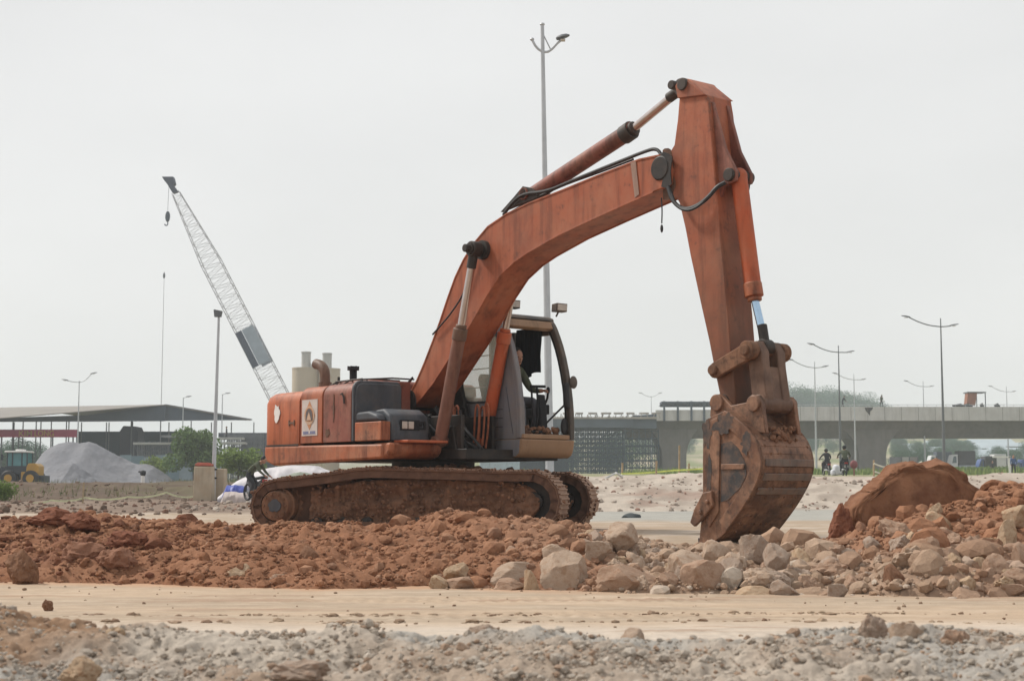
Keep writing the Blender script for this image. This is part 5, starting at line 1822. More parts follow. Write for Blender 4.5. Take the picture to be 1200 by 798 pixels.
# generic stones of the rubble: nothing tells them apart
g = np.random.default_rng(77)
for i in range(150):
    px = g.uniform(690, 1195)
    x = (px - 600) / FPX * 12.6
    t0 = float(toe_y(np.array([x]))[0]); y = t0 + g.uniform(.02, 2.0)
    z = float(surf(np.array([x]), np.array([y]))[0])
    r = float(np.clip(g.lognormal(-2.45, .3), .05, .15))
    si = int(g.integers(0, 18)); mat = ['stone_pale', 'stone_pink', 'stone_grey', 'stone_ochre'][int(g.integers(0, 4))] if px < 1080 else ['stone_ochre', 'stone_pink', 'stone_pink'][int(g.integers(0, 3))]
    key = (si, mat)
    if key not in _mc:
        ob = mesh_np('stone', SHAPES[si][0], SHAPES[si][1], M[mat], None, None, True, lk=False); ob.data.set_sharp_from_angle(angle=R(20)); _mc[key] = ob.data; bpy.data.objects.remove(ob)
    o = bpy.data.objects.new('rubble_stone', _mc[key]); COL.objects.link(o)
    o.location = (x, y, z + r * .1); o.scale = (r * g.uniform(.8, 1.3), r * g.uniform(.7, 1.1), r * g.uniform(.6, 1)); o.rotation_euler = tuple(g.uniform(-.5, .5, 2)) + (g.uniform(0, 6.3),)
    tag(o, 'fist to head sized stone lying loose in the rubble heap right of the excavator', 'stone', 'loose stones in the rubble heap')
# dark rag of tarpaulin on the grey strip
rg = MB(); q = at(741, 607, 33)
v, f = rock_shape(3, 900, 8, .25)
rg.add([(q.x + p[0] * .20, q.y + p[1] * .15, q.z + p[2] * .09) for p in v] , f)
rg.add([(q.x - .25 + p[0] * .18, q.y + p[1] * .10, q.z - .05 + p[2] * .04) for p in v] , f)
tag(rg.build('tarpaulin_scrap', m_plain('dark tarp', (.045, .055, .06), .7), angle=50), 'crumpled dark tarpaulin scrap lying on the grey strip left of the bucket', 'tarpaulin')
# ------------------------------------------------------------------ street lamps
def base_at(px, d):
    x = xpx(px, d)
    return Vector((x, d, gz(x, d)))


def pole_part(root, h, r0, r1, mat='galv', lean=0):
    m = MB()
    m.tube([(0, 0, 0), (lean * .3, 0, h * .3), (lean, 0, h)], [r0, r0 + (r1 - r0) * .3, r1], 12)
    m.box((-.2, -.2, 0), (.2, .2, .02))
    return m.build('pole', M[mat], root)


def lamp_head(root, p, dirx, L_=.7, tilt=.2):
    m = MB()
    p = Vector(p); dv = Vector((dirx, 0, tilt)).normalized()
    s = Vector((0, 1, 0)); u = Vector((-dv.z * 1, 0, dv.x)) if dirx > 0 else Vector((dv.z, 0, -dv.x))
    sec = [(0, .05, .05), (.12, .11, .08), (.45, .15, .09), (.8, .13, .07), (1, .05, .03)]
    n = 10; vs, fs = [], []
    for t, w, h in sec:
        for j in range(n):
            a = 2 * math.pi * j / n
            vs.append(p + dv * (t * L_) + s * (w * math.cos(a)) + u * (h * math.sin(a) * (1 if math.sin(a) > 0 else .35)))
    for i in range(len(sec) - 1):
        for j in range(n):
            fs.append((i * n + j, i * n + (j + 1) % n, (i + 1) * n + (j + 1) % n, (i + 1) * n + j))
    fs.append(tuple(range(n))[::-1]); fs.append(tuple((len(sec) - 1) * n + j for j in range(n)))
    m.add(vs, fs)
    o = m.build('lamp_head', M['galv_dark'], root, angle=60)
    g_ = MB(); g_.box(tuple(p + dv * (L_ * .3) - Vector((.0, .09, .075))), tuple(p + dv * (L_ * .3) + Vector((L_ * .35 * (1 if dirx > 0 else -1), .09, -.045))))
    g_.build('lamp_glass', M['lens'], o)
    return o


# tall lamp behind the excavator
D = 43.0
b0 = base_at(645, D); tip_ = at(635.5, 30, D)
h = tip_.z - b0.z
root = empty('street_lamp', b0, 0, 'tall slender grey street lamp rising directly behind the excavator cab', 'street lamp')
lean = tip_.x - b0.x
pole_part(root, h, .125, .05, lean=lean)
a = MB()
def rel(px, py, d=D, b=b0): return tuple(at(px, py, d) - b)
a.tube(smooth_poly([rel(623.5, 46.5), rel(627, 54), rel(633, 60), rel(641, 62), rel(647, 58), rel(653, 51), rel(657, 48)], 2), .035, 8)
a.tube([rel(635.8, 39), rel(645, 58)], .018, 6)
a.ell(rel(635.5, 29), (.07, .07, .05), 10, 6); a.ell(rel(623.5, 46.5), (.06, .06, .05), 10, 6)
a.build('arm', M['galv'], root)
lamp_head(root, rel(652, 46.5), 1, .38, .3)


def road_lamp(px, pytop, d, label, left, right, group='street lamps along the road', arm_l=None, pybase=None):
    """Twin-arm lamp: (dx, dy) in picture pixels of each arm's end, measured from the mast top."""
    b = base_at(px, d)
    tp_ = at(px, pytop, d)
    rt = empty('street_lamp', b, 0, label, 'street lamp', group)
    H_ = tp_.z - b.z
    k = d / FPX
    pole_part(rt, H_, max(.075, .13 * H_ / 12), .04, 'galv_dark' if d < 160 else 'galv')
    A_ = MB()
    for (dx, dy0, dy1) in (left, right):
        z0 = H_ - dy0 * k
        pts = [(0, 0, z0), (dx * k * .35, 0, z0 - (dy1 - dy0) * k * .12), (dx * k * .7, 0, z0 - (dy1 - dy0) * k * .5), (dx * k, 0, z0 - (dy1 - dy0) * k)]
        A_.tube(smooth_poly(pts, 1), .045, 6)
    A_.build('arm', M['galv_dark' if d < 160 else 'galv'], rt)
    for (dx, dy0, dy1) in (left, right):
        z0 = H_ - dy1 * k
        sg = 1 if dx > 0 else -1
        lamp_head(rt, (dx * k - sg * .1, 0, z0), sg, .75, .18)
    return rt


road_lamp(1107, 373, 128, 'nearest twin arm street lamp standing in front of the bridge at the right', (-37, 10, -1), (12, 10, 9))
road_lamp(985.5, 405, 150, 'twin arm street lamp just right of the bucket, tallest of the pair there', (-29, 8, -1), (11, 8, 8))
road_lamp(957, 424, 172, 'twin arm street lamp closest to the bucket, shorter of the pair there', (-26, 7, -2), (10, 7, 6))
road_lamp(1003, 438, 215, 'thin street lamp above the tree tops behind the bridge parapet', (-20, 7, 0), (9, 7, 7))
road_lamp(1084.5, 447, 235, 'thin twin arm street lamp left of the nearest lamp', (-18, 6, 0), (8, 6, 6))
road_lamp(1182.5, 453, 262, 'thin twin arm street lamp right of the site shelter', (-17, 6, 0), (7, 6, 6))
road_lamp(764, 464, 300, 'faint twin arm street lamp over the unfinished bridge deck', (-11, 1, -3), (9, 1, -3))
road_lamp(90, 446, 170, 'twin arm street lamp in front of the canopy roof at the left', (-14, 2, 0), (14, 2, -8))
for (px, top, d, lb) in ((213, 466, 190, 'small street lamp whose head shows above the canopy ridge'), (259, 462, 200, 'small street lamp just right of the floodlight pole')):
    b = base_at(px, d); H_ = at(px, top, d).z - b.z; k = d / FPX
    rt = empty('street_lamp', b, 0, lb, 'street lamp', 'street lamps along the road')
    pole_part(rt, H_, .09, .05, 'galv')
    A_ = MB(); A_.tube([(0, 0, H_ - .1), (.1, 0, H_), (4 * k, 0, H_ + .1)], .04, 6); A_.build('arm', M['galv'], rt)
    lamp_head(rt, (3 * k, 0, H_ + .1), 1, .7, .1)

# floodlight pole beside the concrete blocks
D = 60.0
b = base_at(250, D); H_ = at(252.5, 371, D).z - b.z
rt = empty('floodlight_pole', b, 0, 'grey pole with a square floodlight panel on top, strapped to the concrete block', 'lamp post')
pole_part(rt, H_, .085, .045, 'galv', lean=.1)
m = MB(); k = D / FPX
m.prism([(-.16 + .1, H_ - .02), (.10 + .1, H_ - .02), (.16 + .08, H_ + .20), (-.10 + .05, H_ + .26), (-.14 + .05, H_ + .26)], -.10, .04)
m.build('floodlight', M['galv_dark'], rt, bevel=.01)
m = MB()
for z in (.8, 1.12):
    m.box((-.12, -.12, z), (.12, .12, z + .06))
m.build('strap', M['black'], rt)

# ------------------------------------------------------------------ concrete blocks at the left
D = 59.4
def blockobj(px0, px1, top, bot, d, dp, label, mat='concrete_warm', taper=0):
    x0, x1 = xpx(px0, d), xpx(px1, d); z1 = zpx(top, d); z0 = min(zpx(bot, d), gz((x0 + x1) / 2, d)) - .05
    m = MB()
    m.prism([(x0, z0), (x1, z0), (x1 - taper, z1), (x0 + taper, z1)], d, d + dp)
    o = m.build('concrete_block', M[mat], None, bevel=.03)
    return tag(o, label, 'concrete block')
cb_ = blockobj(226.5, 249, 546.5, 586, D, .8, 'tall concrete block with a red capped top at the foot of the floodlight pole', taper=.02)
m = MB(); x0, x1 = xpx(228, D), xpx(247, D); z1 = zpx(546, D)
m.box((x0, D + .03, z1), (x1, D + .7, z1 + .09)); m.box((x0 + .05, D + .1, z1 + .09), (x1 - .1, D + .6, z1 + .13))
m.build('cap', m_plain('red cap', (.34, .08, .05), .7), cb_, bevel=.02)
blockobj(246.5, 262.5, 549, 584, D + .9, .7, 'lower buff concrete block right of the red capped block')
# yellow-brown stained foot between them
# ------------------------------------------------------------------ caution tape and stakes
def rope_line(name, pts, r, mat, label, cat, stakes=(), stake_mat='wood', group=None, flat=None):
    root = empty(name, pts[0] - Vector((0, 0, 0)), 0, label, cat, group)
    o0 = Vector(pts[0])
    full = []
    for i in range(len(pts) - 1):
        a, b = Vector(pts[i]), Vector(pts[i + 1])
        for k in range(8):
            t = k / 8
            p = a.lerp(b, t); p.z -= 4 * t * (1 - t) * .06 * (b - a).length ** .8 * (flat if flat is not None else 1)
            full.append(p - o0)
    full.append(Vector(pts[-1]) - o0)
    m = MB()
    if name == 'barrier_tape':
        for i in range(len(full) - 1):
            m.bar(full[i], full[i + 1], .012, r * 2)
    else:
        m.tube(full, r, 6)
    m.build('tape' if name == 'barrier_tape' else 'rope', M[mat], root, smooth=False)
    for s in stakes:
        p, h_ = s
        m = MB(); q = Vector(p) - o0
        m.tube([(q.x, q.y, q.z - .1), (q.x + .02, q.y, q.z + h_)], .035, 6)
        m.build('stake', M[stake_mat], root)
    return root


M['wood'] = m_plain('stake wood', (.34, .26, .16), .8)
M['tape_yellow'] = m_plain('yellow green tape', (.62, .70, .16), .5)
M['tape_pale'] = m_plain('pale tape', (.58, .60, .38), .5)
M['rope_white'] = m_plain('white rope', (.62, .62, .52), .7)
rope_line('barrier_tape', [at(37, 589, 57), at(60, 586, 57), at(100, 583, 57), at(150, 582, 57), at(195, 577, 57), at(226, 582, 58)], .03, 'tape_pale', 'pale yellow barrier tape strung across the rough ground at the left', 'barrier tape',
          [((at(97, 580, 57).x, 57.02, gz(at(97, 580, 57).x, 57)), .75)])
rope_line('barrier_tape', [at(728, 555, 56), at(790, 551, 57), at(850, 546.5, 57)], .026, 'tape_yellow', 'bright yellow green barrier tape behind the bucket in front of the bridge pier', 'barrier tape',
          [((at(729, 560, 56).x, 56.05, gz(at(729, 560, 56).x, 56)), .50), ((at(796, 555, 57).x, 57.05, gz(at(796, 555, 57).x, 57)), 1.1), ((at(807, 555, 57).x, 57.05, gz(at(807, 555, 57).x, 57)), .45)], flat=.2)
rope_line('rope_fence', [at(728, 556, 55.6), at(768, 563.5, 56), at(796, 558, 56.4), at(850, 558.5, 57)], .02, 'rope_white', 'sagging white rope fence below the bright barrier tape', 'rope fence',
          [((at(769, 560, 56).x, 56.05, gz(at(769, 560, 56).x, 56)), .55)])
rope_line('rope_fence', [at(1024, 543, 58), at(1052, 548, 58.5), at(1080, 541, 59)], .03, 'rope_white', 'upper white rope running from the thin post at the right pier', 'rope fence',
          [((at(1024, 555, 58).x, 58.03, gz(at(1024, 555, 58).x, 58)), .62)])
rope_line('rope_fence', [at(1025, 552.5, 58), at(1050, 555, 58.5), at(1080, 554, 59)], .03, 'rope_white', 'lower white rope near the thin post at the right pier', 'rope fence')
for (px, d, hh, lb, mt) in ((167.5, 88, .8, 'short white marker post with dark top in front of the gravel heap', 'white'),):
    b = base_at(px, d)
    m = MB(); m.tube([(b.x, b.y, b.z - .05), (b.x, b.y, b.z + hh * .6)], .10, 10); m.ell((b.x, b.y, b.z + hh * .75), (.17, .17, .17), 10, 8, 1); m.box((b.x - .25, b.y - .03, b.z + hh * .8), (b.x + .15, b.y + .03, b.z + hh * .9), 1)
    tag(m.build('marker_post', [M[mt], M['black']]), lb, 'post')

# pale pipes and sacks lying on the bank behind the tracks
pp = MB()
for (a1, a2) in (((703, 564), (722, 554)), ((722, 554), (732, 561)), ((706, 566), (731, 563))):
    pp.tube([at(a1[0], a1[1], 53.5), at(a2[0], a2[1], 53.8)], .035, 6)
v, f = rock_shape(3, 905, 8, .2); q = at(718, 562, 54)
pp.add([(q.x + p[0] * .55, q.y + p[1] * .3, q.z - .08 + p[2] * .14) for p in v], f)
tag(pp.build('sheeting', m_plain('pale sheet', (.48, .49, .48), .6, 0, .2, 2), angle=60), 'bundle of pale sheeting and poles lying on the bank behind the front of the tracks', 'sheeting')

# ------------------------------------------------------------------ bridge
BD = 232.0
kB = BD / FPX


def bz(py): return zpx(py, BD)


def bx(px): return xpx(px, BD)


M['formwork'] = m_plain('formwork steel', (.075, .095, .12), .8, 0, .25, .3)
M['rebar'] = m_plain('rebar', (.33, .30, .27), .8, 0, .3, .4)
br = empty('bridge', (bx(1000), BD, gz(bx(1000), BD)), 0, 'long concrete flyover on flared piers crossing behind the building site', 'bridge')
bo_ = Vector(br.location)
def BL(p): return tuple(Vector(p) - bo_)
x0, x1 = bx(735), bx(1330)
m = MB()
def rel_prism(m, pr, y0, y1, axis='y'):
    m.prism([(a - bo_.x, b - bo_.z) for a, b in pr], y0 - bo_.y, y1 - bo_.y, axis)
zt_, zp, zs_ = bz(476.5), bz(491), bz(501)
# deck soffit is a box with sloping sides
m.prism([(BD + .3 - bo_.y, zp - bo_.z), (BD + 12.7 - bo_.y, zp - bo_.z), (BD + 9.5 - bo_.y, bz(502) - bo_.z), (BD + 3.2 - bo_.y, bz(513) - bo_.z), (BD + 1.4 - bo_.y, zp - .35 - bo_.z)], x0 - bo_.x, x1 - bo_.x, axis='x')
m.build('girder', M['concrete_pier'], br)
m = MB()
for y in (BD, BD + 12.7):
    m.box((bx(838) - bo_.x, y - bo_.y, zp - .25 - bo_.z), (x1 - bo_.x, y + .3 - bo_.y, zt_ - bo_.z))
m.build('parapet', M['concrete'], br, bevel=.03)
m = MB()
for k in range(28):
    x = bx(840) + k * 2.45
    m.box((x - bo_.x, BD - .02 - bo_.y, zp - .2 - bo_.z), (x + .05 - bo_.x, BD - .004 - bo_.y, zt_ - .05 - bo_.z))
m.build('parapet_joint', M['concrete_pier'], br, smooth=False)
m = MB()
for k in range(40):
    x = bx(930) + k * 1.4
    m.tube([(x - bo_.x, BD + .15 - bo_.y, zt_ - bo_.z), (x - bo_.x, BD + .15 - bo_.y, bz(474) - bo_.z)], .03, 5)
m.tube([(bx(930) - bo_.x, BD + .15 - bo_.y, bz(474.2) - bo_.z), (x1 - bo_.x, BD + .15 - bo_.y, bz(474.2) - bo_.z)], .035, 5)
m.build('guard_rail', M['galv'], br)
m = MB()
sq = [(1015, 477.5), (1025, 477.2), (1024, 480), (1021.5, 482), (1021, 487), (1018.5, 484), (1016, 481)]
rel_prism(m, [(bx(a), bz(b)) for a, b in sq], BD - .012, BD - .004)
m.build('stain', M['grease'], br, smooth=False)


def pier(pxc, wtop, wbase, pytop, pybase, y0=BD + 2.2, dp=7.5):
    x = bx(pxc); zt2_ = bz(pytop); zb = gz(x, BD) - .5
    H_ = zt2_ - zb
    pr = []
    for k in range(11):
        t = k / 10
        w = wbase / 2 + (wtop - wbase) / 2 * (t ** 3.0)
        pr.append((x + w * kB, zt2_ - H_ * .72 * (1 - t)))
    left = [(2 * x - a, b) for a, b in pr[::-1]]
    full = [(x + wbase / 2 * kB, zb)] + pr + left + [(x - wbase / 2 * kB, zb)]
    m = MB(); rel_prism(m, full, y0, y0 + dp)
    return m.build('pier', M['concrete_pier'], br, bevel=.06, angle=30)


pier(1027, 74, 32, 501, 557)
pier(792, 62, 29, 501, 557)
# unfinished part: formwork and fresh deck on the left of the pier
m = MB()
rel_prism(m, [(bx(838), bz(493)), (bx(838), bz(480)), (bx(769), bz(480.5)), (bx(769), bz(493))], BD + .05, BD + .29)
m.build('parapet_form', M['concrete'], br)
m = MB()
for px in (779, 795, 811, 826, 839):
    m.box((bx(px) - .14 - bo_.x, BD - .2 - bo_.y, bz(493) - bo_.z), (bx(px) + .14 - bo_.x, BD - bo_.y, bz(470) - bo_.z))
    m.bar(BL((bx(px), BD - .1, bz(471))), BL((bx(px + 7), BD - .1, bz(477))), .14, .12); 
    m.bar(BL((bx(px), BD - .1, bz(471))), BL((bx(px - 6), BD - .1, bz(476))), .14, .12)
m.box((bx(776) - bo_.x, BD - .3 - bo_.y, bz(472.5) - bo_.z), (bx(852) - bo_.x, BD + 3 - bo_.y, bz(470.5) - bo_.z))
m.box((bx(776) - bo_.x, BD + 2 - bo_.y, bz(476) - bo_.z), (bx(852) - bo_.x, BD + 2.3 - bo_.y, bz(473) - bo_.z))
m.build('form_gantry', M['formwork'], br)
m = MB()
m.box((bx(440) - bo_.x, BD - .4 - bo_.y, bz(501) - bo_.z), (bx(742) - bo_.x, BD + 12 - bo_.y, bz(490) - bo_.z))
rel_prism(m, [(bx(742), bz(487)), (bx(770), bz(485)), (bx(770), bz(502)), (bx(742), bz(502))], BD, BD + 12)
m.build('deck_formwork', M['formwork'], br)
m = MB()
g = random.Random(5)
for px in range(604, 772, 3):
    z0 = bz(490); h_ = g.uniform(.25, .75)
    m.bar(BL((bx(px), BD + g.uniform(-.3, 3), z0)), BL((bx(px + g.uniform(-2, 4)), BD + g.uniform(0, 3), z0 + h_)), .12, .08)
for px in range(600, 768, 15):
    w = g.uniform(7, 12)
    m.box((bx(px) - bo_.x, BD - bo_.y, bz(485) - bo_.z), (bx(px + w) - bo_.x, BD + 1.2 - bo_.y, bz(483.2) - bo_.z))
    m.bar(BL((bx(px + 1), BD, bz(490))), BL((bx(px + 3), BD, bz(484))), .10, .10)
    m.bar(BL((bx(px + w - 1), BD, bz(490))), BL((bx(px + w - 3), BD, bz(484))), .10, .10)
m.box((bx(600) - bo_.x, BD - .6 - bo_.y, bz(491) - bo_.z), (bx(770) - bo_.x, BD + .6 - bo_.y, bz(488.8) - bo_.z))
m.build('reinforcement', M['rebar'], br)

# falsework towers under the unfinished deck: each bay a scaffold of its own
M['scaff'] = m_plain('scaffold steel', (.045, .075, .10), .7, .2, .2, .5)
def scaffold(px0, px1, ytop, d, dep, label, nb=5, levels=7, group=None, mat='scaff', ybase=None, thick=.13):
    xa, xb = xpx(px0, d), xpx(px1, d); zb = gz((xa + xb) / 2, d) - .1; zt3 = zpx(ytop, d)
    rt = empty('scaffold_tower', ((xa + xb) / 2, d, zb), 0, label, 'scaffold', group)
    cx = (xa + xb) / 2
    mp, ml, md = MB(), MB(), MB()
    for r_ in range(3):
        yy = r_ * dep / 2
        for k in range(nb + 1):
            x = xa + (xb - xa) * k / nb - cx
            mp.box((x - thick / 2, yy - thick / 2, 0), (x + thick / 2, yy + thick / 2, zt3 - zb))
        for l_ in range(1, levels + 1):
            z = (zt3 - zb) * l_ / (levels + .2)
            ml.box((xa - cx, yy - thick * .4, z - thick * .45), (xb - cx, yy + thick * .4, z + thick * .45))
        for k in range(nb):
            for l_ in range(levels):
                xA = xa + (xb - xa) * k / nb - cx; xB = xa + (xb - xa) * (k + 1) / nb - cx
                zA = (zt3 - zb) * l_ / (levels + .2); zB = (zt3 - zb) * (l_ + 1) / (levels + .2)
                if (k + l_ + r_) % 2: md.bar((xA, yy + .1, zA), (xB, yy + .1, zB), thick * .5, thick * .5)
                else: md.bar((xB, yy + .1, zA), (xA, yy + .1, zB), thick * .5, thick * .5)
    for k in range(nb + 1):
        x = xa + (xb - xa) * k / nb - cx
        for l_ in range(1, levels + 1, 2):
            z = (zt3 - zb) * l_ / (levels + .2)
            ml.box((x - thick * .3, 0, z - thick * .3), (x + thick * .3, dep, z + thick * .3))
    for q_ in (ml, md):
        mp.add(q_.v, q_.f)
    mp.build('lattice', M[mat], rt, smooth=False)
    return rt


for k, (a, b_, lb) in enumerate(((596, 640, 'dense blue grey scaffold bay behind the tall street lamp'), (642, 690, 'dense blue grey scaffold bay right of the cab'), (692, 732, 'blue grey scaffold bay in the middle under the unfinished deck'), (734, 772, 'open scaffold bay beside the left bridge pier'))):
    scaffold(a, b_, 501 if k < 3 else 503, BD + 1.5, 9 if k < 3 else 6, lb, nb=8 if k < 3 else 5, levels=10 if k < 3 else 6, group='falsework under the bridge', thick=.15 if k < 3 else .12)
# netting at the back of the falsework
m = MB(); m.box((bx(590), BD + 12, gz(bx(640), BD) - .2), (bx(668), BD + 12.1, bz(506)))
tag(m.build('safety_net', m_plain('blue grey net', (.065, .105, .135), .9, 0, .3, .4)), 'blue grey safety net closing the falsework under the unfinished deck', 'safety net')

# site shelter, workers and tools on the deck
m = MB(); q = Vector((bx(1150), BD + 3, zt_))
rt = empty('site_shelter', (bx(1152), BD + 2.5, bz(477)), 0, 'makeshift rust brown shelter standing on the bridge deck at the right', 'shelter')
o_ = Vector(rt.location)
m.prism([(bx(1141) - o_.x, bz(474) - o_.z), (bx(1151) - o_.x, bz(474) - o_.z), (bx(1154) - o_.x, bz(459) - o_.z), (bx(1143) - o_.x, bz(458.5) - o_.z)], 0, 1.6)
m.build('sheet', m_plain('rusty sheet', (.27, .12, .075), .9, 0, .25, 1), rt)
m = MB(); m.box((bx(1142) - o_.x, -.2, bz(459) - o_.z), (bx(1164) - o_.x, 2.2, bz(457.8) - o_.z)); m.build('roof', M['galv_dark'], rt)
m = MB(); m.box((bx(1163) - o_.x, 0, 0), (bx(1163) + .12 - o_.x, .12, bz(458) - o_.z)); m.box((bx(1155) - o_.x, 1, 0), (bx(1155) + .1 - o_.x, 1.1, bz(459) - o_.z)); m.build('post', M['galv_dark'], rt)
v, f = rock_shape(3, 910, 8, .25)
for px, w, hh, lb in ((1129, .9, .28, 'flat black tarpaulin heap on the bridge deck left of the shelter'), (1138.5, .8, .3, 'black tarpaulin heap against the left foot of the shelter'), (1156, .25, .4, 'small black bundle on the bridge deck under the shelter roof'), (1174, .4, .35, 'small black bundle on the bridge deck right of the shelter')):
    m = MB(); m.add([(bx(px) + p[0] * w, BD + 1.2 + p[1] * .4, bz(474.5) + p[2] * hh) for p in v], f)
    tag(m.build('tarpaulin', M['black'], angle=60), lb, 'tarpaulin')

Jw = stand(1.72, .15, .15, look=(1, 0, -.1))
person('worker in a grey green coat walking on the bridge above the right pier', Jw, ('olive', 'dark_cloth', 'black'), (bx(1037), BD + 1.2, bz(476.2)), R(-60), 'workers on the bridge', helmet=M['olive'])
Jw = stand(1.6, .55, .2, ((.45, .2, 1.05), (.6, .2, .85), (.64, .2, .78)), ((.45, -.2, 1.05), (.62, -.2, .9), (.68, -.2, .84)), look=(1, 0, -.6))
person('dark dressed worker bending forward on the bridge near the tree tops', Jw, ('dark_cloth', 'dark_cloth', 'black'), (bx(991), BD + 1.2, bz(476.2)), R(10), 'workers on the bridge')

# ------------------------------------------------------------------ motorbikes with riders, seen from behind
def motorbike(loc, rz, label):
    rt = empty('motorbike', loc, rz, label, 'motorbike', 'motorbikes on the bank road')
    for x in (-.60, .62):
        w = MB()
        pts = [(x + .26 * math.cos(a), 0, .29 + .26 * math.sin(a)) for a in [2 * math.pi * k / 22 for k in range(22)]]
        w.tube(pts, .04, 8, closed=True)
        wo = w.build('wheel', M['rubber'], rt)
        r_ = MB(); r_.cyl((x, -.05, .29), (x, .05, .29), .05, 10)
        for k in range(7):
            a = k * 2 * math.pi / 7
            r_.bar((x, 0, .29), (x + .24 * math.cos(a), 0, .29 + .24 * math.sin(a)), .012, .012)
        r_.build('rim', M['galv'], wo)
    f = MB()
    f.prism([(-.35, .42), (.15, .38), (.40, .55), (.50, .85), (.42, .9), (.2, .6), (-.2, .62), (-.62, .72), (-.66, .64)], -.10, .10)
    f.bar((.62, -.07, .29), (.45, -.07, .95), .04, .04); f.bar((.62, .07, .29), (.45, .07, .95), .04, .04)
    f.bar((-.6, -.12, .3), (-.2, -.12, .45), .04, .06)
    f.build('body', M['dark_cloth'], rt, bevel=.02)
    s = MB(); s.prism([(-.68, .74), (.1, .70), (.12, .78), (-.3, .80), (-.68, .83)], -.13, .13); s.build('saddle', M['black'], rt, bevel=.03)
    h = MB(); h.tube([(.36, -.34, 1.0), (.44, -.2, 1.02), (.46, 0, .98), (.44, .2, 1.02), (.36, .34, 1.0)], .02, 8)
    h.build('handlebar', M['galv_dark'], rt)
    e = MB(); e.cyl((-.75, .14, .33), (-.1, .14, .33), .045, 10); e.build('exhaust_pipe', M['galv'], rt)
    l_ = MB(); l_.box((-.70, -.09, .62), (-.66, .09, .72)); l_.build('tail_light', m_plain('tail red', (.3, .02, .015), .4), rt)
    p = MB(); p.box((-.74, -.1, .42), (-.72, .1, .56)); p.build('number_plate', M['white'], rt)
    fd = MB(); fd.prism([(-.9, .3), (-.86, .3), (-.72, .58), (-.5, .66), (-.52, .7), (-.76, .62)], -.06, .06); fd.build('mudguard', M['black'], rt)
    return rt


def rider_pose():
    J = {'pelvis': (-.22, 0, .88), 'belly': (-.18, 0, 1.03), 'chest': (-.12, 0, 1.24), 'neck': (-.06, 0, 1.40), 'head': (-.02, 0, 1.52)}
    for s, y in (('L', 1), ('R', -1)):
        J.update({'sh' + s: (-.10, .18 * y, 1.33), 'el' + s: (.10, .33 * y, 1.12), 'wr' + s: (.32, .33 * y, 1.02), 'ha' + s: (.39, .32 * y, 1.0),
                  'hip' + s: (-.2, .11 * y, .84), 'kn' + s: (.18, .20 * y, .74), 'an' + s: (.02, .20 * y, .32), 'to' + s: (.18, .21 * y, .26)})
    J['look'] = (1, 0, 1.5)
    return J


d1_, d2_ = 100.0, 88.0
b1, b2 = base_at(968.5, d1_), base_at(990, d2_)
motorbike(b1, R(95), 'left motorbike of the two riding away behind the bucket, rider in black')
person('motorbike rider in black clothes and dark helmet nearest the bucket', rider_pose(), ('dark_cloth', 'dark_cloth', 'black'), b1, R(95), 'motorbike riders', helmet=M['black'])
motorbike(b2, R(86), 'right motorbike of the two riding away, rider in olive jacket')
person('motorbike rider in an olive jacket and pale trimmed helmet left of the pier', rider_pose(), ('olive', 'dark_cloth', 'black'), b2, R(86), 'motorbike riders', helmet=M['black'])
m = MB(); v, f = rock_shape(3, 915, 9, .12); q = base_at(981, 92)
m.add([(q.x + p[0] * .28, q.y + p[1] * .22, q.z + .30 + p[2] * .34) for p in v], f); m.add([(q.x - .22 + p[0] * .16, q.y + p[1] * .16, q.z + .16 + p[2] * .18) for p in v], f)
tag(m.build('sack', m_plain('white sack', (.52, .54, .58), .7), angle=70), 'white plastic sack standing between the two motorbikes', 'sack')
m = MB(); q = base_at(1001, 90); m.ell((q.x, q.y, q.z + .62), (.22, .12, .24), 14, 10); m.cyl((q.x, q.y, q.z), (q.x, q.y, q.z + .45), .04, 8)
tag(m.build('road_sign', m_plain('faded red', (.22, .07, .075), .6)), 'small round faded red sign right of the olive jacket rider', 'sign')

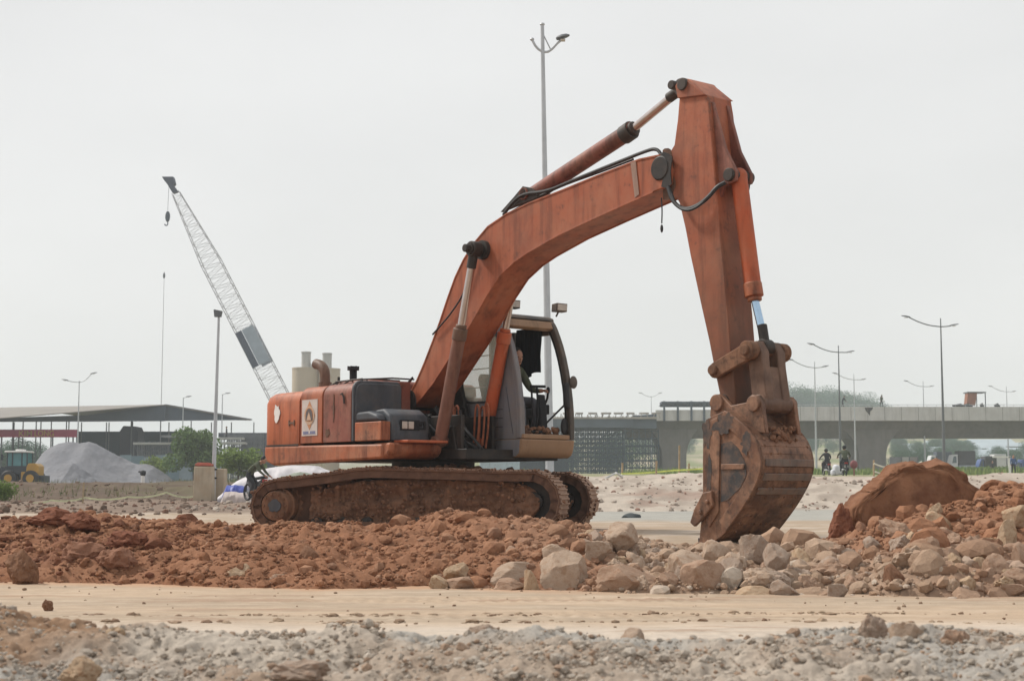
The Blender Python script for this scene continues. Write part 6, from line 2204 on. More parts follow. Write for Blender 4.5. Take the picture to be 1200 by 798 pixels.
# ------------------------------------------------------------------ vehicles at the right
def truck(px0, px1, d, label, cabmat, boxmat, face=-1, canvas=True, hpx=24, group='vehicles on the far road'):
    """Lorry seen from the side, cab at the left (face=-1) or right."""
    k = d / FPX
    L_ = (px1 - px0) * k; H_ = hpx * k
    b = base_at((px0 + px1) / 2, d)
    rt = empty('truck', b, 0, label, 'truck', group)
    s = face
    fr = lambda t: s * (L_ / 2 - L_ * t)       # t=0 at the nose
    cl = min(.30 * L_, 2.2)
    c = MB()
    c.prism([(s * L_ / 2, .55), (s * L_ / 2, H_ * .42), (s * (L_ / 2 - .35), H_ * .78), (s * (L_ / 2 - .5), H_ * .84), (s * (L_ / 2 - cl), H_ * .84), (s * (L_ / 2 - cl), .55)], -1.1, 1.1)
    co = c.build('cab', cabmat, rt, bevel=.06)
    w = MB()
    for y in (-1.115, 1.105):
        w.prism([(s * (L_ / 2 - .25), H_ * .46), (s * (L_ / 2 - .48), H_ * .76), (s * (L_ / 2 - cl + .2), H_ * .76), (s * (L_ / 2 - cl + .2), H_ * .46)], y, y + .01)
    w.build('window', M['glass_dark'], co, smooth=False)
    bx_ = MB(); xa, xb = sorted((s * (L_ / 2 - cl - .15), -s * L_ / 2))
    bx_.box((xa, -1.2, H_ * .36), (xb, 1.2, H_))
    bo2 = bx_.build('cargo_body', boxmat, rt, bevel=.08)
    lo = MB(); lo.box((xa, -1.23, .75), (xb, 1.23, H_ * .36)); lo.build('side_boards', m_plain('side boards', (.30, .33, .36), .7, 0, .2, 1), rt, bevel=.03)
    u_ = MB(); u_.box((min(xa, -s * L_ / 2), -.9, .5), (max(xb, s * L_ / 2), .9, .75)); u_.build('chassis', M['black'], rt)
    for t in (.13, .72, .88) if L_ > 6 else (.16, .78):
        x = fr(t)
        for y in (-1.1, .85):
            m = MB(); m.cyl((x, y, .48), (x, y + .26, .48), .48, 20); wo = m.build('wheel', M['rubber'], rt, bevel=.04)
            m = MB(); m.cyl((x, y - .01 if y < 0 else y + .255, .48), (x, y + .01 if y < 0 else y + .275, .48), .25, 16); m.build('rim', M['galv'], wo)
    return rt


blue = m_plain('blue paint', (.03, .075, .24), .4, 0, .15, 1); wht = m_plain('lorry white', (.55, .56, .57), .45, 0, .1, 1); canv = m_plain('grey canvas', (.06, .06, .066), .85, 0, .25, .6); navy = m_plain('navy canvas', (.05, .065, .09), .85, 0, .25, .6)
truck(1112, 1141, 236, 'lorry with dark grey canvas load bed and grey side boards behind the huge red boulder', wht, canv, -1, hpx=26)
truck(1087, 1114, 262, 'navy canvas topped lorry with a white nose left of the grey canvas lorry', wht, navy, -1, hpx=27)
truck(1145, 1166, 250, 'small blue lorry cab with dark load at the far right road', blue, canv, -1, hpx=21)
truck(1163, 1185, 262, 'white box lorry behind the small blue lorry', wht, wht, 1, hpx=24)
truck(1186, 1214, 262, 'blue lorry cut by the right edge of the picture', blue, blue, -1, hpx=18)
for (px, d, lb, mts) in ((1163.5, 200, 'person in dark clothes standing beside the small blue lorry', ('dark_cloth', 'dark_cloth', 'black')), (1188, 130, 'small distant person in blue walking near the right edge', ('blue_cloth', 'dark_cloth', 'black'))):
    person(lb, stand(1.66), mts, base_at(px, d), R(-90), 'people far away on the right', fingers=False)
# signal post with white gate
m = MB(); b = base_at(1184, 150); m.box((b.x - .1, b.y, b.z), (b.x + .1, b.y + .1, b.z + 1.7)); m.box((b.x - 1.6, b.y, b.z + 1.6), (b.x + .1, b.y + .1, b.z + 1.75))
tag(m.build('gate_post', M['white']), 'thin white gate post by the hedge at the far right', 'post')
# hoarding panels at the right pier
rt = empty('hoarding', base_at(1059, 180), 0, 'grey sheet hoarding in three panels right of the pier', 'hoarding')
for i, (a, b_) in enumerate(((1043, 1057), (1058, 1066), (1067, 1076))):
    m = MB(); k = 180 / FPX; xa, xb = (a - 1059) * k, (b_ - 1059) * k
    m.box((xa, 0, 0), (xb, .08, 1.9)); m.build('panel', m_plain('sheet %d' % i, ((.17, .17, .19), (.36, .35, .34), (.24, .22, .22))[i], .7, 0, .2, 1), rt)
    m = MB(); m.box((xb - .06, -.06, 0), (xb + .06, .12, 2.0)); m.build('post', M['galv_dark'], rt)
# pale container seen between the tracks and the cab
m = MB(); d = 100.0; x0, x1 = xpx(562, d), xpx(609, d); zb = gz(x0, d)
rt = empty('container', ((x0 + x1) / 2, d, zb), 0, 'pale blue site container seen under the excavator cab', 'container')
m.box((x0 - (x0 + x1) / 2, 0, 0), (x1 - (x0 + x1) / 2, 2.4, zpx(539, d) - zb)); m.build('body', m_plain('pale blue', (.42, .50, .56), .6, 0, .08, 1), rt, bevel=.04)
m = MB()
for k in range(14):
    x = x0 - (x0 + x1) / 2 + (x1 - x0) * (k + .5) / 14
    m.box((x - .04, -.03, .1), (x + .04, 0, zpx(540, d) - zb - .1))
m.build('rib', m_plain('rib blue', (.40, .48, .54), .6), rt, smooth=False)

# ------------------------------------------------------------------ left: canopy, hall, gravel, loader
M['roof_grey'] = m_plain('roof sheet grey', (.07, .09, .115), .7, 0, .15, .2)
M['roof_brown'] = m_plain('roof sheet brown', (.20, .18, .16), .7, 0, .2, .2)
M['teal'] = m_plain('dark teal sheet', (.012, .05, .075), .8, 0, .2, .2)
Dc = 205.0
def cx_(px, d=Dc): return xpx(px, d)
def cz_f(py, d=Dc): return zpx(py, d)
zb = gz(cx_(100), Dc)
rt = empty('canopy_shed', (cx_(120), Dc, zb), 0, 'wide open sided canopy with a low pitched grey roof on thin posts', 'shed')
o_ = Vector(rt.location)
m = MB()
# gable end facing the camera, ridge runs away to the left
e0, e1, rg_ = (cx_(92), cz_f(494)), (cx_(294), cz_f(492)), (cx_(193), cz_f(474.5))
ga = [(e0[0], e0[1]), (e1[0], e1[1]), (e1[0], e1[1] + .12), (rg_[0], rg_[1] + .1), (e0[0], e0[1] + .5)]
m.prism([(a - o_.x, b - o_.z) for a, b in ga], 0, .3)
m.build('gable', M['roof_grey'], rt)
m = MB()
def q3(px, py, d): p = at(px, py, d); return (p.x - o_.x, p.y - o_.y, p.z - o_.z)
# roof planes: towards camera-left slope with long eave
P = [q3(294.5, 491.5, Dc - .3), q3(193, 474, Dc - .3), q3(20, 477, Dc + 55), q3(110, 489, Dc + 55)]
m.add(P + [(a, b, c - .12) for a, b, c in P], [(0, 1, 2, 3), (7, 6, 5, 4), (0, 4, 5, 1), (1, 5, 6, 2), (2, 6, 7, 3), (3, 7, 4, 0)])
P = [q3(193, 474, Dc - .3), q3(-60, 494.5, Dc - 12), q3(-90, 480, Dc + 40), q3(20, 477, Dc + 55)]
m.add(P + [(a, b, c - .12) for a, b, c in P], [(0, 1, 2, 3), (7, 6, 5, 4), (0, 4, 5, 1), (1, 5, 6, 2), (2, 6, 7, 3), (3, 7, 4, 0)])
m.build('roof', M['roof_brown'], rt, smooth=False)
m = MB()
P = [(cx_(-20) - o_.x, -.5, cz_f(493.8) - o_.z), (cx_(96) - o_.x, -.5, cz_f(493.8) - o_.z)]
m.prism([(cx_(-40) - o_.x, cz_f(494.5) - o_.z), (cx_(193) - o_.x, cz_f(493.5) - o_.z), (cx_(193) - o_.x, cz_f(476) - o_.z), (cx_(150) - o_.x, cz_f(480) - o_.z), (cx_(100) - o_.x, cz_f(486.5) - o_.z), (cx_(-40) - o_.x, cz_f(491) - o_.z)], -.35, -.05)
m.build('fascia', M['roof_grey'], rt)
for px in (2, 12, 24, 34, 45, 52, 70, 78, 83, 113, 116, 143, 186, 188, 222, 239, 263, 290):
    m = MB(); m.box((cx_(px) - o_.x - .06, .4 + (px % 3) * 2, -.2), (cx_(px) - o_.x + .06, .52 + (px % 3) * 2, cz_f(493) - o_.z)); m.build('post', M['galv_dark'], rt)
# teal hall wall behind, with a humped machine housing
d = 226.0
m = MB(); m.box((cx_(88, d), d, gz(cx_(150, d), d) - .3), (cx_(222, d), d + 6, zpx(505.5, d)))
tag(m.build('hall', M['teal']), 'low dark teal hall wall under the canopy', 'building')
d = 214.0
m = MB(); m.prism([(cx_(139, d), gz(cx_(150, d), d) - .2), (cx_(160.5, d), gz(cx_(150, d), d) - .2), (cx_(160.5, d), zpx(507, d)), (cx_(157, d), zpx(499.5, d)), (cx_(143, d), zpx(499, d)), (cx_(139, d), zpx(505, d))], d, d + 4)
m.cyl((cx_(149, d), d + 2, zpx(500, d)), (cx_(149, d), d + 2, zpx(493, d)), .18, 10)
tag(m.build('hopper', m_plain('dark blue grey', (.035, .045, .065), .8, 0, .2, .4), bevel=.1), 'dark humped hopper rising above the teal hall wall', 'hopper')
# red signboard with yellow lettering
d = 203.0
m = MB(); xa, xb = cx_(-60, d), cx_(89, d); za, zb2 = zpx(512.3, d), zpx(503.2, d)
rt = empty('signboard', ((xa + xb) / 2, d, gz(xa, d)), 0, 'long crimson signboard with yellow capital lettering below the canopy roof', 'sign')
o_ = Vector(rt.location)
m.box((xa - o_.x, -.1, za - o_.z), (xb - o_.x, .1, zb2 - o_.z)); bd_ = m.build('board', m_plain('crimson', (.42, .035, .09), .6, 0, .1, 1), rt, bevel=.03)
for px in (-40, 0, 20, 60, 84):
    m = MB(); m.box((cx_(px, d) - o_.x - .08, .1, -.2), (cx_(px, d) - o_.x + .08, .26, zb2 - o_.z)); m.build('post', M['galv_dark'], rt)
for word, c0, c1 in (('KIM', 21, 36.5), ('LONG', 39.5, 62)):
    cu = bpy.data.curves.new('lettering', 'FONT'); cu.body = word; cu.size = 1.02; cu.extrude = .02; cu.align_x = 'CENTER'; cu.offset = .012
    to = bpy.data.objects.new('lettering_tmp', cu); COL.objects.link(to)
    dg = bpy.context.evaluated_depsgraph_get(); dg.update()
    tm = bpy.data.meshes.new_from_object(to.evaluated_get(dg)); bpy.data.objects.remove(to)
    lt = bpy.data.objects.new('lettering', tm); link(lt, bd_); tm.materials.clear(); tm.materials.append(m_plain('sign yellow', (.50, .27, .04), .6))
    wtx = max(v.co.x for v in tm.vertices) - min(v.co.x for v in tm.vertices)
    lt.rotation_euler = (R(90), 0, 0); lt.scale = ((c1 - c0) * d / FPX / wtx, 1.0, 1)
    lt.location = (cx_((c0 + c1) / 2, d) - o_.x, -.13, za - o_.z + .14)

# gravel heaps
M['gravel'] = m_attr('gravel', 3.2, .30, .95, .8, .05)
def heap(pxa, pxb, peaks, d, dep, label, seed, base_z):
    xa, xb = xpx(pxa, d), xpx(pxb, d)
    nx, ny = 190, 70
    X = np.linspace(xa, xb, nx); Yn = np.linspace(-1, 1, ny)
    prof = np.interp(X, [xpx(p[0], d) for p in peaks], [zpx(p[1], d) - base_z for p in peaks])
    ker = np.hanning(7); ker /= ker.sum(); prof = np.convolve(np.pad(prof, 3, mode='edge'), ker, mode='valid')
    XX, YY = np.meshgrid(X, Yn)
    sh = np.clip(1.03 - np.abs(YY), 0, 1)
    Z = base_z + prof[None, :] * np.minimum(1, sh) ** .95 - .12
    yw = dep * (.25 + .75 * prof / prof.max())
    Yw = d + YY * yw[None, :]
    Z += .10 * fbm(XX * .9, Yw * .9, None, 4, seed) + .06 * fbm(XX * 3, Yw * 3, None, 3, seed + 3)
    c = mixc(np.broadcast_to((.165, .17, .19), XX.shape + (3,)), (.225, .225, .24), .5 + .5 * fbm(XX * .7, Yw * .7, None, 4, seed + 5))
    o = mesh_np('gravel_heap', np.stack([XX.ravel(), Yw.ravel(), Z.ravel()], 1), grid_faces(nx, ny), M['gravel'], None, c.reshape(-1, 3))
    return tag(o, label, 'gravel heap')
d = 150.0
bzv = gz(xpx(120, d), d)
heap(14, 218, [(14, 570), (35, 551), (52, 527), (68, 518), (80, 516.5), (92, 518.5), (104, 516), (112, 519), (130, 529), (150, 538.5), (160, 543), (168, 542.5), (180, 545), (198, 557), (212, 568), (218, 571)], d, 8, 'broad grey gravel heap in front of the canopy, the taller one behind', 141, bzv)
d = 134.0
bzv = gz(xpx(90, d), d)
heap(38, 128, [(38, 571), (48, 556), (58, 546), (72, 541.5), (86, 541), (98, 549), (112, 560), (124, 569), (128, 572)], d, 4.5, 'smaller grey gravel heap in front of the taller one, beside the loader', 151, bzv)

# wheel loader
d = 122.0; k = d / FPX
b = base_at(22, d)
rt = empty('wheel_loader', b, 0, 'yellow wheel loader with a dark glazed cab parked beside the gravel heap', 'wheel loader')
yel = m_plain('loader yellow', (.45, .25, .035), .5, 0, .2, 1); dk = m_plain('loader dark', (.03, .04, .05), .6, 0, .2, 1)
def lx(px): return (px - 22) * k
def lz(py): return zpx(py, d) - b.z
m = MB()
m.prism([(lx(33), lz(560)), (lx(34), lz(547)), (lx(36), lz(543)), (lx(44), lz(543)), (lx(48), lz(546)), (lx(48), lz(558)), (lx(46), lz(562))], -.75, .75); m.prism([(lx(28), lz(562)), (lx(28), lz(553)), (lx(36), lz(553)), (lx(36), lz(562))], -.8, .8)
m.build('engine_hood', yel, rt, bevel=.05)
m = MB(); m.box((lx(26), -.7, lz(562)), (lx(36), .7, lz(554))); m.box((lx(47), -.8, lz(565)), (lx(55), .8, lz(557)))
m.prism([(lx(-12), lz(560)), (lx(2), lz(548)), (lx(12), lz(552)), (lx(12), lz(562))], -.5, .5)
m.build('frame', dk, rt, bevel=.05)
m = MB()
for a, w in ((10.5, 1.3), (16.5, 1.3), (27.5, 1.3), (33.5, 1.3)):
    m.box((lx(a), -.7, lz(556)), (lx(a + w), -.6, lz(530))); m.box((lx(a), .6, lz(556)), (lx(a + w), .7, lz(530)))
m.box((lx(10), -.72, lz(556)), (lx(35), .72, lz(546)))
cbo = m.build('cab', dk, rt, bevel=.03)
m = MB(); m.box((lx(8.5), -.85, lz(530.5)), (lx(35.5), .85, lz(528.5))); m.box((lx(19), -.4, lz(528.5)), (lx(28), .4, lz(526.5))); m.build('cab_roof', M['white'], cbo, bevel=.04)
m = MB(); m.box((lx(11.5), -.64, lz(547)), (lx(34), .64, lz(530.5))); m.build('cab_window', m_plain('teal glass', (.08, .22, .24), .15, 0, .2, 2), cbo)
m = MB(); m.tube([(lx(10), -.8, lz(535)), (lx(6), -.95, lz(535.5))], .03, 6); m.box((lx(5), -1.0, lz(539.5)), (lx(7.5), -.9, lz(532.5))); m.build('mirror', dk, cbo)
for px in (14.5, 40):
    for y in (-1.1, .55):
        m = MB(); c_ = (lx(px), y + .27, lz(560.5))
        m.cyl((lx(px), y, lz(560.5)), (lx(px), y + .55, lz(560.5)), .60, 26); wo = m.build('wheel', M['rubber'], rt, bevel=.1)
        m = MB(); m.cyl((lx(px), y - .01, lz(560.5)), (lx(px), y + .56, lz(560.5)), .30, 18); m.build('rim', yel, wo)
m = MB()
for y in (-.45, .38):
    m.prism([(lx(10), lz(551)), (lx(4), lz(546)), (lx(-6), lz(552)), (lx(-14), lz(563)), (lx(-11), lz(566)), (lx(-3), lz(556)), (lx(8), lz(556))], y, y + .1)
m.build('loader_arm', dk, rt, bevel=.03)
m = MB(); pr = [(lx(-12), lz(565)), (lx(-13), lz(556)), (lx(-17), lz(552)), (lx(-25), lz(553)), (lx(-30), lz(566)), (lx(-26), lz(567.5))]
m.prism(pr, -1.3, 1.3); m.build('bucket', yel, rt, bevel=.03)

# steel frame and platform at the left, with a worker on it
scaffold(156, 206, 517, 196, 4, 'low pipe scaffold with plank decks left of the green tree', nb=8, levels=3, mat='galv_dark', thick=.09)
scaffold(262, 304, 507, 192, 5, 'pipe scaffold with plank decks behind the floodlight pole', nb=7, levels=4, mat='galv_dark', thick=.12)
for k, (a, b_, py, dd, lb) in enumerate(((255, 283, 513.5, 190, 'upper pale plank stack on the scaffold behind the floodlight pole'), (256, 286, 519, 190, 'lower pale plank stack on the scaffold behind the floodlight pole'), (188, 212, 511, 193, 'dark plank stack on the low scaffold left of the tree'), (155, 216, 519.5, 194, 'long pale plank deck on the low scaffold left of the tree'))):
    m = MB(); m.box((xpx(a, dd), dd, zpx(py + 1.2, dd)), (xpx(b_, dd), dd + 2, zpx(py - 1.2, dd)))
    tag(m.build('plank_stack', m_plain('planks %d' % k, (.40, .40, .38) if k != 2 else (.2, .21, .22), .8, 0, .25, .5)), lb, 'planks')
d = 198.0
m = MB(); m.box((xpx(255, d), d, zpx(512, d)), (xpx(320, d), d + 5, zpx(507, d))); m.box((xpx(282, d), d, gz(xpx(290, d), d) - .2), (xpx(322, d), d + 5, zpx(512, d)))
tag(m.build('steel_shed', m_plain('grey shed', (.075, .085, .105), .8, 0, .3, .4)), 'dark grey steel shed behind the excavator counterweight', 'shed')
person('small figure standing on the scaffold planks behind the floodlight pole', stand(1.6), ('dark_cloth', 'dark_cloth', 'black'), at(265.5, 515.5, 190.5), R(200), None, fingers=False)
person('person in blue clothes standing between the gravel heap and the green tree', stand(1.65), ('blue_cloth', 'blue_cloth', 'black'), base_at(179, 165) + Vector((0, 0, .9)), R(-90), None, fingers=False)
# blue sheet fence behind the gravel heap
rt = empty('sheet_fence', base_at(195, 185), 0, 'weathered blue grey sheet fence behind the gravel heap and the green tree', 'fence')
o_ = Vector(rt.location)
for i in range(9):
    a = 140 + i * 14
    m = MB(); m.box((xpx(a, 185) - o_.x, 0, -.2), (xpx(a + 13.6, 185) - o_.x, .06, zpx(533 + (i % 3) * 1.2, 185) - o_.z)); m.build('panel', m_plain('fence %d' % i, ((.17, .23, .27), (.13, .19, .23), (.20, .25, .29))[i % 3], .7, 0, .15, .8), rt)
# tarpaulin covered stack: pale top, blue front
d = 57.0
def lump(name, pts, d0, dp, mat, label, cat, seed, nx=110, ny=40):
    X = np.linspace(xpx(pts[0][0], d0), xpx(pts[-1][0], d0), nx)
    top_ = np.interp(X, [xpx(p[0], d0) for p in pts], [zpx(p[1], d0) for p in pts])
    base = np.array([gz(x, d0) for x in X]) - .1
    T = np.linspace(0, 1, ny)
    XX = np.repeat(X[None], ny, 0)
    a = T[:, None] * math.pi
    Z = base[None] + (top_ - base)[None] * np.sin(a) ** .55
    Y = d0 - np.cos(a) * dp + .16 * fbm(XX * 1.5, Z * 2, None, 3, seed) + .05 * fbm(XX * 5, Z * 1.5, None, 3, seed + 4)
    Z = Z + .07 * fbm(XX * 2.2, Y * 2.2, None, 3, seed + 2)
    o = mesh_np(name, np.stack([XX.ravel(), Y.ravel(), Z.ravel()], 1), grid_faces(nx, ny), mat)
    return tag(o, label, cat)
lump('tarpaulin', [(262, 578), (270, 570), (284, 561), (300, 553.5), (312, 550), (340, 545), (372, 547), (400, 556), (420, 566)], 58.5, 1.2, m_plain('pale tarp', (.50, .48, .50), .6, 0, .2, .8), 'pale tarpaulin stretched over a long stack behind the sprocket', 'tarpaulin', 171)
lump('tarpaulin', [(263, 578), (266, 568), (276, 567.5), (288, 571), (292, 578)], 57.0, .5, m_plain('blue tarp', (.035, .06, .30), .5, 0, .2, 1), 'small vivid blue tarpaulin in front of the pale one', 'tarpaulin', 175)
lump('tarpaulin', [(260, 589), (264, 577.5), (276, 576), (290, 578), (300, 589)], 56.0, .5, m_plain('pinkish tarp', (.42, .36, .34), .7, 0, .2, 1), 'dusty pinkish sheet lying in front of the blue tarpaulin', 'tarpaulin', 177)
lump('tarpaulin', [(318, 566), (330, 558), (352, 553), (368, 556), (385, 560), (392, 566)], 56.6, .7, m_plain('green tarp', (.21, .235, .19), .8, 0, .25, 1), 'grey green tarpaulin seen above the rear of the track', 'tarpaulin', 179)
# parked moped loaded with a sheet beside the sprocket, and its rider bending
b = base_at(300, 54)
mb_ = motorbike(b + Vector((0, 0, .05)), R(125), 'motorbike parked in front of the tarpaulins beside the sprocket'); mb_['group'] = 'motorbikes on site'
Jc = {'pelvis': (-.25, 0, .82), 'belly': (-.12, 0, .95), 'chest': (.06, 0, 1.10), 'neck': (.20, 0, 1.20), 'head': (.30, 0, 1.27), 'look': (1.2, 0, .9)}
for s, y in (('L', 1), ('R', -1)):
    Jc.update({'sh' + s: (.12, .17 * y, 1.14), 'el' + s: (.25, .22 * y, .90), 'wr' + s: (.42, .18 * y, .75), 'ha' + s: (.49, .17 * y, .72), 'hip' + s: (-.24, .1 * y, .78), 'kn' + s: (.02, .14 * y, .48), 'an' + s: (-.15, .14 * y, .09), 'to' + s: (0, .15 * y, .04)})
person('person in patterned dark green bending down beside the parked motorbike', Jc, ('olive', 'dark_cloth', 'black'), base_at(299, 52.5) + Vector((0, 0, .12)), R(-15), None, fingers=True)

# ------------------------------------------------------------------ crane and silos
d = 190.0; k = d / FPX
root_p = at(352, 506, d + 0)     # boom foot, hidden behind the excavator
bb = Vector((xpx(352, d), d, gz(xpx(352, d), d)))
rt = empty('crawler_crane', bb, 0, 'pale lattice boom crane leaning to the left behind the excavator', 'crane')
foot_ = at(345, 500, d) - bb; tipc = at(206, 226, d) - bb
ax = (tipc - foot_).normalized(); sd = Vector((0, 1, 0)); nn = ax.cross(sd).normalized()
Lb = (tipc - foot_).length
lat = MB()
N = 46
def chord(t, a, b):
    w = 1.15 * min(1, t / .08 + .25) * (1 if t < .70 else 1 - (t - .70) / .30 * .62)
    return foot_ + ax * (Lb * t) + nn * (a * w) + sd * (b * w)
for a in (-1, 1):
    for b_ in (-1, 1):
        lat.tube([chord(i / N, a, b_) for i in range(N + 1)], .048, 5)
for i in range(N):
    t0, t1 = i / N, (i + 1) / N
    for (a, b1_, a2, b2_) in ((-1, -1, 1, -1), (-1, 1, 1, 1), (-1, -1, -1, 1), (1, -1, 1, 1)):
        if i % 2: lat.bar(chord(t0, a, b1_), chord(t1, a2, b2_), .03, .03)
        else: lat.bar(chord(t0, a2, b2_), chord(t1, a, b1_), .03, .03)
        lat.bar(chord(t0, a, b1_), chord(t0, a2, b2_), .03, .03)
lat.build('lattice_boom', m_plain('crane white', (.46, .46, .48), .6, 0, .1, 1), rt, smooth=False)
def cr(px, py): return at(px, py, d) - bb
hd = MB()
pr = [cr(190.5, 208), cr(204, 208), cr(206, 216), cr(204, 218), cr(209, 225), cr(203, 227), cr(197, 217), cr(193, 212)]
hd.prism([(p.x, p.z) for p in pr], -.5, .5); hd.build('boom_head', m_plain('crane head', (.06, .07, .10), .6), rt, bevel=.05)
for b_, c_, nm in ((-1.20, (.32, .37, .43), 'sign_panel'), (1.1, (.30, .34, .40), 'sign_panel')):
    m = MB(); p0, p1 = chord(.262, -1, 0), chord(.41, -1, 0)
    q0, q1 = chord(.262, .25, 0), chord(.41, .25, 0)
    vs = []
    for y in (b_, b_ + .08):
        for p in (p0, p1, q1, q0): vs.append((p.x, y, p.z))
    m.add(vs, [(0, 1, 2, 3), (7, 6, 5, 4), (0, 4, 5, 1), (1, 5, 6, 2), (2, 6, 7, 3), (3, 7, 4, 0)])
    m.build(nm, m_plain('panel blue', c_, .6, 0, .1, 1), rt, smooth=False)
m = MB(); p0, p1, q0, q1 = chord(.262, .3, 0), chord(.41, .3, 0), chord(.262, 1.0, 0), chord(.41, 1.0, 0)
vs = []
for y in (-1.22, -1.12):
    for p in (p0, p1, q1, q0): vs.append((p.x, y, p.z))
m.add(vs, [(0, 1, 2, 3), (7, 6, 5, 4), (0, 4, 5, 1), (1, 5, 6, 2), (2, 6, 7, 3), (3, 7, 4, 0)]); m.build('sign_panel', m_plain('panel dark', (.07, .085, .12), .6), rt, smooth=False)
hk = MB(); a = cr(198, 217); b_ = cr(196.5, 247)
hk.tube([a, b_], .025, 5); hk.build('hoist_cable', M['galv_dark'], rt)
hk = MB(); c0 = cr(196.5, 254)
hk.ell((c0.x, c0.y, c0.z), (.30, .2, .68), 12, 10); hk.tube(smooth_poly([(c0.x, c0.y, c0.z - .6), (c0.x + .05, c0.y, c0.z - .85), (c0.x - .05, c0.y, c0.z - 1.1), (c0.x - .3, c0.y, c0.z - 1.05), (c0.x - .33, c0.y, c0.z - .9)], 2), .075, 6)
hk.build('hook_block', M['formwork'], rt)
m = MB(); m.box((-2.5, -1.6, 1.2), (2.8, 1.6, 3.4)); m.box((-1.9, -2.5, .1), (1.9, -1.5, 1.0)); m.box((-1.9, 1.5, .1), (1.9, 2.5, 1.0)); m.box((-1.4, -1.2, .8), (1.4, 1.2, 1.25))
m.build('crane_body', m_plain('crane cream', (.42, .36, .25), .6), rt, bevel=.1)
# slim lightning mast at the left of the crane
d = 215.0; b = base_at(187, d); zt4 = at(187.5, 318, d).z
m = MB(); m.tube([(b.x, d, b.z), (b.x + .05, d, zt4)], [.07, .03], 6); z_ = at(187, 323, d).z
tag(m.build('mast', m_plain('mast pale', (.42, .43, .44), .6)), 'hair thin tall mast with a small dark knob near its top', 'mast')
kb = MB(); kb.ell((b.x + .04, d, z_), (.16, .16, .42), 8, 8); ko = kb.build('knob', M['galv_dark'], None); ko.parent = bpy.data.objects['mast']
# cream silos
d = 240.0; bb = base_at(367, d)
rt = empty('silo_plant', bb, 0, 'cream round silo building with two grey stacks above the excavator hood', 'silo')
def sx_(px): return xpx(px, d) - bb.x
def sz_(py): return zpx(py, d) - bb.z
cream = m_plain('silo cream', (.46, .38, .28), .7, 0, .06, .3); sgrey = m_plain('silo grey', (.40, .39, .37), .7, 0, .08, .3)
for a, b_, tpz in ((338.5, 372, 432), (370, 396, 433)):
    m = MB(); r_ = (sx_(b_) - sx_(a)) / 2; xc = (sx_(a) + sx_(b_)) / 2
    m.cyl((xc, r_, -.2), (xc, r_, sz_(tpz)), r_, 36); m.cyl((xc, r_, sz_(tpz)), (xc, r_, sz_(tpz) + .25), r_ * 1.02, 36)
    m.build('silo', cream, rt)
for a, b_, tpz in ((349, 361, 411), (374, 386, 412.5)):
    m = MB(); r_ = (sx_(b_) - sx_(a)) / 2; xc = (sx_(a) + sx_(b_)) / 2
    m.cyl((xc, 2, sz_(434)), (xc, 2, sz_(tpz)), r_ * .92, 24); m.cyl((xc, 2, sz_(tpz + 1.5)), (xc, 2, sz_(tpz)), r_, 24)
    if a < 360: m.prism([(xc + r_ * .8, sz_(433)), (xc + r_ * 1.7, sz_(433)), (xc + r_ * .8, sz_(423))], 1.5, 2.5)
    m.build('stack', sgrey, rt)

# ------------------------------------------------------------------ vegetation
def m_leaf(name, a, b_, sc=.5):
    t = NT(name)
    at_ = t.n('ShaderNodeAttribute', attribute_name='Col')
    f = t.ramp(t.noise(sc, 4, .6), .3, .7)
    c = t.mix(f, a, b_)
    vm = t.n('ShaderNodeVectorMath', operation='MULTIPLY'); t.l(c, vm.inputs[0]); t.l(at_.outputs['Color'], vm.inputs[1])
    t.b.inputs['Transmission Weight'].default_value = 0
    tr_ = t.n('ShaderNodeBsdfTranslucent'); t.l(vm.outputs[0], tr_.inputs['Color'])
    mx = t.n('ShaderNodeMixShader'); mx.inputs[0].default_value = .25
    mat = t.done(vm.outputs[0], .7, spec=.2)
    t.l(t.b.outputs[0], mx.inputs[1]); t.l(tr_.outputs[0], mx.inputs[2]); t.l(mx.outputs[0], t.out.inputs['Surface'])
    return mat


M['leaf'] = m_leaf('foliage', (.08, .15, .05), (.14, .215, .08))
M['leaf_bright'] = m_leaf('bright foliage', (.12, .19, .04), (.19, .26, .07), 2)
M['leaf_far'] = m_leaf('far foliage', (.035, .085, .055), (.07, .135, .08), .2)
M['bark'] = m_plain('bark', (.10, .075, .055), .9, 0, .3, 4)


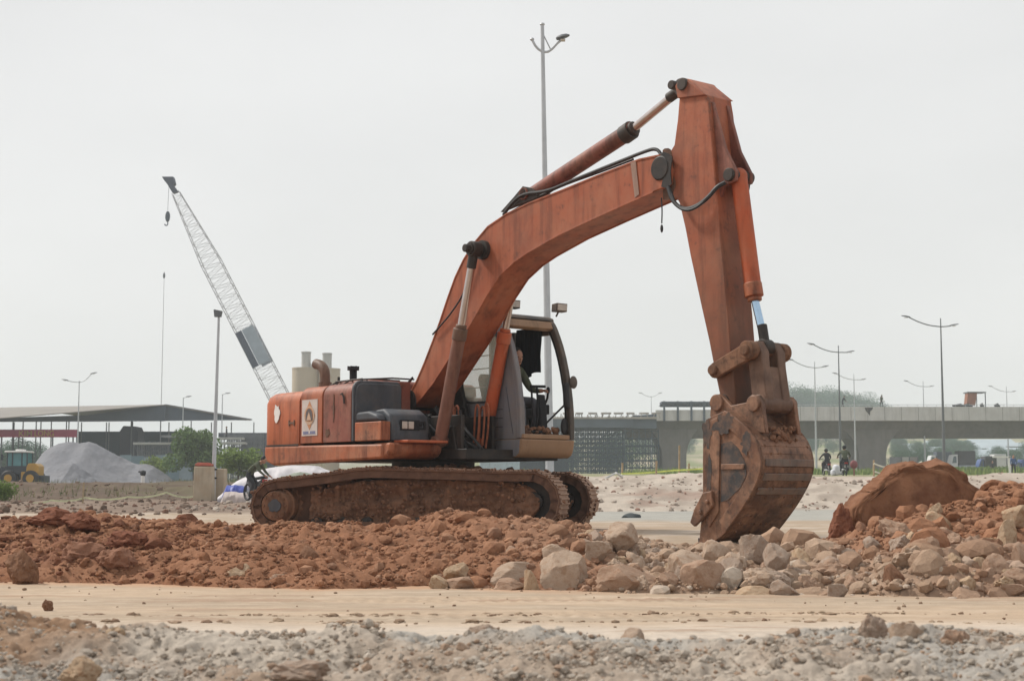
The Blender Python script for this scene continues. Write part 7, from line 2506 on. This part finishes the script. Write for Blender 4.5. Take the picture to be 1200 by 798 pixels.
def crown_mesh(seed, blobs, n, leaf, mat, name='crown', gapk=1.0):
    """Foliage as many small leaf clumps through a set of blobs."""
    g = np.random.default_rng(seed)
    P, N_, S_ = [], [], []
    w = np.array([b[3] ** 2 for b in blobs]); w = w / w.sum()
    cnt = g.multinomial(n, w)
    for (bx_, by_, bz_, br_), c in zip(blobs, cnt):
        u = g.normal(size=(c, 3)); u /= np.linalg.norm(u, axis=1)[:, None]
        r_ = br_ * (1 - .55 * g.random(c) ** 2) * (1 + .28 * fbm(u[:, 0] * 2 + bx_, u[:, 1] * 2 + by_, u[:, 2] * 2 + bz_, 3, seed))
        p = u * r_[:, None] * np.array([1, 1, .85]) + np.array([bx_, by_, bz_])
        P.append(p); N_.append(u)
    P = np.vstack(P); N_ = np.vstack(N_)
    keep = (.5 + .5 * gapk * fbm(P[:, 0] * 2.2 / blobs[0][3], P[:, 1] * 2.2 / blobs[0][3], P[:, 2] * 2.2 / blobs[0][3], 3, seed + 9)) > .34
    P, N_ = P[keep], N_[keep]
    m_ = len(P)
    a = g.normal(size=(m_, 3)) + N_ * .8; a /= np.linalg.norm(a, axis=1)[:, None]
    b_ = np.cross(a, g.normal(size=(m_, 3))); b_ /= np.linalg.norm(b_, axis=1)[:, None]
    c_ = np.cross(a, b_)
    s = leaf * g.uniform(.6, 1.4, m_)
    V = np.stack([P - b_ * s[:, None] * .5, P - c_ * s[:, None] * .32 + a * s[:, None] * .1, P + b_ * s[:, None] * .6, P + c_ * s[:, None] * .32], 1).reshape(-1, 3)
    F = np.arange(m_ * 4).reshape(-1, 4)
    t = np.repeat(g.uniform(.65, 1.35, m_) * (1 + .3 * vnoise(P[:, 0] / blobs[0][3] * 1.5, P[:, 1] / blobs[0][3] * 1.5, P[:, 2] / blobs[0][3] * 1.5, seed + 3)), 4)
    col = np.stack([t * g.uniform(.95, 1.08), t, t * .95], 1)
    return mesh_np(name, V, F, mat, None, col, smooth=False, lk=False)


def tree_proto(seed, H_, spread, mat, n, leaf, low=.25):
    g = random.Random(seed)
    blobs = []
    for i in range(11):
        a = g.uniform(0, 6.28); rr = spread * g.uniform(.15, .62); z = H_ * g.uniform(low + .12, .9)
        rr *= 1.1 - .55 * abs(z / H_ - .5)
        blobs.append((rr * math.cos(a), rr * math.sin(a), z, spread * g.uniform(.22, .42)))
    blobs.append((0, 0, H_ * .62, spread * .5))
    cr_ = crown_mesh(seed, blobs, n, leaf, mat, gapk=.5 if n > 10000 else 1.0)
    t = MB()
    t.tube([(0, 0, 0), (.02 * H_, 0, H_ * .3), (0, .02 * H_, H_ * .62), (.02 * H_, 0, H_ * .85)], [H_ * .028, H_ * .02, H_ * .012, H_ * .004], 8)
    for i in range(6):
        bq = blobs[i]
        z0 = H_ * g.uniform(.25, .45)
        t.tube([(0, 0, z0), (bq[0] * .5, bq[1] * .5, (z0 + bq[2]) / 2 + .03 * H_), (bq[0], bq[1], bq[2])], [H_ * .010, H_ * .007, H_ * .002], 6)
    tr_ = t.build('trunk', M['bark'])
    return tr_, cr_


PROTO = {}
def plant_tree(px, d, H_, spread, label, seed, mat='leaf_far', n=2600, leaf=.5, group=None, name='tree', base=None, key=None, cat='tree'):
    b = base_at(px, d) if base is None else Vector(base)
    rt = empty(name, b, random.uniform(0, 6), label, cat, group)
    kk = key if key is not None else (seed, mat, n)
    if kk not in PROTO:
        tr_, cr_ = tree_proto(seed, 1.0 * 10, 10 * spread / H_, M[mat], n, leaf * 10 / H_)
        link(cr_, rt); tr_.parent = rt
        PROTO[kk] = (tr_.data, cr_.data)
    else:
        for nm, dt in zip(('trunk', 'crown'), PROTO[kk]):
            link(bpy.data.objects.new(nm, dt), rt)
    s = H_ / 10
    rt.scale = (s, s, s)
    return rt


# green tree and bushes at the left
d = 150.0
plant_tree(229, d, 5.6, 3.7, 'rounded light green tree left of the floodlight pole', 1, 'leaf', 7000, .26, base=base_at(228, d) + Vector((0, 0, -.35)))
plant_tree(281, 120, 2.9, 2.3, 'yellow green bush right of the floodlight pole', 2, 'leaf_bright', 4200, .20, name='bush', base=base_at(279, 120) + Vector((0, 0, -.2)), cat='bush')
plant_tree(184, 160, 2.4, 2.2, 'small pale green bush at the foot of the gravel heap', 3, 'leaf_bright', 2600, .2, name='bush', base=base_at(184, 160) + Vector((0, 0, .2)), cat='bush')
plant_tree(3, 60, .75, .75, 'bright lime green bush at the left edge of the picture', 4, 'leaf_bright', 3600, .07, name='bush', base=base_at(3, 60) + Vector((0, 0, -.12)), cat='bush')
# dry scrub on the left bank
g = np.random.default_rng(21)
V, F = [], []
off_ = 0
nt = 5200
bx_ = g.uniform(-40, -8, nt); by_ = g.uniform(66, 96, nt)
ok = (.5 + .5 * fbm(bx_ * .22, by_ * .22, None, 3, 201)) > .56; bx_, by_ = bx_[ok], by_[ok]; nt = len(bx_)
bzv = ground_z(bx_, by_); hh = g.uniform(.08, .45, nt); an = g.uniform(0, 6.28, nt); ww = g.uniform(.01, .03, nt); lx_ = g.uniform(-.2, .2, nt); ly_ = g.uniform(-.2, .2, nt)
V = np.stack([np.stack([bx_ - ww * np.cos(an), by_ - ww * np.sin(an), bzv - .02], 1), np.stack([bx_ + ww * np.cos(an), by_ + ww * np.sin(an), bzv - .02], 1), np.stack([bx_ + lx_, by_ + ly_, bzv + hh], 1)], 1).reshape(-1, 3)
tcol = mixc(np.broadcast_to((.20, .17, .08), (nt, 3)), (.10, .14, .05), g.random(nt))
o = mesh_np('dry_grass', V, np.arange(nt * 3).reshape(-1, 3), M['earth_clod'], None, np.repeat(tcol, 3, 0), smooth=False)
tag(o, 'thin dry grass on the brown bank at the left', 'grass', kind='stuff')
# green verge in front of the bridge and on the far road
def verge(name, n, xr, yr, hr, cols, label, seed, dens=.4):
    g = np.random.default_rng(seed)
    x = g.uniform(*xr, n); y = g.uniform(*yr, n)
    ok = (.5 + .5 * fbm(x * .12, y * .12, None, 3, seed)) > dens; x, y = x[ok], y[ok]; n = len(x)
    z = ground_z(x, y); h_ = g.uniform(*hr, n); an = g.uniform(0, 6.28, n); w = g.uniform(.08, .22, n) * h_ / hr[1] * 1.2
    lx_ = g.uniform(-.3, .3, n) * h_; ly_ = g.uniform(-.3, .3, n) * h_
    V = np.stack([np.stack([x - w * np.cos(an), y - w * np.sin(an), z - .05], 1), np.stack([x + w * np.cos(an), y + w * np.sin(an), z - .05], 1), np.stack([x + lx_, y + ly_, z + h_], 1)], 1).reshape(-1, 3)
    c = mixc(np.broadcast_to(cols[0], (n, 3)), cols[1], g.random(n))
    o = mesh_np(name, V, np.arange(n * 3).reshape(-1, 3), M['earth_clod'], None, np.repeat(c, 3, 0), smooth=False)
    return tag(o, label, 'grass', kind='stuff')
verge('weeds', 11000, (15, 100), (150, 226), (.2, .8), ((.12, .19, .045), (.23, .27, .09)), 'rank green weeds growing in front of the bridge', 211, .36)
verge('weeds', 8000, (-60, 2), (160, 230), (.2, .7), ((.09, .13, .05), (.17, .17, .09)), 'weeds growing round the yard at the left', 213, .42)
# clipped hedge along the far road at the right
m = MB()
rt = empty('hedge', base_at(1180, 205), 0, 'low clipped green hedge along the far road at the right', 'hedge')
ho_ = crown_mesh(61, [(x * .8, 0, .45, .62) for x in range(-9, 10)], 9000, .16, M['leaf_bright'], 'foliage'); link(ho_, rt)
# far trees beyond the bridge
g = random.Random(9)
n_ = 0
sides = []
def far_tree(px, top, d, lab, i, grp):
    b = base_at(px, d); H_ = max(4, zpx(top, d) - b.z)
    plant_tree(px, d, H_, H_ * g.uniform(.75, 1.15), lab, 500 + i % 6, 'leaf_far', 17000, .46, group=grp, key=('far', i % 6))
for i, (px, top) in enumerate(((905, 466), (918, 462), (931, 460), (944, 463), (957, 461), (969, 464), (980, 462), (992, 464), (1003, 466), (1014, 469), (1024, 473))):
    far_tree(px, top, 640 + g.uniform(-12, 60), 'tall hazy tree whose crown shows above the bridge parapet right of the bucket', i, 'trees above the parapet')
for i in range(46):
    px = g.uniform(735, 1010)
    far_tree(px, g.uniform(503, 532), g.uniform(420, 800), 'hazy green tree seen under the bridge between the two piers', i, 'trees seen under the middle span')
for i in range(34):
    px = g.uniform(1052, 1235)
    d_ = g.uniform(270, 520)
    far_tree(px, g.uniform(530, 546) if d_ < 400 else g.uniform(518, 532), d_, 'hazy green tree on the slope seen under the right span of the bridge', i, 'trees seen under the right span')
for i, (px, top) in enumerate(((1060, 508), (1072, 505), (1084, 504), (1098, 503), (1108, 505), (1176, 502), (1186, 499), (1196, 498), (1206, 497), (1168, 505), (1216, 497))):
    far_tree(px, top, 640 + 8 * i, 'tall far tree on the skyline under the right span of the bridge', i, 'skyline trees under the right span')
for i in range(16):
    px = g.uniform(-60, 30) if i < 9 else g.uniform(590, 735)
    far_tree(px, g.uniform(517, 532) if i < 9 else g.uniform(508, 530), g.uniform(255, 320), 'hazy tree behind the red signboard at the left' if i < 9 else 'hazy tree behind the falsework', i, 'trees behind the signboard' if i < 9 else 'trees behind the falsework')
# hillside of long pale roofs
roofm = m_plain('pale roof', (.34, .40, .44), .7, 0, .15, .1)
wallm = m_plain('pale wall', (.22, .26, .28), .8, 0, .15, .1)
k_ = 0
for (px0, px1, py, d) in ((1058, 1100, 519, 470), (1066, 1118, 523, 450), (1090, 1140, 516, 520), (1098, 1150, 521, 480), (1110, 1168, 526, 430), (1120, 1180, 520, 500), (1140, 1190, 514, 560), (1150, 1215, 518, 530), (1165, 1220, 524, 470), (1178, 1230, 530, 430), (1060, 1085, 527, 420), (1132, 1172, 531, 410)):
    x0, x1 = xpx(px0, d), xpx(px1, d); zt5 = zpx(py, d); zb5 = gz((x0 + x1) / 2, d) - 1
    rt = empty('greenhouse', ((x0 + x1) / 2, d, zb5), 0, 'long pale roofed shed in the hazy rows on the far slope', 'shed', 'pale sheds on the far slope')
    w = (x1 - x0) / 2; h_ = zt5 - zb5
    m = MB(); m.box((-w, 0, 0), (w, 9, h_ - 1.4)); m.build('wall', wallm, rt)
    m = MB(); m.prism([(-.4, h_ - 1.4), (9.4, h_ - 1.4), (4.5, h_)], -w - .3, w + .3, axis='x'); m.build('roof', roofm, rt, smooth=False)
# site office huts behind the scaffolds
# ------------------------------------------------------------------ air, sky, sun, camera
hz = MB(); hz.box((-1560, -100, -3), (1560, 1760, 60))
t = bpy.data.materials.new('haze'); t.use_nodes = True; t.node_tree.nodes.clear()
ou = t.node_tree.nodes.new('ShaderNodeOutputMaterial'); pv = t.node_tree.nodes.new('ShaderNodeVolumePrincipled')
pv.inputs['Color'].default_value = (.86, .94, 1, 1); pv.inputs['Density'].default_value = HAZE_DENSITY; pv.inputs['Anisotropy'].default_value = .2
t.node_tree.links.new(pv.outputs[0], ou.inputs['Volume'])
tag(hz.build('haze', t, smooth=False), 'pale even haze filling the air', 'haze', kind='stuff')

SUN_AZ = Vector((-.90, .42, 0)).normalized(); SUN_EL = R(48)
w = bpy.data.worlds.new('World'); scene.world = w; w.use_nodes = True
nt = w.node_tree; nt.nodes.clear()
wo = nt.nodes.new('ShaderNodeOutputWorld'); bg = nt.nodes.new('ShaderNodeBackground')
sk = nt.nodes.new('ShaderNodeTexSky'); sk.sky_type = 'NISHITA'; sk.sun_disc = False
sk.sun_elevation = SUN_EL; sk.sun_rotation = math.atan2(SUN_AZ.x, SUN_AZ.y); sk.air_density = 1.0; sk.dust_density = 4.0; sk.ozone_density = 1.0
mx = nt.nodes.new('ShaderNodeMix'); mx.data_type = 'RGBA'; mx.inputs[0].default_value = .92
# thin overcast with barely visible cloud
tc = nt.nodes.new('ShaderNodeTexCoord'); mp = nt.nodes.new('ShaderNodeMapping'); mp.inputs['Scale'].default_value = (1, 1, 2.5)
nz = nt.nodes.new('ShaderNodeTexNoise'); nz.inputs['Scale'].default_value = 2.2; nz.inputs['Detail'].default_value = 5
rp = nt.nodes.new('ShaderNodeMapRange'); rp.inputs['From Min'].default_value = .3; rp.inputs['From Max'].default_value = .7; rp.inputs['To Min'].default_value = .92; rp.inputs['To Max'].default_value = 1.06
oc = nt.nodes.new('ShaderNodeVectorMath'); oc.operation = 'SCALE'; oc.inputs[0].default_value = OVERCAST
nt.links.new(tc.outputs['Generated'], mp.inputs[0]); nt.links.new(mp.outputs[0], nz.inputs['Vector']); nt.links.new(nz.outputs['Fac'], rp.inputs['Value']); nt.links.new(rp.outputs[0], oc.inputs['Scale'])
nt.links.new(sk.outputs[0], mx.inputs[6]); nt.links.new(oc.outputs[0], mx.inputs[7])
nt.links.new(mx.outputs[2], bg.inputs['Color']); bg.inputs['Strength'].default_value = .1
nt.links.new(bg.outputs[0], wo.inputs['Surface'])

sd_ = bpy.data.lights.new('sun', 'SUN'); sd_.energy = SUN_E; sd_.angle = R(8); sd_.color = (1, .95, .87)
so_ = bpy.data.objects.new('sun', sd_); COL.objects.link(so_)
sdir = SUN_AZ * math.cos(SUN_EL) + Vector((0, 0, math.sin(SUN_EL)))
so_.rotation_euler = sdir.to_track_quat('Z', 'Y').to_euler(); so_.location = (-20, 10, 40)

cd = bpy.data.cameras.new('camera'); co = bpy.data.objects.new('camera', cd); COL.objects.link(co)
cd.sensor_fit = 'HORIZONTAL'; cd.sensor_width = 36; cd.lens = FPX / 1200 * 36
co.location = (0, 0, EYE); co.rotation_euler = (R(90) + PITCH, 0, 0)
cd.clip_start = .1; cd.clip_end = 6000
cd.dof.use_dof = True; cd.dof.focus_distance = 20; cd.dof.aperture_fstop = 6.3
scene.camera = co
scene.view_settings.view_transform = 'Standard'; scene.view_settings.look = 'None'
scene.view_settings.exposure = EXPOSURE; scene.view_settings.gamma = 1; scene.view_settings.use_curve_mapping = False
scene.render.engine = 'CYCLES'
cy = scene.cycles
cy.use_denoising = True
try: cy.denoiser = 'OPENIMAGEDENOISE'
except Exception: pass
cy.max_bounces = 8; cy.diffuse_bounces = 3; cy.glossy_bounces = 3; cy.transmission_bounces = 4; cy.volume_bounces = 2; cy.transparent_max_bounces = 12
cy.use_adaptive_sampling = True
